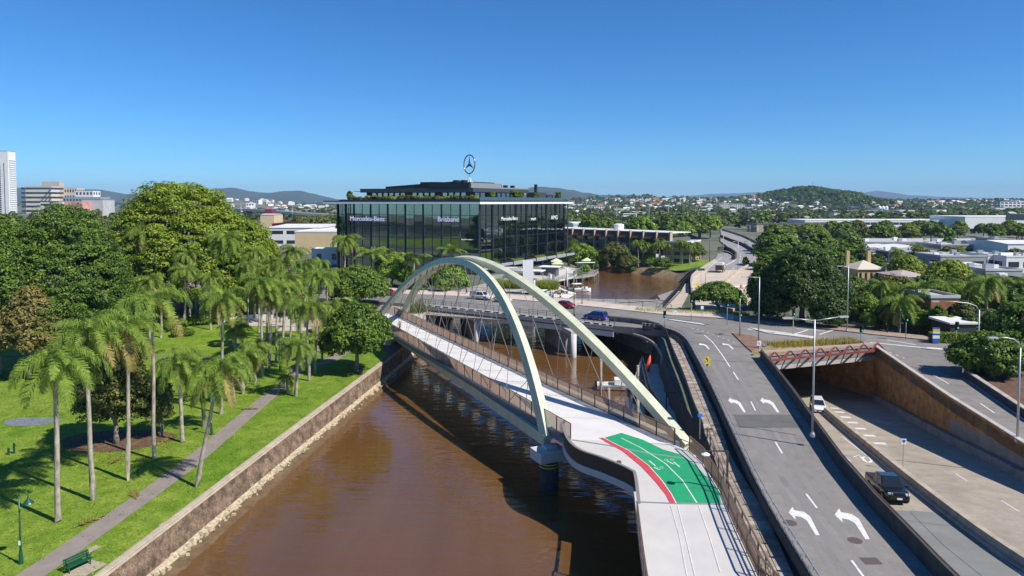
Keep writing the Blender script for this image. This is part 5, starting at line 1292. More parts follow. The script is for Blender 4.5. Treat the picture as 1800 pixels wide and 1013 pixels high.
# mangroves and bank trees
for i, (px, py, w_, yt, key, lab) in enumerate((
    (1022, 463, 72, 431, 'bright', 'bright mangrove clump at the water beside the showroom podium'), (1082, 466, 66, 428, 'olive', 'big olive mangrove tree on the far bank of the creek'),
    (1105, 470, 50, 449, 'olive', 'low olive mangrove before the motel'), (1008, 452, 30, 421, 'mid', 'green tree between podium end and motel'),
    (1140, 469, 30, 447, 'bright', 'small bright tree on the motel lawn'), (1165, 474, 44, 452, 'mid', 'round clipped green bush on the bank lawn'),
    (1222, 460, 42, 427, 'mid', 'green tree at the end wing of the motel'), (1310, 470, 14, 452, 'mid', 'small round tree in the motorway fork'))):
    tree_px(lab, px, py, w_, yt, py - 2, key, 200, None, 40, None, 9, 40 + i)

for i, (x, y, rx, h, key) in enumerate(((35, 299, 4.5, 4.5, 'bright'), (40, 291, 4.0, 4.0, 'olive'), (45, 282, 4.5, 5.0, 'olive'), (30, 306, 4.5, 4.5, 'mid'), (49, 272, 2.6, 2.2, 'mid'), (24, 316, 5, 5, 'mid'))):
    tree('waterside mangrove bush on the far bank, %s of the fringe' % ['second', 'third', 'fourth', 'first', 'last', 'hidden start'][i], (x - 1.8, y - 2.2, .1), blobs_for(rx, rx * .8, .2, h, 8, 600 + i), key, 150, .7, 40, .22, h * .5, .2, 600 + i, 'mangrove fringe', 'mangrove', 'mangrove')

# shared crowns for middle and far distance
def template(seed, key, n_clump, n_leaf, leaf, tall=1.0):
    bl_ = blobs_for(5, 5, 1.2, 8 * tall, 9, seed); q, _ = crown_quads(bl_, n_clump, .95, n_leaf, leaf, seed)
    me = quads_mesh('crown', q, LF[key]); tm = MB(); tm.tube([(0, 0, -.5), (.1, 0, 2), (0, .1, 5)], [.35, .25, .12], 6)
    tme = bpy.data.meshes.new('trunk'); tme.from_pydata([tuple(v) for v in tm.v], [], tm.f); tme.materials.append(BARK); return me, tme
TM = {k: [template(60 + i * 3 + j, k, 110, 26, .46) for j in range(2)] for i, k in enumerate(('mid', 'deep', 'lime', 'olive', 'bright', 'grey', 'dark'))}
TF = {k: [template(90 + i * 3 + j, k, 34, 10, 1.15) for j in range(2)] for i, k in enumerate(('mid', 'deep', 'olive', 'grey', 'dark'))}
def stock_tree(label, loc, h, wfac, key, group=None, lib=TM, trunk=True):
    t = thing('tree', label, 'tree', loc, R.uniform(0, 6.28), group); me, tm = R.choice(lib[key]); s = h / 8.2
    o = bpy.data.objects.new('crown', me); link(o, t); o.scale = (s * wfac, s * wfac, s)
    if trunk: o2 = bpy.data.objects.new('trunk', tm); link(o2, t); o2.scale = (s, s, s)
    return t
BOXES = []
for o in list(COL.objects):
    if o.parent is None and o.get('category') in ('building', 'house', 'tower', 'shed'):
        d_ = [c for c in o.children if c.name.startswith('wall')]
        if d_: b_ = d_[0].bound_box; r_ = max(abs(v[0]) for v in b_), max(abs(v[1]) for v in b_); BOXES.append((o.location.x - r_[0] - 1, o.location.x + r_[0] + 1, o.location.y - r_[1] - 1, o.location.y + r_[1] + 1))
HW = [(-999, 0)]
def clear(x, y, m=2.0):
    if any(a - m < x < b and c - m < y < d + m for a, b, c, d in BOXES): return False
    if inside(CREEK, x, y): return False
    px = 900 + 1200 * x / max(y, 1)
    if 205 < y < 520 and 1195 < px < 1352 and not (y > 400 and px < 1255): return False      # motorway ribbon
    if GA.y - 8 < y < GD.y + 8 and -66 < x < 30: return False
    return True
n_ind = 0
def scatter(label, group, n, pxr, Yr, hr, keys, wf=(1, 1.3), lib=TM, cond=None, trunk=True):
    k = 0; tries = 0
    while k < n and tries < n * 30:
        tries += 1; Y = R.uniform(*Yr); px = R.uniform(*pxr); x = (px - 900) / 1200 * Y
        if not clear(x, Y) or (cond and not cond(x, Y, px)): continue
        stock_tree(label, (x, Y, gz(x, Y) - .3), R.uniform(*hr), R.uniform(*wf), R.choice(keys), group, lib, trunk); k += 1
scatter('green tree in the belt between the shops and the long white depot', 'tree belt behind the shops', 46, (1290, 1860), (375, 480), (7.5, 11), ['mid', 'olive', 'lime', 'mid'])
scatter('green tree in the grove behind the motel roof', 'grove behind the motel', 26, (1030, 1250), (335, 430), (9, 15), ['mid', 'deep', 'deep', 'bright'], (.9, 1.2))
scatter('green tree on the verge beside the motorway curve', 'motorway verge trees', 16, (1345, 1500), (205, 330), (8, 12), ['deep', 'mid', 'mid'])
scatter('tree in the park behind the lime green giant', 'park back row trees', 16, (-60, 150), (190, 330), (13, 20), ['mid', 'deep', 'mid'])
scatter('olive tree in the copse left of the showroom', 'copse beside the showroom', 14, (525, 600), (390, 520), (10, 15), ['olive', 'olive', 'mid'])
scatter('tree among the sheds before the hospital', 'trees before the hospital', 26, (-30, 240), (380, 950), (9, 14), ['mid', 'olive', 'deep'], lib=TF)
scatter('street tree in the shopping blocks', 'street trees between the shops', 12, (1480, 1800), (215, 330), (5, 8), ['mid', 'dark', 'olive'])
scatter('tree under the crossroads canopy', 'crossroads canopy trees', 16, (1440, 1800), (126, 158), (4.5, 7), ['mid', 'deep', 'olive', 'deep'])
scatter('grey green gum tree of the middle suburb', 'middle suburb trees', 150, (380, 1850), (640, 1500), (9, 14), ['mid', 'olive', 'grey', 'grey', 'deep'], lib=TF, cond=lambda x, y, p: p > 990 or (p < 610 and y > 720))

# one mass of far trees covering the hills and the plain
rng = np.random.default_rng(5); unit = [crown_quads(blobs_for(5, 5, .5, 8, 5, 200 + j), 12, 1.6, 6, 1.5, 300 + j)[0] for j in range(6)]
def forest(name, label, keys, n, pxr, Yr, hr, dens, seed):
    rr = random.Random(seed); parts_ = {k: [] for k in keys}; k = 0; tries = 0
    while k < n and tries < n * 12:
        tries += 1; Y = (R.uniform(Yr[0] ** .5, Yr[1] ** .5)) ** 2; px = rr.uniform(*pxr); x = (px - 900) / 1200 * Y
        if rr.random() > dens(x, Y, px): continue
        h = rr.uniform(*hr); s = h / 8.2; a = rr.uniform(0, 6.28); c_, s_ = math.cos(a), math.sin(a); q = unit[rr.randrange(6)]
        M = np.array([[c_ * s * 1.15, -s_ * s * 1.15, 0], [s_ * s * 1.15, c_ * s * 1.15, 0], [0, 0, s]]); parts_[rr.choice(keys)].append(q @ M.T + np.array([x, Y, gz(x, Y) - .3])); k += 1
    for key, arr in parts_.items():
        if arr:
            o = bpy.data.objects.new(name, quads_mesh(name, np.concatenate(arr), LF[key])); link(o); tag(o, label[key], 'trees', None, 'stuff')
def hill_d(x, y, px):
    a = gauss(x, y, 840, 1900, 140, 300)
    return min(1, .25 + 1.2 * a + .2 * noise.noise(Vector((x * .006, y * .006, 1))))
forest('distant_trees', {'mid': 'mass of green trees over the far suburb and hill', 'grey': 'mass of grey green gums over the far suburb', 'deep': 'mass of dark trees over the far suburb ridges'}, ['mid', 'grey', 'deep'], 2600, (940, 1900), (1350, 3000), (7, 13), hill_d, 21)
forest('distant_trees', {'olive': 'mass of olive trees on the plain before the ranges', 'dark': 'mass of dark trees on the plain before the ranges'}, ['olive', 'dark'], 1500, (-150, 1900), (2300, 6200), (12, 20), lambda x, y, p: .9, 22)
forest('suburb_trees', {'mid': 'mass of mixed green trees filling the middle suburb', 'grey': 'mass of grey gums filling the middle suburb', 'olive': 'mass of olive trees filling the middle suburb'}, ['mid', 'grey', 'olive'], 1100, (380, 1900), (500, 1400), (6, 12), lambda x, y, p: (1.0 if (p > 990 or (p < 600 and y > 650)) and clear(x, y, 6) and (p < 1350 or y > 660) else 0) * (.45 + .9 * noise.noise(Vector((x * .008, y * .008, 4)))), 24)
forest('hill_forest', {'deep': 'dense wood on the rounded far hill', 'dark': 'dark wood on the rounded far hill'}, ['deep', 'dark'], 900, (1345, 1520), (1560, 2100), (9, 15), lambda x, y, p: 1.6 * gauss(x, y, 840, 1900, 130, 280) - .3, 23)

# far houses
def house_proto(name, w, d, h, rk, wall, roof, rh):
    t = building(name, 'house', 'house', (0, 0, 0), w, d, h, 0, wall, rk, roof, rh, rows=1, cols=3, fs=(.5, .4), sides=False, base=0); return freeze(t)
protos = []
for k, (w_, d_, h_, rk, wl_, rf_, rh) in enumerate(((14, 10, 6, 'hip', BW_, RG, 3), (12, 9, 5, 'gable', BW_, RW, 2.5), (16, 11, 6, 'hip', BT, RT, 3.2), (18, 12, 9, 'flat', BW_, RG, 1), (13, 9, 5, 'hip', BT, RDK, 2.8), (26, 14, 8, 'flat', BG, RW, 1))):
    protos.append(house_proto('suburb_house', w_, d_, h_, rk, wl_, rf_, rh))
HL = ['white walled house with grey hipped roof in the far suburb', 'small white gabled house in the far suburb', 'terracotta roofed house in the far suburb', 'white boxy house in the far suburb', 'cream house with dark roof in the far suburb', 'long pale flat roofed block in the far suburb']
HG = ['grey roofed far houses', 'white gabled far houses', 'terracotta far houses', 'white boxy far houses', 'dark roofed far houses', 'pale far blocks']
used = [False] * 6; cnt = 0; tries = 0
while cnt < 250 and tries < 6000:
    tries += 1; zone = R.random()
    if zone < .62: Y = R.uniform(1450, 2150); px = R.uniform(1000, 1880)
    elif zone < .86: Y = R.uniform(700, 1450); px = R.uniform(990, 1880)
    else: Y = R.uniform(900, 1900); px = R.uniform(390, 600)
    x = (px - 900) / 1200 * Y
    if not clear(x, Y, 8) or (gauss(x, Y, 840, 1900, 125, 280) > .32): continue
    k = R.choice((0, 0, 1, 1, 2, 3, 3, 4)) if Y > 1300 else R.choice((5, 5, 3, 1, 0)); loc = (x, Y, gz(x, Y) + .2); rz = R.uniform(-.5, .5); sc = R.uniform(.85, 1.25)
    if not used[k]: t = protos[k]; used[k] = True; t.location = loc; t.rotation_euler = (0, 0, rz)
    else: t = copy_tree(protos[k], loc, rz, sc)
    t['label'] = HL[k]; t['group'] = HG[k]; cnt += 1
hw = {0: MB(), 1: MB(), 2: MB(), 3: MB()}; hr_ = random.Random(77); k = 0
while k < 420:
    Y = hr_.uniform(1300, 2600); px = hr_.uniform(985, 1890) if hr_.random() < .86 else hr_.uniform(390, 590); x = (px - 900) / 1200 * Y
    if gauss(x, Y, 840, 1900, 125, 280) > .3: continue
    k += 1; z = gz(x, Y); w_, d_, h_ = hr_.uniform(8, 16), hr_.uniform(7, 11), hr_.uniform(4, 8); a = hr_.uniform(-.6, .6); hw[0].box((x, Y, z + h_ / 2), (w_, d_, h_), a)
    m = hw[hr_.choice((1, 1, 2, 3))]; cs, sn = math.cos(a), math.sin(a); q = [Vector((x + (i * cs - j * sn), Y + (i * sn + j * cs), z + zz)) for i, j, zz in ((-w_ / 2 - .4, -d_ / 2 - .4, h_), (w_ / 2 + .4, -d_ / 2 - .4, h_), (w_ / 2 + .4, d_ / 2 + .4, h_), (-w_ / 2 - .4, d_ / 2 + .4, h_), (-w_ / 4, 0, h_ + 2.4), (w_ / 4, 0, h_ + 2.4))]
    m.add(q, [(0, 1, 5, 4), (2, 3, 4, 5), (1, 2, 5), (3, 0, 4)])
hroot = thing('suburb_houses', 'mass of tiny far houses and roofs beyond the countable ones', 'houses', (800, 1800, 5)); hroot['kind'] = 'stuff'
for i, (nm, m_) in enumerate((('walls', BW_), ('pale_roofs', RW), ('grey_roofs', RG), ('tiled_roofs', RT))): o = hw[i].build(nm, m_, hroot); o['kind'] = 'stuff'
mz = [('apartment_block', 'cream apartment block with dark balconies on the far rise', 1264, 1282, 359, 1500), ('apartment_block', 'long apartment block with blue grey balconies on the far rise', 1284, 1308, 359, 1500), ('apartment_block', 'white stepped apartment block beyond the motorway', 1036, 1062, 362, 1300), ('apartment_block', 'white flats on the far edge of the suburb', 1757, 1800, 355, 1400)]
for nm, lab, a_, b_, yt, Y in mz: bpx(nm, lab, 'building', a_, b_, yt, Y, 18, BW_, roof='flat', rows=4, cols=6, fs=(.7, .5))
sl = thing('silo_group', 'three tall white silos in the far suburb', 'silo', (PY(1552, 380, 1150).x, 1150, 5))
for k in range(3): mb = MB(); mb.lathe((PY(1546 + 6 * k, 380, 1150).x, 1150, 5), [(2.6, 0), (2.6, 14), (1.2, 16)], 14); mb.build('silo', WHITEP, sl)
mst = thing('radio_mast', 'thin lattice radio mast on top of the rounded far hill', 'mast', (PY(1428, 330, 1850).x, 1850, gz(PY(1428, 330, 1850).x, 1850))); mb = MB(); mb.tube([mst.location, mst.location + Vector((0, 0, 28))], .6, 5); mb.build('mast_pole', STEEL, mst)

# ------------------------------------------------------------ palms
def frond_mesh(L_, e0, e1, droop, key, seed, nleaf=66, ll=.8, wd=.042):
    rng = np.random.default_rng(seed); n = 16; pts_ = [np.zeros(3)]; ang = []
    for i in range(n):
        t = i / (n - 1); e = math.radians(e0 + (e1 - e0) * t ** .85); ang.append(e); pts_.append(pts_[-1] + np.array([math.cos(e), 0, math.sin(e)]) * L_ / n)
    pts_ = np.array(pts_); out = []
    for i in range(n):                                       # rib
        w_ = .045 * (1 - i / n) + .012; a, b = pts_[i], pts_[i + 1]
        out.append([a + [0, -w_, 0], b + [0, -w_, 0], b + [0, w_, 0], a + [0, w_, 0]])
    for k in range(nleaf):
        t = .12 + .88 * (k + .5) / nleaf; f = t * n; i = min(int(f), n - 1); p = pts_[i] + (pts_[i + 1] - pts_[i]) * (f - i); e = ang[i]
        fw = np.array([math.cos(e), 0, math.sin(e)]); up = np.array([-math.sin(e), 0, math.cos(e)]); l = ll * (math.sin(math.pi * min(1, .12 + t * .86)) ** .6) * rng.uniform(.8, 1.2)
        for s in (-1, 1):
            lift = rng.uniform(-.35, .45); d1 = np.array([0, s, 0]) * .8 + fw * .55 + up * lift; d1 /= np.linalg.norm(d1); d2 = d1 * .6 + np.array([0, 0, -1]) * droop * rng.uniform(.7, 1.3); d2 /= np.linalg.norm(d2)
            m = p + d1 * l * .5; q = m + d2 * l * .6; wv = fw * wd * .6
            out.append([p - wv * .7, m - wv, m + wv, p + wv * .7]); out.append([m - wv, q - wv * .25, q + wv * .25, m + wv])
    return quads_mesh('frond', np.array(out), LF[key])
FR = {'up': [frond_mesh(3.3, 80, -40, .8, 'palm', 1), frond_mesh(3.4, 70, -60, 1.0, 'palm', 2)], 'mid': [frond_mesh(3.6, 45, -84, 1.4, 'palm', 3), frond_mesh(3.7, 32, -88, 1.5, 'palm', 4), frond_mesh(3.5, 55, -76, 1.3, 'palm', 5)],
      'low': [frond_mesh(3.4, 0, -88, 1.2, 'palm', 6), frond_mesh(3.3, -15, -90, 1.2, 'palmdry', 7)],
      'royal': [frond_mesh(3.8, 60, -20, .7, 'palm', 8, 40, .85, .09), frond_mesh(3.9, 30, -50, .8, 'palm', 9, 40, .85, .09)]}
def fan_mesh(seed):
    rng = np.random.default_rng(seed); out = []; pe = np.array([1.0, 0, .55]); out.append([[0, -.03, 0], pe + [0, -.02, 0], pe + [0, .02, 0], [0, .03, 0]])
    for k in range(22):
        a = math.radians(-125 + 250 * k / 21); d = np.array([math.cos(a) * .85, math.sin(a), .25 - .2 * abs(math.sin(a))]); l = rng.uniform(.95, 1.15); sd = np.array([-math.sin(a), math.cos(a), 0]) * .085
        m = pe + d * l * .6; q = pe + d * l + np.array([0, 0, -.35]); out.append([pe, m - sd, m + sd, pe]); out.append([m - sd, q, q, m + sd])
    return quads_mesh('frond', np.array(out, float), LF['fan'])
FAN = [fan_mesh(1), fan_mesh(2)]
def ringed_trunk(dark=False, bend=0.0):
    mb = MB(); n = 26; mb.tube([(bend * math.sin(math.pi * i / n) + .06 * math.sin(9 * i / n) * math.sin(math.pi * i / n), 0, i / n) for i in range(n + 1)], [(.30 if i == 0 else .235 - .075 * (i / n) + (.012 if i % 2 else 0)) for i in range(n + 1)], 10)
    me = bpy.data.meshes.new('trunk'); me.from_pydata([tuple(v) for v in mb.v], [], mb.f); me.materials.append(BARK if dark else PALMBARK); me.polygons.foreach_set('use_smooth', [True] * len(me.polygons)); return me
TRKS, TRKD = [ringed_trunk(False, b_) for b_ in (.0, .22, -.3, .45, .12)], ringed_trunk(True)
SHAFT = MB(); SHAFT.tube([(0, 0, -.9), (0, 0, -.3), (0, 0, .25)], [.13, .17, .1], 8); sm_ = bpy.data.meshes.new('crownshaft'); sm_.from_pydata([tuple(v) for v in SHAFT.v], [], SHAFT.f); sm_.materials.append(mat('crownshaft', (.12, .13, .04), .7))
def palm(label, base, top, scale=1.0, kind='queen', group='queen palms on the park lawn', dark=False, thick=1.0, n=None):
    base, top = Vector(base), Vector(top); ax = top - base; h = ax.length; t = thing('palm_tree', label, 'palm tree', base, 0, group)
    q = ax.to_track_quat('Z', 'Y'); o = bpy.data.objects.new('trunk', TRKD if dark else R.choice(TRKS)); link(o, t); o.rotation_mode = 'QUATERNION'; o.rotation_quaternion = q @ Matrix.Rotation(R.uniform(0, 6.28), 3, 'Z').to_quaternion(); tk_ = thick * R.uniform(.7, .98); o.scale = (tk_, tk_, h)
    c = bpy.data.objects.new('crownshaft', sm_); link(c, t); c.location = ax; c.scale = (scale * thick,) * 3
    cfg = {'queen': (('up', 5), ('mid', 11), ('low', 7)), 'royal': (('royal', 12),), 'fan': (('fan', 18),), 'sparse': (('up', 4), ('mid', 8), ('low', 4))}[kind]; a = R.uniform(0, 6.28)
    for key, m in cfg:
        for k in range(m):
            f = bpy.data.objects.new('frond', R.choice(FAN if key == 'fan' else FR[key])); link(f, t); a += 2.39996; s = 1.12 * scale * R.uniform(.8, 1.15)
            f.location = ax + Vector((0, 0, .1)); f.rotation_euler = (R.uniform(-.25, .25), R.uniform(-.25, .2) if key != 'fan' else R.uniform(-.9, .8), a); f.scale = (s, s * R.choice((1, -1)), s)
    return t
def palm_px(label, bx, by, tx, ty, scale=1.0, **k):
    b = PG(bx, by); tp = PY(tx, ty, b.y); return palm(label, b, tp, scale, **k)
ORD = ['first', 'second', 'third', 'fourth', 'fifth', 'sixth', 'seventh', 'eighth', 'ninth', 'tenth', 'eleventh', 'twelfth', 'thirteenth', 'fourteenth']
palm_px('nearest queen palm with wide drooping crown beside the park lamp', 102, 918, 97, 645, 1.12)
palm_px('queen palm with straight pale trunk, second from the park lamp', 164, 880, 152, 590, 1.02)
palm_px('queen palm before the red tinged bushy tree, third from the park lamp', 223, 845, 222, 580, 1.05)
palm_px('very tall pale trunked queen palm next to the red tinged shrub', 271, 808, 268, 535, 1.1, kind='sparse')
palm_px('strongly leaning queen palm growing on the creek side of the path', 346, 857, 386, 655, .92)
palm_px('short stout queen palm alone on the sunny lawn before the leaning palm', 321, 778, 314, 640, .95)
palm_px('squat dark trunked palm with pale dead fronds beside the leaning palm', 359, 750, 356, 688, .78, dark=True, thick=1.1)
palm_px('tall queen palm rising from behind the leaning palm', 389, 728, 392, 530, 1.0)
row = [(411, 708, 406, 640, .9), (429, 693, 432, 630, .85), (449, 677, 450, 615, .85), (461, 664, 458, 505, 1.1), (472, 651, 471, 520, 1.05), (485, 638, 487, 508, 1.05), (497, 626, 502, 495, 1.1), (413, 640, 413, 580, .8)]
for i, (bx, by, tx, ty, s) in enumerate(row): palm_px('queen palm, %s along the path line beyond the leaning palm' % ORD[i], bx, by, tx, ty, s)
row = [(506, 693, 504, 668, .5), (520, 697, 523, 612, .9), (544, 670, 541, 545, 1.0), (554, 657, 563, 490, 1.0), (566, 636, 566, 590, .7)]
for i, (bx, by, tx, ty, s) in enumerate(row): palm_px('queen palm on the creek side strip, %s from the leaning palm' % ORD[i], bx, by, tx, ty, s)
row = [(283, 594, 283, 512, .95), (262, 612, 264, 498, .95), (323, 578, 324, 478, 1.0), (334, 565, 331, 450, 1.0), (250, 560, 249, 412, 1.25), (322, 545, 322, 442, 1.15), (393, 560, 393, 424, 1.3), (402, 560, 404, 440, 1.0), (300, 560, 296, 460, 1.0), (448, 560, 447, 448, .95), (210, 585, 205, 500, 1.0), (345, 552, 346, 470, 1.0)]
for i, (bx, by, tx, ty, s) in enumerate(row): palm_px('tall palm in the shaded back grove, %s of the back grove palms' % ORD[i], bx, by, tx, ty, s, group='palms of the back grove')
row = [(604, 520, 607, 425, 1.25), (512, 545, 516, 445, 1.1), (535, 540, 538, 470, 1.0), (560, 530, 562, 465, .9), (480, 560, 478, 470, 1.0), (520, 560, 519, 500, .95)]
for i, (bx, by, tx, ty, s) in enumerate(row): palm_px('palm along the park road before the showroom, %s of its row' % ORD[i], bx, by, tx, ty, s, group='palms along the park road')
row = [(455, 585, 456, 500, .9), (470, 600, 472, 520, .85), (510, 610, 512, 540, .85), (530, 600, 531, 520, .9), (548, 560, 549, 490, .85), (575, 555, 576, 480, .85), (500, 575, 498, 465, .95), (436, 575, 436, 470, .95), (370, 580, 371, 490, .9), (585, 610, 586, 540, .8)]
for i, (bx, by, tx, ty, s) in enumerate(row): palm_px('slender palm in the cluster around the park plaza', bx, by, tx, ty, s, kind='sparse' if i % 2 else 'queen', group='plaza palms', thick=.85)
row = [(652, 508, 655, 450, 1.2), (680, 505, 680, 452, 1.2), (728, 508, 728, 458, 1.25), (792, 506, 792, 445, 1.05)]
for i, (bx, by, tx, ty, s) in enumerate(row): palm_px('royal palm with stiff fronds on the showroom forecourt, %s from the park' % ORD[i], bx, by, tx, ty, s, kind='royal', group='royal palms on the forecourt', thick=1.2)
palm_px('fan palm with pale round leaves behind the footbridge tree', 606, 583, 606, 548, 1.5, kind='fan', group='fan palms'); palm_px('pale fan palm next to its twin behind the footbridge tree', 590, 588, 588, 560, 1.4, kind='fan', group='fan palms')
palm_px('small fan palm on the open lawn near the plaza', 412, 610, 413, 568, 1.1, kind='fan', group='fan palms')
for i, (bx, by, tx, ty, s) in enumerate(((1580, 588, 1580, 535, 1.15), (1612, 578, 1612, 510, 1.1), (1664, 570, 1664, 508, 1.1), (1700, 565, 1702, 515, 1.1), (1735, 575, 1735, 500, 1.25), (1760, 560, 1762, 505, 1.15), (1548, 570, 1548, 505, 1.0))):
    palm_px('feathery palm in the garden thicket at the crossroads, %s from the evergreen' % ORD[i], bx, by, tx, ty, s, kind='royal' if i % 2 else 'queen', group='crossroads garden palms')
for i, px in enumerate((1122, 1133, 1146, 1160, 1172, 1190, 1199, 1212)):
    palm_px('palm beside the motel wall, %s from the mangrove' % ORD[i], px, 470 - (i % 3), px + (i % 3) - 1, 428 + 4 * (i % 3), .95, group='palms by the motel')
for i, (px, py) in enumerate(((1612, 440), (1685, 442), (1578, 446))):
    b_ = PG(px, py + 16); palm('palm before the blue shopfront, %s of three' % ORD[i], b_, PY(px, py - 2, b_.y), 1.1, group='palms before the blue shops')

# ------------------------------------------------------------ shrubs, hedges, grasses
def shrub(label, base, rx, ry, h, key, seed, n=70, name='shrub', cat='shrub', leaf=.13, rz=0, cr=.28):
    t = thing(name, label, cat, base, rz); bl_ = [(0, 0, h * .45, rx * .8, ry * .8, h * .5)] + [(R.uniform(-.6, .6) * rx, R.uniform(-.6, .6) * ry, h * R.uniform(.4, .6), rx * .4, ry * .4, h * .4) for _ in range(5)]
    q, _ = crown_quads(bl_, n, cr, 36, leaf, seed, .8, -.6); o = bpy.data.objects.new('foliage', quads_mesh('foliage', q, LF[key])); link(o, t)
    mb = MB(); mb.tube([(0, 0, -.1), (0, 0, h * .5)], [.09, .04], 6); mb.build('stem', BARK, t, local=True); return t
sl_ = [(300, 575, 1.7), (318, 580, 1.4), (292, 583, 1.3), (338, 572, 1.2), (352, 571, 1.2), (366, 570, 1.2), (380, 569, 1.2), (312, 592, 1.1), (330, 590, .8), (425, 548, 1.0), (445, 552, 1.0)]
for i, (px, py, h) in enumerate(sl_): shrub('garden shrub in the back lawn bed, %s in its line' % ORD[i], PG(px, py), 1.5, 1.2, h * 1.5, 'bright' if i % 2 else 'mid', 400 + i)
b_ = P(925, 507, 5.0); tg = thing('reed_bed', 'bright tall grass bed between road and showroom terrace', 'grass bed', b_); tg['kind'] = 'stuff'
def blades(cx_, n, rx, ry, h, wd, key, seed, zf=None, name='blades'):
    rng = np.random.default_rng(seed); p = np.stack([rng.uniform(-rx, rx, n), rng.uniform(-ry, ry, n), np.zeros(n)], 1)
    if zf is not None: p[:, 2] = [zf(cx_[0] + a, cx_[1] + b) - cx_[2] for a, b in p[:, :2]]
    a = rng.uniform(0, 6.28, n); w_ = np.stack([np.cos(a), np.sin(a), 0 * a], 1) * wd; l = np.stack([rng.normal(0, .3, n), rng.normal(0, .3, n), np.ones(n)], 1) * (h * rng.uniform(.5, 1.1, (n, 1)))
    return quads_mesh(name, np.stack([p - w_, p + w_, p + l + w_ * .15, p + l - w_ * .15], 1), LF[key])
o = bpy.data.objects.new('blades', blades(b_, 3800, 8.5, 2.2, 2.3, .09, 'reed', 1)); link(o, tg); o.rotation_euler = (0, 0, -.12)
b_ = P(1432, 606, 6.3); tg = thing('planter_grass', 'dry yellow grasses in the planter above the underpass', 'grass bed', b_); tg['kind'] = 'stuff'
o = bpy.data.objects.new('blades', blades(b_, 2600, 7.5, 1.6, .75, .05, 'dry', 2)); link(o, tg); o.rotation_euler = (0, 0, .2)
b_ = P(1215, 553, 5.6); tg = thing('verge_grass', 'rough green grass along the pavement fence by the creek path', 'grass bed', b_); tg['kind'] = 'stuff'
o = bpy.data.objects.new('blades', blades(b_, 3000, 11, 2.0, .9, .06, 'reed', 3)); link(o, tg); o.rotation_euler = (0, 0, -.25)
hd = thing('clipped_hedge', 'clipped box hedge beside the crossroads pavement', 'hedge', P(1677, 603, 6.0), -.2)
rng = np.random.default_rng(9); pos = rng.uniform([-3.4, -.7, .1], [3.4, .7, 1.5], (5200, 3)); ax_ = rng.integers(0, 3, 5200); pos[ax_ == 0, 1] = -.72; pos[ax_ == 1, 2] = 1.5; pos[ax_ == 2, 1] = .7
nor = np.where((ax_ == 0)[:, None], [0, -1, .2], np.where((ax_ == 1)[:, None], [0, 0, 1.], [0, 1, .2])) + rng.normal(size=pos.shape) * .5
o = bpy.data.objects.new('foliage', quads_mesh('foliage', leaf_quads(pos + rng.normal(size=pos.shape) * .06, nrmz(nor), .11, rng), LF['bright'])); link(o, hd)
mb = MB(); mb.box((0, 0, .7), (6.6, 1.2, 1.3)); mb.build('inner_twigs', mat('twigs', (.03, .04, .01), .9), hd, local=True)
# roof garden on the showroom
for i in range(15):
    p = GA + uL * (2.5 + i * 3.3) - outL * .8; shrub('roof garden hedge plant on the showroom edge, %s from the corner' % (ORD + ['fifteenth'])[i], V3(p, 28.8), 1.9, .9, R.uniform(.7, 1.3), 'olive' if i % 3 else 'reed', 500 + i, 40, name='roof_plant', leaf=.22, rz=math.atan2(uL.y, uL.x), cr=.4)
for i, (b0, h) in enumerate(((10, 2.6), (24, 3.6), (27.5, 3.2), (40, 2.8), (58, 3.4))):
    p = GA + uR * b0 + outR * -1.2; shrub('potted tree on the showroom roof terrace, %s from the corner' % ORD[i], V3(p, 28.6), 1.2, 1.2, h, 'mid', 520 + i, 60, name='roof_tree', cat='tree', leaf=.22, cr=.45)
p = GB - uL * 4 - outL * 1.5; shrub('lone conical shrub at the far end of the showroom roof', V3(p, 28.8), 1.1, 1.1, 2.8, 'deep', 530, 60, name='roof_tree', cat='tree', leaf=.22, cr=.4)
for i in range(4):
    p = GA + outR * 2.5 + uR * (LR + 4) * (i * 2 + .5) / 8; tg = thing('podium_plants', 'trailing grasses in podium planter box, %s from the corner' % ORD[i], 'plants', V3(p, 8.15), math.atan2(uR.y, uR.x)); o = bpy.data.objects.new('foliage', blades((0, 0, 0), 500, 3.2, .3, .8, .1, 'reed', 60 + i, name='foliage')); link(o, tg)
# hanging vines by the road bridge abutment
vn = thing('reed_clump', 'tall reedy clump at the bridge abutment between the arches', 'plant', P(732, 577, 2.0)); o = bpy.data.objects.new('foliage', blades((0, 0, 0), 420, 1.2, .8, 6.0, .12, 'olive', 77, name='foliage')); link(o, vn)
# lawn tufts
rngt = np.random.default_rng(4); tx = []
for _ in range(30000):
    y = 36 + 80 * rngt.random() ** 1.6; x = -22 - 45 * rngt.random()
    tx.append((x, y))
tx = [(x, y) for x, y in tx if inside(park, x, y) and min((Vector((x, y, 0)) - q).length for q in path_c[::3]) > 1.5]
pp_ = np.array([(x, y, gz(x, y) + .02) for x, y in tx]); n = len(pp_); a = rngt.uniform(0, 6.28, n); w_ = np.stack([np.cos(a), np.sin(a), 0 * a], 1) * .05
l = np.stack([rngt.normal(0, .06, n), rngt.normal(0, .06, n), rngt.uniform(.05, .13, n)], 1)
LF['turf'] = leafmat('turf blades', (.25, .31, .045), (.14, .22, .02), .2)
o = bpy.data.objects.new('lawn_grass', quads_mesh('lawn_grass', np.stack([pp_ - w_, pp_ + w_, pp_ + l + w_ * .3, pp_ + l - w_ * .3], 1), LF['turf'])); link(o); tag(o, 'short tufted grass over the park lawn', 'grass', None, 'stuff')

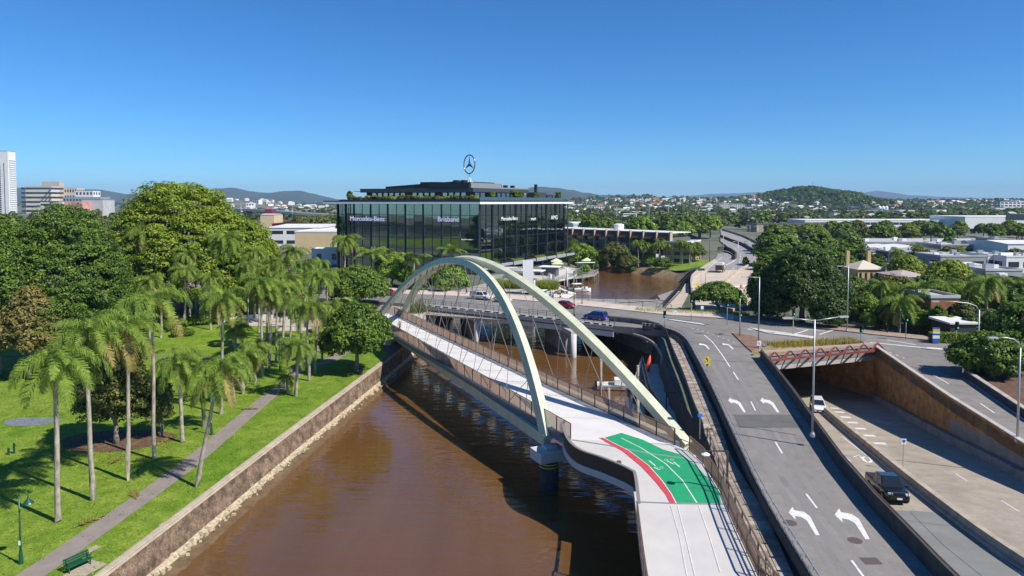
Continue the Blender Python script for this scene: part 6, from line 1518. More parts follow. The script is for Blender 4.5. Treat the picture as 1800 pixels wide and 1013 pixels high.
# fallen leaves and dead fronds on the lawn
LF['litter'] = leafmat('leaf litter', (.26, .16, .06), (.10, .06, .025), .05)
pl_ = []; rl_ = np.random.default_rng(31)
for cx_, cy_, r_, n_ in [(PG(205, 785).x, PG(205, 785).y, 6, 700), (PG(625, 655).x, PG(625, 655).y, 5, 260), (PG(110, 690).x, PG(110, 690).y, 12, 900), (PG(300, 800).x, PG(300, 800).y, 12, 350), (PG(420, 700).x, PG(420, 700).y, 9, 300)]:
    for _ in range(n_):
        a = rl_.uniform(0, 6.28); r = r_ * math.sqrt(rl_.random()); x, y = cx_ + r * math.cos(a), cy_ + r * math.sin(a)
        if inside(park, x, y): pl_.append((x, y, gz(x, y) + .075))
pl_ = np.array(pl_); o = bpy.data.objects.new('leaf_litter', quads_mesh('leaf_litter', leaf_quads(pl_, nrmz(np.array([0, 0, 1.]) + rl_.normal(size=pl_.shape) * .25), .09, rl_), LF['litter'])); link(o); tag(o, 'brown fallen leaves scattered under the park trees', 'leaf litter', None, 'stuff')
fdm = frond_mesh(2.4, 4, -4, .1, 'palmdry', 55, 40, .5, .05)
for i, (px, py, lab) in enumerate(((130, 930, 'dead palm frond lying beside the nearest palm'), (240, 880, 'dead palm frond on the lawn by the path edge'), (300, 770, 'dead palm frond near the short stout palm'), (190, 820, 'dead palm frond below the mulch bed'), (420, 720, 'dead palm frond beside the far path'))):
    t = thing('fallen_frond', lab, 'palm frond', PG(px, py, .12), R.uniform(0, 6.28)); o = bpy.data.objects.new('frond', fdm); link(o, t)

# ------------------------------------------------------------ motorway beyond the creek
MZ = 5.6
def flat(pxs, z, m, name, zb=None):
    mb = MB(); q = [P(x, y, z) for x, y in pxs]; mb.prism([(p.x, p.y) for p in q], z - .6, z); return structure(name, mb, m)
APR = mat('pale concrete road', (.50, .42, .33), .88, 0, .12, .25)
flat([(1217, 512), (1216, 498), (1219, 488), (1236, 475), (1258, 462), (1292, 462), (1322, 466), (1345, 470), (1340, 520), (1285, 545), (1225, 545)], MZ, APR, 'motorway')
flat([(1236, 475.5), (1257, 456), (1262, 446), (1278, 445), (1294, 453), (1290, 443), (1276, 431), (1266, 424), (1267, 416), (1304, 431), (1329, 446), (1345, 465), (1330, 468), (1300, 474), (1276, 475)], MZ + .01, mat('motorway asphalt', (.27, .255, .245), .88, 0, .1, .1), 'motorway')
flat([(1266, 404), (1272, 405), (1309, 418), (1349, 438), (1370, 455), (1345, 462), (1330, 446), (1305, 430), (1268, 415)], MZ + .02, MATS['motorway asphalt'], 'motorway')
def wall_px(name, label, pxs, z, h, w_, m, cat='barrier'):
    pts_ = smooth_line([P(x, y, z) for x, y in pxs], 5); t = thing(name, label, cat, pts_[len(pts_) // 2])
    for i in range(0, len(pts_) - 1, 2):
        mb = MB(); mb.sweep(pts_[i:i + 3], [(-w_ / 2, -.2), (-w_ / 2, h), (w_ / 2, h), (w_ / 2, -.2)], close=True, cap=True); mb.build('panel', m, t)
    return t
wall_px('motorway_barrier', 'dark barrier wall between the two motorway carriageways', [(1266, 416), (1285, 424), (1304, 431), (1320, 440), (1329, 447)], MZ, 1.3, .5, DARKWALL)
wall_px('motorway_barrier', 'dark curved barrier at the motorway fork by the green grove', [(1262, 440), (1278, 440), (1289, 446), (1294, 452), (1291, 457)], MZ, 1.6, .5, DARKWALL)
wall_px('motorway_barrier', 'far motorway edge barrier below the roadside trees', [(1270, 405), (1290, 411), (1310, 418), (1330, 428), (1352, 439)], MZ, 1.2, .5, CONC_D)
wall_px('motorway_barrier', 'pale motorway barrier curving along the creek bank path', [(1216, 514), (1215, 498), (1219, 487), (1236, 474), (1258, 460)], MZ, 1.1, .4, KERB)
wall_px('motorway_barrier', 'low pale kerb wall on the motorway beside the dark evergreen', [(1273, 500), (1285, 488), (1300, 476), (1318, 467)], MZ, .7, .4, KERB)
line_mark([(1240, 476), (1262, 458), (1270, 452)], .25, z=MZ, dz=.03); line_mark([(1280, 480), (1300, 462), (1302, 448), (1292, 436)], .2, z=MZ, dz=.03, dash=(6, 2)); line_mark([(1293, 456), (1287, 461), (1276, 466)], .5, z=MZ, dz=.03)
flat([(1195, 543), (1212, 512), (1210, 498), (1205, 498), (1196, 514), (1170, 541)], 5.3, mat('creek path', (.45, .37, .29), .9, 0, .15, .5), 'creek_path')
cf = thing('creek_path_fence', 'dark slatted fence along the creek path above the basin', 'fence', P(1195, 520, 5.3)); railing(cf, [P(1165, 543, 5.3), P(1190, 515, 5.3), P(1202, 498, 5.3), P(1222, 478, 5.3)], 1.2, 3.0, (DARKSTEEL, DARKSTEEL, DARKSTEEL), gap=.4)
bt = [P(x, y, 3.2) for x, y in ((1117, 549), (1155, 525), (1172, 528), (1140, 556))]
jt = thing('landing_jetty', 'grey timber jetty stepping down to the basin behind the road bridge', 'jetty', bt[0]); mb = MB(); mb.prism([(p.x, p.y) for p in bt], 2.8, 3.2); mb.build('deck', WOOD, jt)
railing(jt, [bt[0], bt[1]], 1.1, 2.5, (DARKSTEEL,) * 3, gap=.5, pw=.14); railing(jt, [bt[3], bt[2]], 1.1, 2.5, (DARKSTEEL,) * 3, gap=.5, pw=.14)
for p in bt: mb = MB(); mb.tube([p - Vector((0, 0, .4)), p - Vector((0, 0, 5))], .2, 8); mb.build('pile', DARKWALL, jt)
ORNG = mat('traffic orange', (.75, .13, .02), .6)
for i, px in enumerate((1256, 1272, 1286, 1303)):
    p = P(px, 508 - i % 2, MZ); c = thing('traffic_barrier', 'orange and white work barrier at the motorway apron, %s from the creek' % ORD[i], 'traffic barrier', p, .3, 'motorway work barriers')
    mb = MB(); mb.box((0, 0, .5), (.5, .4, 1.0), 0, 0, .7); mb.build('orange_block', ORNG, c, local=True); mb = MB(); mb.box((1.3, 0, .55), (2.0, .12, .35)); mb.build('white_board', WHITEP, c, local=True); mb = MB(); mb.box((0, 0, .04), (.8, .7, .08)); mb.build('base', RUBBER, c, local=True)

# ------------------------------------------------------------ vehicles
CARGLASS = mat('car glass', (.015, .02, .025), .06, 0, spec=.9); TAIL = mat('tail lamp', (.35, .01, .01), .3); HEAD = mat('head lamp', (.7, .72, .75), .15); RIM = mat('alloy rim', (.40, .41, .42), .35, .8)
def wheel(t, x, y, r):
    w_ = bpy.data.objects.new('wheel', None); link(w_, t); w_.location = (x, y, r)
    mb = MB(); n = 18; vs = []
    prof = [(r * .62, -.11), (r * .95, -.11), (r, -.07), (r, .07), (r * .95, .11), (r * .62, .11)]
    for a, b in prof: vs += [(a * math.cos(2 * math.pi * k / n), b, a * math.sin(2 * math.pi * k / n)) for k in range(n)]
    mb.add(vs, [(i * n + k, (i + 1) * n + k, (i + 1) * n + (k + 1) % n, i * n + (k + 1) % n) for i in range(5) for k in range(n)]); mb.build('tyre', RUBBER, w_, local=True, smooth=True)
    mb = MB(); s = 1 if y > 0 else -1; vs = [(0, s * .1, 0)] + [(r * .62 * math.cos(2 * math.pi * k / n), s * .085, r * .62 * math.sin(2 * math.pi * k / n)) for k in range(n)]
    mb.add(vs, [(0, 1 + k, 1 + (k + 1) % n) for k in range(n)]); mb.build('rim', RIM, w_, local=True)
def car(name, label, cat, loc, rz, kind, paint, scale=1.0, group=None):
    """nose towards +x"""
    t = thing(name, label, cat, loc, rz, group); t.scale = (scale,) * 3
    K = {'hatch': dict(st=[(-1.98, .70, .86), (-1.9, .80, .98), (-1.2, .86, .98), (0, .87, .95), (.95, .86, .92), (1.6, .82, .80), (1.98, .66, .66)], cab=(-1.88, -1.35, .12, 1.02, .95, 1.48), wx=1.27, r=.31),
         'sedan': dict(st=[(-2.25, .70, .86), (-2.15, .82, .97), (-1.3, .88, .98), (0, .89, .95), (1.1, .88, .92), (1.9, .84, .80), (2.28, .66, .66)], cab=(-1.75, -.85, .2, 1.15, .95, 1.42), wx=1.38, r=.33),
         'suv': dict(st=[(-2.25, .74, .98), (-2.2, .88, 1.08), (-1.3, .92, 1.08), (0, .92, 1.06), (1.1, .92, 1.04), (1.85, .88, .95), (2.25, .72, .80)], cab=(-2.2, -1.95, .25, 1.15, 1.05, 1.68), wx=1.38, r=.37),
         'ute': dict(st=[(-2.65, .86, 1.08), (-2.6, .92, 1.1), (-1.0, .93, 1.1), (0, .93, 1.1), (1.1, .93, 1.12), (2.1, .90, 1.03), (2.6, .76, .88)], cab=(-.75, -.55, .72, 1.35, 1.1, 1.8), wx=1.6, r=.39)}[kind]
    mb = MB(); vs = []; st = K['st']; zb = .30 if kind in ('hatch', 'sedan') else .40
    for x, w_, zt_ in st: vs += [(x, s * a, z) for s, a, z in ((-1, w_ * .93, zb), (-1, w_, zb + .22), (-1, w_ * 1.0, zt_ - .16), (-1, w_ * .9, zt_), (1, w_ * .9, zt_), (1, w_, zt_ - .16), (1, w_, zb + .22), (1, w_ * .93, zb))]
    n = len(st); mb.add(vs, [(i * 8 + k, (i + 1) * 8 + k, (i + 1) * 8 + (k + 1) % 8, i * 8 + (k + 1) % 8) for i in range(n - 1) for k in range(8)] + [tuple(range(8)), tuple((n - 1) * 8 + k for k in range(8))[::-1]])
    fl = [f[::-1] for f in mb.f]; mb.f = fl
    body = mb.build('body', paint, t, local=True, smooth=False, bevel=.03)
    xa, xb, xc, xd, zb_, zr = K['cab']; wb_ = st[3][1] * .92; wr = wb_ * .82
    A_ = [(xa, -wb_, zb_), (xd, -wb_, zb_), (xd, wb_, zb_), (xa, wb_, zb_)]; B_ = [(xb, -wr, zr), (xc, -wr, zr), (xc, wr, zr), (xb, wr, zr)]
    mb = MB(); mb.add(A_ + B_, [(4, 5, 6, 7), (0, 1, 5, 4), (1, 2, 6, 5), (2, 3, 7, 6), (3, 0, 4, 7)]); mb.build('cabin', paint, t, local=True, bevel=.05)
    def pane(q, nm, k=.012):
        q = [Vector(v) for v in q]; c = sum(q, Vector()) / len(q); nn = (q[1] - q[0]).cross(q[2] - q[0]).normalized(); cc = Vector(((xa + xd) / 2, 0, 1.2)); nn = nn if nn.dot(c - cc) > 0 else -nn
        mb = MB(); mb.add([c + (v - c) * .88 + nn * k for v in q], [tuple(range(len(q)))]); mb.build(nm, CARGLASS, t, local=True)
    V = lambda p: Vector(p)
    pane([A_[1], A_[2], B_[2], B_[1]], 'windscreen'); pane([A_[0], A_[3], B_[3], B_[0]], 'rear_window')
    for s0, s1, s2, s3 in ((A_[0], A_[1], B_[1], B_[0]), (A_[3], A_[2], B_[2], B_[3])):
        for u0, u1 in ((0, .48), (.5, 1)): pane([V(s0).lerp(V(s1), u0), V(s0).lerp(V(s1), u1), V(s3).lerp(V(s2), u1), V(s3).lerp(V(s2), u0)], 'side_window')
    for sx in (-1, 1):
        for sy in (-1, 1): wheel(t, sx * K['wx'], sy * (st[3][1] - .06), K['r'])
    xf, xr = st[-1][0], st[0][0]
    for s in (-1, 1):
        mb = MB(); mb.box((xf - .1, s * st[-1][1] * .82, st[-1][2] - .02), (.22, .32, .14)); mb.build('headlight', HEAD, t, local=True)
        mb = MB(); mb.box((xr + .06, s * st[0][1] * .88, st[0][2] - .1), (.14, .2, .28)); mb.build('tail_light', TAIL, t, local=True)
        mb = MB(); mb.box((xd - .15, s * (st[3][1] + .1), zb_ + .06), (.14, .2, .14)); mb.build('wing_mirror', paint, t, local=True)
    mb = MB(); mb.box((xf + .0, 0, st[-1][2] - .22), (.08, .9, .2)); mb.build('grille', BLACK, t, local=True)
    for x_, nm in ((xf + .045, 'number_plate'), (xr - .015, 'number_plate')): mb = MB(); mb.box((x_, 0, zb + .14), (.03, .38, .12)); mb.build(nm, WHITEP, t, local=True)
    mb = MB(); mb.box((0, 0, zb - .02), (xf - xr - .5, st[3][1] * 1.7, .1)); mb.build('underbody', BLACK, t, local=True)
    return t
def paint(name, c, m=.3): return mat(name, c, .28, m, coat=.6)
def hd_(a, b, z): q = P(*b, z) - P(*a, z); return math.atan2(q.y, q.x)
def at_(px, py, z=RZ + .012): return P(px, py, z)
rdir = lambda a, b: hd_(a, b, RZ)
WHITECAR = paint('white car paint', (.72, .72, .72), 0)
u1 = car('white_ute', 'white utility with canopy tray heading off the road bridge beside the arch', 'ute', at_(846, 526.5), rdir((838, 523), (900, 529)), 'ute', WHITECAR)
mb = MB(); mb.box((-1.65, 0, 1.45), (1.85, 1.7, .8)); mb.build('canopy', mat('silver canopy', (.42, .44, .46), .4, .5), u1, local=True, bevel=.06)
car('white_hatchback', 'white hatchback half hidden by the arch, behind the white utility', 'car', at_(884, 531.5), rdir((838, 526), (900, 532)), 'hatch', WHITECAR)
car('red_hatchback', 'dark red hatchback crossing the road bridge', 'car', at_(996, 541.5), rdir((960, 537), (1060, 548)), 'hatch', paint('deep red paint', (.36, .008, .02)))
car('blue_suv', 'bright blue four wheel drive on the near lane of the road bridge', 'car', at_(1047, 562), rdir((1080, 565), (960, 551)), 'suv', paint('vivid blue paint', (.010, .026, .36)))
car('red_car', 'red car glimpsed between the tree and the arch foot', 'car', at_(684, 519), rdir((640, 515), (700, 520)), 'hatch', paint('bright red paint', (.5, .01, .02)))
car('dark_car', 'dark car nosing out from behind the ramp tree', 'car', at_(1695, 618), rdir((1750, 624), (1650, 612)), 'hatch', paint('navy paint', (.012, .02, .04)))
bp_ = PL(1560, 872, .012); bh = PL(1600, 905) - PL(1520, 838); bt_ = car('black_pickup', 'black double cab pickup driving down the sunken road', 'pickup', bp_, math.atan2(bh.y, bh.x), 'ute', paint('black car paint', (.008, .009, .012)))
bt_.rotation_euler = (0, math.atan(-.1167) * -.9 * -1, math.atan2(bh.y, bh.x)); bt_.rotation_euler = (0, -math.atan(.1167), math.atan2(bh.y, bh.x))
mb = MB(); mb.box((-1.72, 0, 1.14), (1.8, 1.7, .08)); mb.build('tonneau_cover', mat('vinyl', (.02, .02, .022), .8), bt_, local=True)
mb = MB(); mb.tube([(2.66, -.6, .55), (2.72, -.6, 1.05), (2.72, .6, 1.05), (2.66, .6, .55)], .045, 8); mb.build('bull_bar', DARKSTEEL, bt_, local=True); mb = MB(); mb.tube([(.2, -.97, .42), (-1, -.97, .42)], .05, 6); mb.build('side_step', DARKSTEEL, bt_, local=True)
wq = PL(1480, 768) - PL(1436, 712); wv = car('white_van', 'white four wheel drive coming out of the underpass mouth', 'car', PL(1438, 722, .012), math.atan2(wq.y, wq.x), 'suv', WHITECAR, .95)
car('silver_car', 'white car on the far carriageway of the motorway, nearer the creek', 'car', P(1312, 429.5, MZ + .04), hd_((1300, 420), (1330, 434), MZ), 'sedan', WHITECAR)
car('silver_car', 'white car on the far carriageway of the motorway, further along', 'car', P(1329, 433.5, MZ + .04), hd_((1300, 420), (1330, 434), MZ), 'sedan', WHITECAR)
for i, (px, py, c) in enumerate(((548, 505, WHITECAR), (552, 512, paint('black car paint2', (.01, .01, .012))), (612, 512, WHITECAR))): car('parked_car', ['white car parked on the park road between palm trunks', 'black car parked before the white car between palm trunks', 'white car on the park road by the round green tree'][i], 'car', P(px, py + 4, 6.03), 1.9, 'hatch', c)
# truck leaving on the motorway: cab, cage tray
tb = P(1266, 478, MZ + .03); tr = thing('tray_truck', 'truck with dark caged tray seen from behind on the motorway', 'truck', tb, hd_((1262, 482), (1290, 462), MZ))
mb = MB(); mb.box((2.3, 0, 1.7), (1.8, 2.2, 2.2)); mb.build('cab', WHITECAR, tr, local=True, bevel=.12); mb = MB(); mb.box((-1.0, 0, 1.0), (4.6, 2.3, .25)); mb.build('tray', DARKSTEEL, tr, local=True)
mb = MB(); mb.box((-1.0, 0, 1.75), (4.4, 2.2, 1.3)); mb.build('load', mat('dark load', (.10, .075, .05), .9), tr, local=True); mb = MB(); mb.box((-1.0, 0, 2.75), (4.5, 2.25, .7), 0, 0, .8); mb.build('load_cover', mat('grey tarp', (.45, .46, .47), .8), tr, local=True)
for x in (-2.2, 2.2):
    for y in (-1, 1): wheel(tr, x, y, .45)
for s in (-1, 1): mb = MB(); mb.box((-3.32, s * .8, .95), (.06, .3, .15)); mb.build('tail_light', TAIL, tr, local=True)
bs = thing('bus', 'small white bus on the flyover behind the motel', 'bus', PY(1107, 381.5, 615), .0); mb = MB(); mb.box((0, 0, 1.6), (12, 2.5, 2.9)); mb.build('body', WHITEP, bs, local=True, bevel=.15); mb = MB(); mb.box((0, -1.26, 2.0), (11, .05, .9)); mb.build('window_band', WIN, bs, local=True)
for x in (-4, 4): wheel(bs, x, -1.1, .5); wheel(bs, x, 1.1, .5)

# ------------------------------------------------------------ lamps, signals, signs
def pole(mb, a, b, r0, r1, n=8): mb.tube([a, Vector(a).lerp(Vector(b), .5), b], [r0, (r0 + r1) / 2, r1], n)
LAMPW = mat('lamp housing', (.55, .56, .57), .4, .3)
def street_lamp(label, base, top_z, arms, r=.11, m=STEEL, curved=False, name='street_lamp'):
    base = Vector(base); top = Vector((base.x, base.y, top_z)); t = thing(name, label, 'street lamp', base, 0, 'tall street lamps')
    mb = MB(); pole(mb, base, top, r, r * .65); mb.build('pole', m, t, smooth=True); mb = MB(); mb.lathe(base, [(r * 2, 0), (r * 2, .25), (r * 1.2, .45)], 10); mb.build('base_plate', m, t)
    for dx, dy, dz in arms:
        e_ = top + Vector((dx, dy, dz)); mb = MB()
        if curved: mb.tube([top - Vector((0, 0, .2)), top + Vector((dx * .08, dy * .08, dz * .5)), top + Vector((dx * .28, dy * .28, dz * .85)), top + Vector((dx * .6, dy * .6, dz)), e_], [r * .65, r * .6, r * .55, r * .5, r * .4], 7)
        else: mb.tube([top - Vector((0, 0, .1)), e_], r * .45, 6)
        mb.build('arm', m, t, smooth=True); mb = MB(); u = Vector((dx, dy, 0)).normalized(); mb.bar(e_ - u * .1, e_ + u * .75, .28, .13); mb.build('lamp_head', LAMPW, t)
    return t
def zat(py, Y): return PY(900, py, Y).z
def lamp_px(label, bx, by, ty, arms, z=RZ, **k): b = P(bx, by, z); return street_lamp(label, b, zat(ty, b.y), arms, **k)
lamp_px('tall street lamp with one arm beside the underpass planter', 1333, 613, 487, [(-1.9, 0, 0)])
lamp_px('tall street lamp with two arms on the parapet above the sunken road', 1428, 768, 562, [(-2.1, 0, .12), (2.4, .3, .2)], z=RZ + .9)
lamp_px('tall street lamp in front of the dark evergreen', 1489, 583, 468, [(-1.2, 0, 0)])
lamp_px('curved arm street lamp at the bend of the far ramp', 1718, 657, 545, [(-5.0, .5, 1.0)], curved=True)
lamp_px('curved arm street lamp nearest on the far ramp', 1788, 777, 612, [(-2.2, 0, .95)], curved=True)
lamp_px('dark green lamp pole on the road bridge near the blue car', 1009, 570, 482, [(-.8, 0, .1)], m=GREENPAINT, r=.08); lamp_px('slim lamp pole on the far pavement behind the red hatchback', 1023, 535, 463, [(-.8, 0, .1)], m=GREENPAINT, r=.08)
lamp_px('tall pale lamp pole beside the motorway', 1297, 478, 425, [(-1, 0, 0)], z=MZ); lamp_px('tall green lamp pole on the bank lawn edge', 1247, 462, 414, [(-1.5, 0, 0)], z=5.2, m=GREENPAINT)
lamp_px('lamp pole on the far motorway verge, nearer one', 1318, 424, 396, [(-1.5, 0, 0)], z=MZ); lamp_px('lamp pole on the far motorway verge, further one', 1332, 433, 398, [(-1.5, 0, 0)], z=MZ)
lamp_px('lamp pole in the motorway fork near the grove', 1271, 452, 412, [(-1.2, 0, 0)], z=MZ)
lamp_px('old iron lamp with small arm on the motorway apron', 1240, 502, 480, [(.9, 0, 0)], z=MZ, m=mat('rusty iron', (.10, .05, .04), .7), r=.07)
for i, (px, y0, y1, Y) in enumerate(((1084, 370, 384, 640), (1141, 364, 386, 600), (1175, 362, 388, 560), (1209, 373, 395, 480), (1437, 420, 445, 300), (1467, 422, 452, 280), (1361, 408, 440, 320), (1380, 412, 440, 320), (1395, 415, 445, 300), (1420, 415, 440, 310), (424, 356, 386, 560), (514, 362, 384, 600))):
    q = PY(px, y1, Y); street_lamp('thin distant lighting pole, %s of the scattered far poles' % (ORD[i]), (q.x, Y, gz(q.x, Y)), zat(y0, Y), [(-1.6, 0, 0)], name='distant_lamp', r=.16)
# park lamps
def park_lamp(label, b, h):
    t = thing('park_lamp', label, 'lamp', b); b = Vector(b); mb = MB(); mb.tube([b, b + Vector((0, 0, h * .86))], [.07, .045], 8)
    hook = [b + Vector((0, 0, h * .86)) + Vector((.32 - .32 * math.cos(a), 0, .32 * math.sin(a) * 1.2)) for a in [k * math.pi / 8 for k in range(9)]]; mb.tube(hook + [hook[-1] - Vector((0, 0, .15))], .035, 6); mb.build('post', GREENPAINT, t, smooth=True)
    mb = MB(); mb.lathe(b, [(.15, 0), (.13, .7), (.09, 1.0)], 10); mb.build('base', GREENPAINT, t); mb = MB(); e_ = hook[-1] - Vector((0, 0, .5)); mb.lathe(e_, [(.36, 0), (.3, .1), (.12, .28), (.06, .42)], 14); mb.build('lamp_shade', GREENPAINT, t)
    mb = MB(); mb.lathe(e_, [(.12, -.14), (.16, -.05), (.15, .02)], 10); mb.build('bulb_glass', WHITEP, t)
    mb = MB(); mb.box((b.x + .0, b.y - .1, b.z + 1.55), (.12, .04, .3)); mb.build('number_plate', WHITEP, t)
park_lamp('green gooseneck park lamp nearest, beside the path bend by the bench', PG(37, 992), 5.6); park_lamp('green park lamp beside the squat dark trunked palm', PG(372, 765), 5.2); park_lamp('green gooseneck lamp between the far path palms', PG(492, 655), 5.4)
# boardwalk lamps
for lab, bx, by, ty, dx in (('black post lamp with white dish over the lower walkway', 1171, 722, 690, 1.7), ('brown post lamp with white dish beside the boardwalk', 1278, 862, 793, -1.7)):
    b = P(bx, by, 2.4 if bx < 1200 else DZ); t = thing('boardwalk_lamp', lab, 'lamp', b); zt_ = zat(ty, b.y); mb = MB(); mb.box((b.x, b.y, (b.z + zt_) / 2), (.14, .14, zt_ - b.z)); mb.build('post', PST, t); mb = MB(); mb.bar((b.x, b.y, zt_), (b.x + dx, b.y, zt_), .08, .08); mb.build('arm', PST, t)
    mb = MB(); mb.lathe((b.x + dx, b.y, zt_ - .45), [(.05, 0), (.3, .12), (.34, .2), (.06, .35)], 14); mb.build('dish', WHITEP, t)
YEL = mat('sign yellow', (.72, .50, .01), .5); BLU = mat('sign blue', (.02, .12, .45), .5); GRNL = mat('green signal', (.05, .6, .3), .4)
GRNL.node_tree.nodes['Principled BSDF'].inputs['Emission Color'].default_value = (.05, 1, .45, 1); GRNL.node_tree.nodes['Principled BSDF'].inputs['Emission Strength'].default_value = .3
def signal(label, bx, by, ty, band=False, z=6.1):
    b = P(bx, by, z); zt_ = zat(ty, b.y); t = thing('traffic_light', label, 'traffic light', b, 0, 'traffic lights'); mb = MB(); mb.tube([b, (b.x, b.y, zt_)], .06, 8); mb.build('post', STEEL, t, smooth=True)
    if band: mb = MB(); mb.tube([(b.x, b.y, b.z + 1.0), (b.x, b.y, b.z + 2.2)], .075, 8); mb.build('yellow_sleeve', YEL, t)
    mb = MB(); mb.box((b.x, b.y - .22, zt_ - .55), (.34, .22, 1.0)); mb.build('signal_head', BLACK, t); mb = MB(); mb.box((b.x, b.y - .08, zt_ - .55), (.5, .03, 1.2)); mb.build('target_board', BLACK, t)
    for k, m_ in enumerate((GRNL, BLACK, BLACK)): mb = MB(); mb.lathe((b.x, b.y - .36, zt_ - .93 + k * .36), [(.1, 0), (.1, .2)], 10); mb.build('lens', m_, t)
for a in (('traffic light at the corner of bridge and turning road', 1168, 579, 547, 0), ('traffic light with yellow sleeve by the creek path verge', 1215, 563, 521, 1), ('traffic light before the dark evergreen trunk', 1278, 572, 528, 0), ('traffic light on the brick island corner', 1301, 590, 545, 0), ('traffic light with yellow sleeve on the long median', 1394, 588, 543, 1), ('traffic light at the underpass planter end', 1513, 612, 571, 0), ('traffic light on the far kerb before the palms', 1592, 597, 553, 0), ('traffic light with yellow sleeve by the hedge', 1680, 617, 566, 1), ('tall signal behind the island lamp', 1300, 592, 512, 0)): signal(a[0], a[1], a[2], a[3], a[4])
def sign(name, label, b, z, w_, h, m, shape='rect', face=0.0, post=True, extra=None):
    b = Vector(b); t = thing(name, label, 'sign', b, face); mb = MB()
    if post: mb.tube([(0, 0, 0), (0, 0, z - b.z + h * .4)], .04, 8); mb.build('post', STEEL, t, local=True)
    mb = MB(); zz = z - b.z
    if shape == 'diamond': vs = [(0, -.06, zz - h / 2), (w_ / 2, -.06, zz), (0, -.06, zz + h / 2), (-w_ / 2, -.06, zz)]
    else: vs = [(-w_ / 2, -.06, zz - h / 2), (w_ / 2, -.06, zz - h / 2), (w_ / 2, -.06, zz + h / 2), (-w_ / 2, -.06, zz + h / 2)]
    mb.add(vs + [(v[0], -.03, v[2]) for v in vs], [(0, 1, 2, 3), (7, 6, 5, 4), (0, 4, 5, 1), (1, 5, 6, 2), (2, 6, 7, 3), (3, 7, 4, 0)]); mb.build('board', m, t, local=True)
    if extra:
        for nm, m_, pl in extra: mb = MB(); mb.add([(x, -.066, zz + y) for x, y in pl], [tuple(range(len(pl)))]); mb.build(nm, m_, t, local=True)
    return t
ARR = [(-.05, -.28), (.05, -.28), (.08, -.02), (.0, .1), (-.1, .14), (-.1, .24), (-.28, .08), (-.1, -.06), (-.1, .04), (-.03, 0)]
b = P(1243, 666, RZ); sg = sign('curve_sign', 'yellow diamond left curve sign with small plate beside the road barrier', b, zat(632, b.y), .95, .95, YEL, 'diamond', extra=[('arrow', BLACK, ARR)])
mb = MB(); zz = zat(641, b.y) - b.z; mb.box((0, -.05, zz), (.62, .04, .38)); mb.build('speed_plate', YEL, sg, local=True)
_t = letters('40', Vector((b.x - .17, b.y - .08, b.z + zz - .1)), Vector((1, 0, 0)), Vector((0, -1, 0)), .3, sg, BLACK, 'speed_digits')
b = P(1230, 772, DZ); sign('blue_path_sign', 'small bright blue path sign on a thin post by the boardwalk fence', b, zat(730, b.y), .42, .3, mat('bright sign blue', (.01, .22, .75), .5))
b = P(1333, 613, RZ); sign('turn_left_sign', 'white sign with black left arrow on the lamp beside the planter', b + Vector((0, -.25, 0)), zat(603, b.y), .62, .75, WHITEP, extra=[('arrow', BLU, [(x * .9, y * .9) for x, y in ARR])])
b = PL(1587, 826); sign('route_shield_sign', 'blue and white route shield sign standing on the sunken median', b, zat(776, b.y), .45, .5, WHITEP, extra=[('shield', BLU, [(-.15, .18), (.15, .18), (.17, 0), (0, -.2), (-.17, 0)])])
b = P(1232, 512, MZ); sign('green_road_sign', 'green direction sign above the motorway apron', b, zat(474, b.y), 1.7, .6, mat('sign green', (.01, .12, .06), .5))
b = P(1226, 508, MZ); sign('yellow_notice_board', 'yellow notice board beside the pale motorway barrier', b, zat(501, b.y), 1.0, .7, YEL)
b = P(1187, 560, 6.1); sign('white_arrow_sign', 'small white arrow sign on the far kerb facing the crossroads', b, zat(550, b.y), .65, .8, WHITEP, extra=[('arrow', GREYP, [(-.2, -.25), (-.1, -.28), (.15, .1), (.2, .0), (.22, .28), (-.02, .22), (.06, .16)])])
b = P(1234, 565, 6.1); sign('white_parking_sign', 'small pale parking sign on a thin post past the verge grass', b, zat(541, b.y), .5, .6, WHITEP)
for i, (px, py, yt) in enumerate(((1155, 471, 447), (1165, 474, 450))): b = PG(px, py); sign('white_estate_sign', ['tall narrow white sign board on the motel bank', 'square white sign board on the motel bank lawn'][i], b, zat(yt + 4, b.y), 1.0 if i == 0 else 1.4, 2.0 if i == 0 else 1.8, WHITEP)
b = P(586, 470, 5.5); 
b = PY(546, 437, 235); sign('no_entry_sign', 'round red no entry disc before the cream warehouse', (b.x, b.y, 5), b.z, 1.0, 1.0, mat('sign red', (.6, .05, .03), .5), 'diamond', extra=[('bar', WHITEP, [(-.3, -.08), (.3, -.08), (.3, .08), (-.3, .08)])])
tt = thing('pylon_sign', 'blue white and yellow pylon sign on the crossroads pavement', 'sign', P(1645, 603, 6.1), -.1)
for k, (m_, z0, z1) in enumerate(((BLU, 0, .7), (WHITEP, .7, 1.2), (BLU, 1.2, 1.5), (WHITEP, 1.5, 1.75), (YEL, 1.75, 2.2), (BLU, 2.2, 2.4))): mb = MB(); mb.box((0, 0, (z0 + z1) / 2), (1.0, .25, z1 - z0 - .01)); mb.build('panel', m_, tt, local=True)
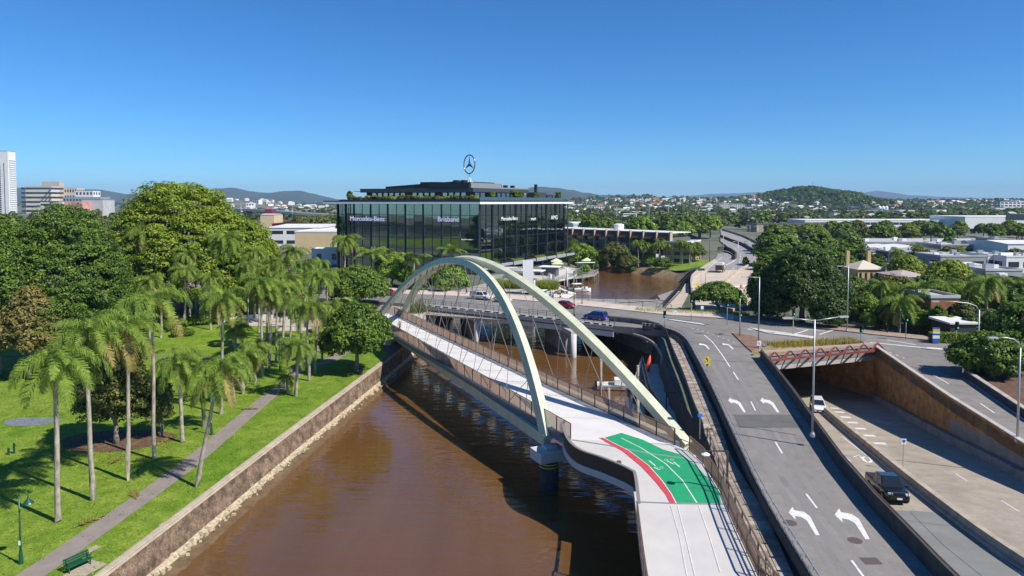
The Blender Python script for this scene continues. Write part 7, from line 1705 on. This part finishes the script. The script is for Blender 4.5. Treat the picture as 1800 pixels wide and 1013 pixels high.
# park furniture
bc = PG(140, 1001); bn = thing('park_bench', 'green slatted park bench facing the creek', 'bench', bc, math.radians(62))
for k in range(3): mb = MB(); mb.box((0, -.02 + .14 * k - .05, .46), (1.7, .12, .04)); mb.build('seat_slat', GREENPAINT, bn, local=True)
for k in range(3): mb = MB(); mb.box((0, .33 + .04 * k, .58 + .15 * k), (1.7, .04, .12)); mb.build('back_slat', GREENPAINT, bn, local=True)
for x in (-.7, .7):
    for y, h in ((-.05, .45), (.34, .95)): mb = MB(); mb.box((x, y, h / 2), (.06, .06, h)); mb.build('leg', GREENPAINT, bn, local=True)
    mb = MB(); mb.box((x, .14, .66), (.05, .42, .05)); mb.build('arm_rest', GREENPAINT, bn, local=True)
for i, (px, py) in enumerate(((15, 800), (25, 798))): b = PG(px, py); bo = thing('garden_tap_post', ['short green tap post on the lawn near the picture edge', 'taller green tap post beside the short one'][i], 'post', b); mb = MB(); mb.box((b.x, b.y, b.z + .35 + .2 * i), (.14, .14, .7 + .4 * i)); mb.build('post', GREENPAINT, bo); mb = MB(); mb.box((b.x + .1, b.y, b.z + .6 + .3 * i), (.2, .08, .08)); mb.build('spout', GREENPAINT, bo)
b = PG(634, 659); lb = thing('litter_bin', 'dark litter bin behind the trunk by the seawall', 'bin', b); mb = MB(); mb.lathe(b, [(.32, 0), (.36, .9), (.3, 1.0)], 12); mb.build('bin_body', DARKSTEEL, lb); mb = MB(); mb.lathe(b + Vector((0, 0, 1.02)), [(.38, 0), (.1, .12)], 12); mb.build('lid', GREENPAINT, lb)
wl1 = thing('garden_wall', 'low white curved garden wall at the edge of the park lawn', 'wall', PG(405, 566)); mb = MB(); pts_ = smooth_line([PG(385, 572), PG(405, 565), PG(440, 560), PG(480, 560)], 6)
for i in range(0, len(pts_) - 2, 2): m2 = MB(); m2.sweep(pts_[i:i + 3], [(-.2, -.2), (-.2, .75), (.2, .75), (.2, -.2)], close=True, cap=True); m2.build('panel', WHITEP, wl1)
rk = thing('ramp_wall', 'dark low wall edging the far ramp below the tree', 'wall', P(1720, 690, RZ)); pts_ = smooth_line([P(x, y, RZ) for x, y in ((1697, 652), (1692, 660), (1706, 672), (1748, 701), (1803, 738), (1900, 797))], 5)
for i in range(0, len(pts_) - 2, 2): m2 = MB(); m2.sweep([p + Vector((.5, .1, 0)) for p in pts_[i:i + 3]], [(-.2, -1), (-.2, .8), (.25, .8), (.25, -1)], close=True, cap=True); m2.build('panel', DARKWALL, rk)
mb = MB(); mb.sweep([p + Vector((.5, .1, .8)) for p in pts_], [(-.25, 0), (-.25, .1), (.3, .1), (.3, 0)], close=True, cap=True); mb.build('coping', KERB, rk)
gb = [P(x, y, RZ) for x, y in ((1705, 655), (1712, 640), (1800, 648), (2000, 660), (2100, 880), (1900, 790), (1800, 730), (1748, 695), (1710, 668))]
mb = MB(); mb.prism([(p.x, p.y) for p in gb], 5.0, 6.25); structure('garden_bank', mb, SOIL)
kf = thing('kerb_fence', 'low dark fence along the pavement under the dark evergreen', 'fence', P(1420, 575, 6.14)); railing(kf, [P(1330, 558, 6.14), P(1440, 571, 6.14), P(1560, 585, 6.14)], 1.0, 3.0, (BLACK, BLACK, BLACK), gap=.3)

# ------------------------------------------------------------ people
def person(label, loc, rz, top, legs, pose='walk', hgt=1.74):
    """one continuous skinned figure, with clothing shells as parts"""
    t = thing('person', label, 'person', loc, rz); k = hgt / 1.74; s = .18 if pose == 'walk' else .03
    V = [(0, 0, .93), (0, 0, 1.15), (0, 0, 1.40), (0, .01, 1.50), (0, .03, 1.60), (0, .03, 1.70),
         (-.10, 0, .90), (-.10, s, .50), (-.10, s - .1, .07), (-.10, s + .06, .03), (.10, 0, .90), (.10, -s * .3, .50), (.10, -s - .12, .08), (.10, -s + .04, .03),
         (-.20, 0, 1.42), (-.24, -.08, 1.14), (-.22, .06, .92), (-.21, .10, .83), (.20, 0, 1.42), (.24, .06, 1.14), (.22, .16, .94), (.21, .2, .85)]
    E_ = [(0, 1), (1, 2), (2, 3), (3, 4), (4, 5), (0, 6), (6, 7), (7, 8), (8, 9), (0, 10), (10, 11), (11, 12), (12, 13), (2, 14), (14, 15), (15, 16), (16, 17), (2, 18), (18, 19), (19, 20), (20, 21)]
    Rr_ = [.14, .13, .15, .055, .095, .085, .09, .065, .045, .04, .09, .065, .045, .04, .065, .045, .035, .03, .065, .045, .035, .03]
    me = bpy.data.meshes.new('body'); me.from_pydata([(a * k, b * k, c * k) for a, b, c in V], E_, []); o = bpy.data.objects.new('body', me); link(o, t); sk = o.modifiers.new('skin', 'SKIN'); ss = o.modifiers.new('sub', 'SUBSURF'); ss.levels = 1; ss.render_levels = 1
    for i, v in enumerate(me.skin_vertices[0].data): v.radius = (Rr_[i] * k, Rr_[i] * k); v.use_root = (i == 0)
    me.materials.append(mat('skin', (.42, .25, .17), .6))
    mb = MB(); mb.lathe((0, 0, 0), [(.17 * k, .90 * k), (.165 * k, 1.1 * k), (.20 * k, 1.36 * k), (.12 * k, 1.47 * k)], 12); mb.build('shirt', top, t, local=True, smooth=True)
    mb = MB(); 
    mb.tube([(-.1 * k, 0, .95 * k), (-.1 * k, s * k, .5 * k), (-.1 * k, (s - .08) * k, .15 * k)], [.125 * k, .09 * k, .07 * k], 9); mb.tube([(.1 * k, 0, .95 * k), (.1 * k, -s * .3 * k, .5 * k), (.1 * k, (-s - .1) * k, .15 * k)], [.125 * k, .09 * k, .07 * k], 9); mb.build('trousers', legs, t, local=True, smooth=True)
    mb = MB(); mb.lathe((0, .015 * k, 0), [(.098 * k, 1.64 * k), (.1 * k, 1.72 * k), (.06 * k, 1.79 * k)], 10); mb.build('hair', mat('dark hair', (.03, .02, .015), .7), t, local=True, smooth=True); return t
person('pedestrian in a pale top walking along the arch footbridge', P(703, 582, DZ), 2.6, mat('pale top', (.45, .30, .28), .8), mat('dark trousers', (.02, .02, .03), .8))
person('pedestrian in blue walking on the far pavement of the road bridge', P(971, 528, 6.15), 1.2, mat('blue shirt', (.08, .16, .35), .8), mat('navy trousers', (.03, .04, .09), .8))
person('dark clothed pedestrian on the pavement beside the bright grass bed', P(820, 517, 6.15), -1.4, mat('black top', (.02, .02, .02), .8), mat('dark trousers', (.02, .02, .03), .8))

ec = thing('entrance_canopy', 'white portal pillar with thin canopy before the showroom forecourt', 'canopy', P(928, 516, 5.2)); b = P(928, 514, 5.2)
mb = MB(); mb.box((b.x, b.y, 9.2), (2.6, 1.2, 8)); mb.build('pillar', WHITEP, ec); mb = MB(); mb.box((b.x - 6.2, b.y + .6, 11.2), (9.6, 3.2, .5)); mb.build('canopy_slab', CONC_L, ec)
# ------------------------------------------------------------ marina and pontoon
def deck_px(name, label, pxs, z, th, m, cat='deck', legs=True):
    q = [P(x, y, z) for x, y in pxs]; t = thing(name, label, cat, q[0]); mb = MB(); mb.prism([(p.x, p.y) for p in q], z - th, z); mb.build('deck', m, t)
    if legs:
        for p in dense(q, 6, True): mb = MB(); mb.tube([p - Vector((0, 0, th)), (p.x, p.y, -2)], .22, 7); mb.build('pile', CONC_D, t)
    return t, q
PALE = mat('pale pontoon', (.52, .50, .47), .8, 0, .12, .4)
t, q = deck_px('terrace_deck', 'grey waterside terrace deck below the glass showroom', [(872, 500), (905, 478), (958, 482), (975, 490), (930, 508), (900, 520)], 3.6, .5, CONC); railing(t, [q[2], q[3], q[4]], 1.1, 2.5, (STEEL, STEEL, STEEL), gap=.35, pw=.07)
t, q = deck_px('restaurant_deck', 'wide pale restaurant deck with umbrellas reaching over the creek', [(950, 478), (985, 468), (1022, 474), (1008, 486), (975, 494)], 3.4, .6, PALE); railing(t, [q[0], q[4], q[3], q[2]], 1.1, 2.5, (STEEL, STEEL, STEEL), gap=.3, pw=.07)
hut = thing('deck_kiosk', 'small grey kiosk with white flat roof on the restaurant deck', 'kiosk', P(967, 484, 3.4)); b = P(967, 485, 3.4); mb = MB(); mb.box((b.x, b.y, 4.9), (5.0, 4, 3.0), -.3); mb.build('wall', mat('dark louvre', (.10, .10, .11), .7), hut); mb = MB(); mb.box((b.x, b.y, 6.5), (6.6, 5, .2), -.3); mb.build('roof', WHITEP, hut)
mq = thing('white_marquee', 'white flat marquee roof over the dining terrace', 'marquee', P(930, 490, 3.6)); b = P(930, 491, 3.6); mb = MB(); mb.box((b.x, b.y, 6.4), (9.5, 4.5, .3), -.35); mb.build('canopy', WHITEP, mq)
for dx in (-4.3, 4.3):
    for dy in (-1.9, 1.9): mb = MB(); mb.tube([(b.x + dx, b.y + dy - dx * .35, 3.6), (b.x + dx, b.y + dy - dx * .35, 6.4)], .06, 6); mb.build('leg', STEEL, mq)
UMB = mat('pale green canvas', (.52, .58, .33), .8)
for i, (px, py, z_) in enumerate(((978, 473, 3.4), (980, 478, 3.4), (1032, 471, 2.6))):
    b = P(px, py, z_); um = thing('market_umbrella', ['pale green umbrella at the back of the restaurant deck', 'pale green umbrella in front of its twin on the deck', 'pale green umbrella on the planted pontoon'][i], 'umbrella', b); mb = MB(); mb.tube([b, b + Vector((0, 0, 3.4))], .05, 6); mb.build('pole', WHITEP, um)
    mb = MB(); c = b + Vector((0, 0, 3.3)); mb.add([c + Vector((sx * 2.1, sy * 2.1, -.5)) for sx, sy in ((-1, -1), (1, -1), (1, 1), (-1, 1))] + [c + Vector((0, 0, .7))], [(0, 1, 4), (1, 2, 4), (2, 3, 4), (3, 0, 4)]); mb.build('canopy', UMB, um)
t, q = deck_px('planted_pontoon', 'planted barge pontoon at the end of the restaurant deck', [(1000, 488), (1045, 482), (1052, 476), (1018, 470), (1000, 478)], 2.6, .8, CONC_D); railing(t, [q[0], q[1], q[2]], 1.0, 2.2, (STEEL,) * 3, gap=.3, pw=.06)
for i, (px, py, h) in enumerate(((1030, 481, 3.2), (1044, 477, 4.2), (1016, 484, 1.6), (1024, 474, 2.0))): shrub('leafy pot plant on the planted pontoon, %s from the deck' % ORD[i], P(px, py, 2.6), 1.8, 1.4, h, 'bright' if i % 2 == 0 else 'mid', 700 + i, 50, leaf=.25, cr=.5, name='pontoon_plant', cat='plant')
hr = thing('pontoon_shelter', 'thin flat white shelter roof on the planted pontoon', 'shelter', P(1030, 478, 2.6)); b = P(1030, 478, 2.6); mb = MB(); mb.box((b.x, b.y, 6.0), (6.5, 2.2, .15), .1); mb.build('roof', WHITEP, hr)
for dx in (-2.8, 2.8): mb = MB(); mb.tube([(b.x + dx, b.y, 2.6), (b.x + dx, b.y, 6)], .06, 6); mb.build('leg', STEEL, hr)
gw = thing('gangway', 'sloping lattice gangway from the deck down to the marina', 'gangway', P(955, 492, 3.4)); a, b = P(953, 493, 3.4), P(995, 512, .8); mb = MB(); mb.bar(a, b, 1.6, .15); mb.build('walkway', PALE, gw)
for s in (-.8, .8):
    o_ = Vector((0, s, 0)); mb = MB(); mb.bar(a + o_ + Vector((0, 0, 1)), b + o_ + Vector((0, 0, 1)), .07, .07); mb.build('handrail', mat('rose white rail', (.6, .52, .52), .6), gw)
    for k in range(9): mb = MB(); mb.bar(a.lerp(b, k / 9) + o_, a.lerp(b, (k + 1) / 9) + o_ + Vector((0, 0, 1)), .05, .05); mb.build('lattice_bar', MATS['rose white rail'], gw)
t, q = deck_px('marina_pontoon', 'white floating marina pontoon lined with small boats', [(935, 540), (1000, 512), (1012, 515), (950, 546)], .6, .5, mat('white pontoon', (.68, .66, .64), .8, 0, .15, .8), legs=False); 
for i, (px, y0, y1) in enumerate(((939, 545, 495), (968, 527, 484), (997, 508, 474))):
    b = P(px, y0, 0); pl = thing('mooring_pile', 'white capped mooring pile, %s along the marina' % ORD[i], 'pile', b, 0, 'marina piles'); mb = MB(); mb.tube([b - Vector((0, 0, 2)), (b.x, b.y, zat(y1, b.y))], .28, 10); mb.build('post', PALE, pl, smooth=True); mb = MB(); mb.lathe((b.x, b.y, zat(y1, b.y)), [(.3, 0), (.02, .4)], 10); mb.build('cap', WHITEP, pl)
def boat(label, b, rz, L_, canopy=True, group='small boats at the marina'):
    t = thing('motor_boat', label, 'boat', b, rz, group); mb = MB(); vs = []; n = 7
    for i in range(n):
        f = i / (n - 1); x = -L_ / 2 + L_ * f; w_ = L_ * .19 * (1 if f < .55 else max(.02, 1 - ((f - .55) / .45) ** 1.8)); z1 = .75 + .25 * f * f
        vs += [(x, -w_, z1), (x, -w_ * .7, .05), (x, 0, -.2), (x, w_ * .7, .05), (x, w_, z1)]
    mb.add(vs, [(i * 5 + k, i * 5 + k + 1, (i + 1) * 5 + k + 1, (i + 1) * 5 + k) for i in range(n - 1) for k in range(4)] + [(0, 4, 3, 2, 1)]); mb.build('hull', WHITEP, t, local=True, smooth=False)
    mb = MB(); mb.add([vs[i * 5] for i in range(n)] + [vs[i * 5 + 4] for i in range(n)][::-1], [tuple(range(2 * n))]); o = mb.build('deck', PALE, t, local=True); o.location.z = -.12
    if canopy:
        mb = MB(); mb.box((-L_ * .05, 0, 2.05), (L_ * .5, L_ * .33, .16), 0, 0, .85); mb.build('canopy', WHITEP, t, local=True, bevel=.05)
        for sx in (-.25, .18):
            for sy in (-.14, .14): mb = MB(); mb.tube([(L_ * sx, L_ * sy, .7), (L_ * sx, L_ * sy, 2.0)], .03, 5); mb.build('canopy_leg', STEEL, t, local=True)
    mb = MB(); mb.box((L_ * .12, 0, 1.05), (.1, L_ * .26, .5)); mb.build('windscreen', WIN, t, local=True); mb = MB(); mb.box((-L_ * .53, 0, .75), (.35, .4, .8)); mb.build('outboard_motor', BLACK, t, local=True); return t
for i, (px, py, a, L_, cv) in enumerate(((954, 522, .9, 6, 1), (965, 516, .9, 6, 1), (976, 511, .9, 6, 1), (1016, 510, .2, 6.5, 1), (1024, 512, .2, 5.5, 0), (985, 522, -2.3, 6, 0), (973, 529, -2.3, 6, 0), (962, 535, -2.3, 6, 0))): boat(['white canopied boat nearest the terrace', 'white canopied boat in the middle of the inner berths', 'white canopied boat at the outer inner berth', 'white canopied boat at the pontoon head', 'open white runabout at the pontoon tip', 'open white boat on the outer side, furthest', 'open white boat on the outer side, middle', 'open white boat on the outer side, nearest the road'][i], P(px, py, .1), a, L_, cv)
boat('dark dinghy moored under the far bank mangroves', P(1018, 464, .1), .1, 6, False, None)
# pontoon below the footbridge
ORK = mat('orange kayak plastic', (.8, .10, .02), .4); PILE = mat('grey timber pile', (.30, .26, .21), .9, 0, .3, 1.5, .02, 6)
for i, (px, y0, y1) in enumerate(((1056, 697, 632), (1070, 713, 683), (1121, 690, 643), (1121, 760, 700))):
    b = P(px, y0, 0); pl = thing('timber_pile', ['tall timber mooring pile nearest mid creek', 'short timber mooring pile before the tall one', 'timber pile beside the kayak rack', 'dark timber pile under the near arch'][i], 'pile', b); mb = MB(); mb.tube([b - Vector((0, 0, 2)), (b.x, b.y, zat(y1, b.y))], .2, 9); mb.build('post', PILE, pl, smooth=True); mb = MB(); mb.lathe((b.x, b.y, zat(y1, b.y)), [(.2, 0), (.2, .04)], 9); mb.build('cap', CONC, pl)
bt = boat('white workboat lying between the timber piles', P(1084, 684, .1), -.1, 5.8, False, None); mb = MB(); mb.box((.4, 0, 1.2), (1.6, 1.5, .9)); mb.build('wheelhouse', WHITEP, bt, local=True, bevel=.08); mb = MB(); mb.tube([(.4, 0, 1.6), (.4, 0, 4.2)], .04, 6); mb.build('mast', STEEL, bt, local=True)
pt, q = deck_px('work_pontoon', 'small dark work pontoon with rails beside the lower walkway', [(1112, 688), (1128, 640), (1140, 650), (1132, 690)], .9, .6, CONC_D, legs=False); railing(pt, [q[0], q[1]], 1.1, 1.6, (WHITEP, WHITEP, WHITEP), gap=.4, pw=.06)
for i in range(2):
    b = P(1134 + 2 * i, 672 + 10 * i, .9); ky = thing('kayak', ['orange kayak standing upright on the work pontoon', 'orange kayak lying against the lower walkway'][i], 'kayak', b); mb = MB(); ax = Vector((.25, .3, 1)) if i == 0 else Vector((.4, 1, .35)); ax.normalize(); mb.tube([b + ax * (4.2 * k / 8 - .2 * 0) for k in range(9)], [.03, .2, .3, .36, .38, .36, .3, .2, .03], 8); mb.build('hull', ORK, ky, smooth=True); mb = MB(); mb.lathe(b + ax * 2.1 + Vector((0, -.36, 0)), [(.24, -.05), (.2, .05)], 10); mb.build('cockpit', BLACK, ky)

# ------------------------------------------------------------ air
hz = MB(); hz.prism([(-24000, -250), (24000, -250), (24000, 17500), (-24000, 17500)], -4.0, 420)
hm = bpy.data.materials.new('thin summer haze'); hm.use_nodes = True; nt = hm.node_tree; nt.nodes.remove(nt.nodes['Principled BSDF'])
pv = nt.nodes.new('ShaderNodeVolumePrincipled'); pv.inputs['Color'].default_value = (.46, .70, 1, 1); pv.inputs['Density'].default_value = 6.5e-5; pv.inputs['Anisotropy'].default_value = 0.0
nt.links.new(pv.outputs[0], nt.nodes['Material Output'].inputs['Volume'])
ho = hz.build('haze', hm); ho['kind'] = 'stuff'

# ------------------------------------------------------------ each member of a row gets its own place in words
def nth(k): return '%d%s' % (k, 'th' if 10 <= k % 100 <= 20 else {1: 'st', 2: 'nd', 3: 'rd'}.get(k % 10, 'th'))
same = {}
for o in COL.objects:
    if o.parent is None and o.get('label') and o.get('category'): same.setdefault(o['label'], []).append(o)
for lab, os_ in same.items():
    if len(os_) > 1:
        os_.sort(key=lambda o: o.location.x / max(1.0, o.location.y))
        for k, o in enumerate(os_): o['label'] = lab + (', leftmost' if k == 0 else ', %s from left' % nth(k + 1))
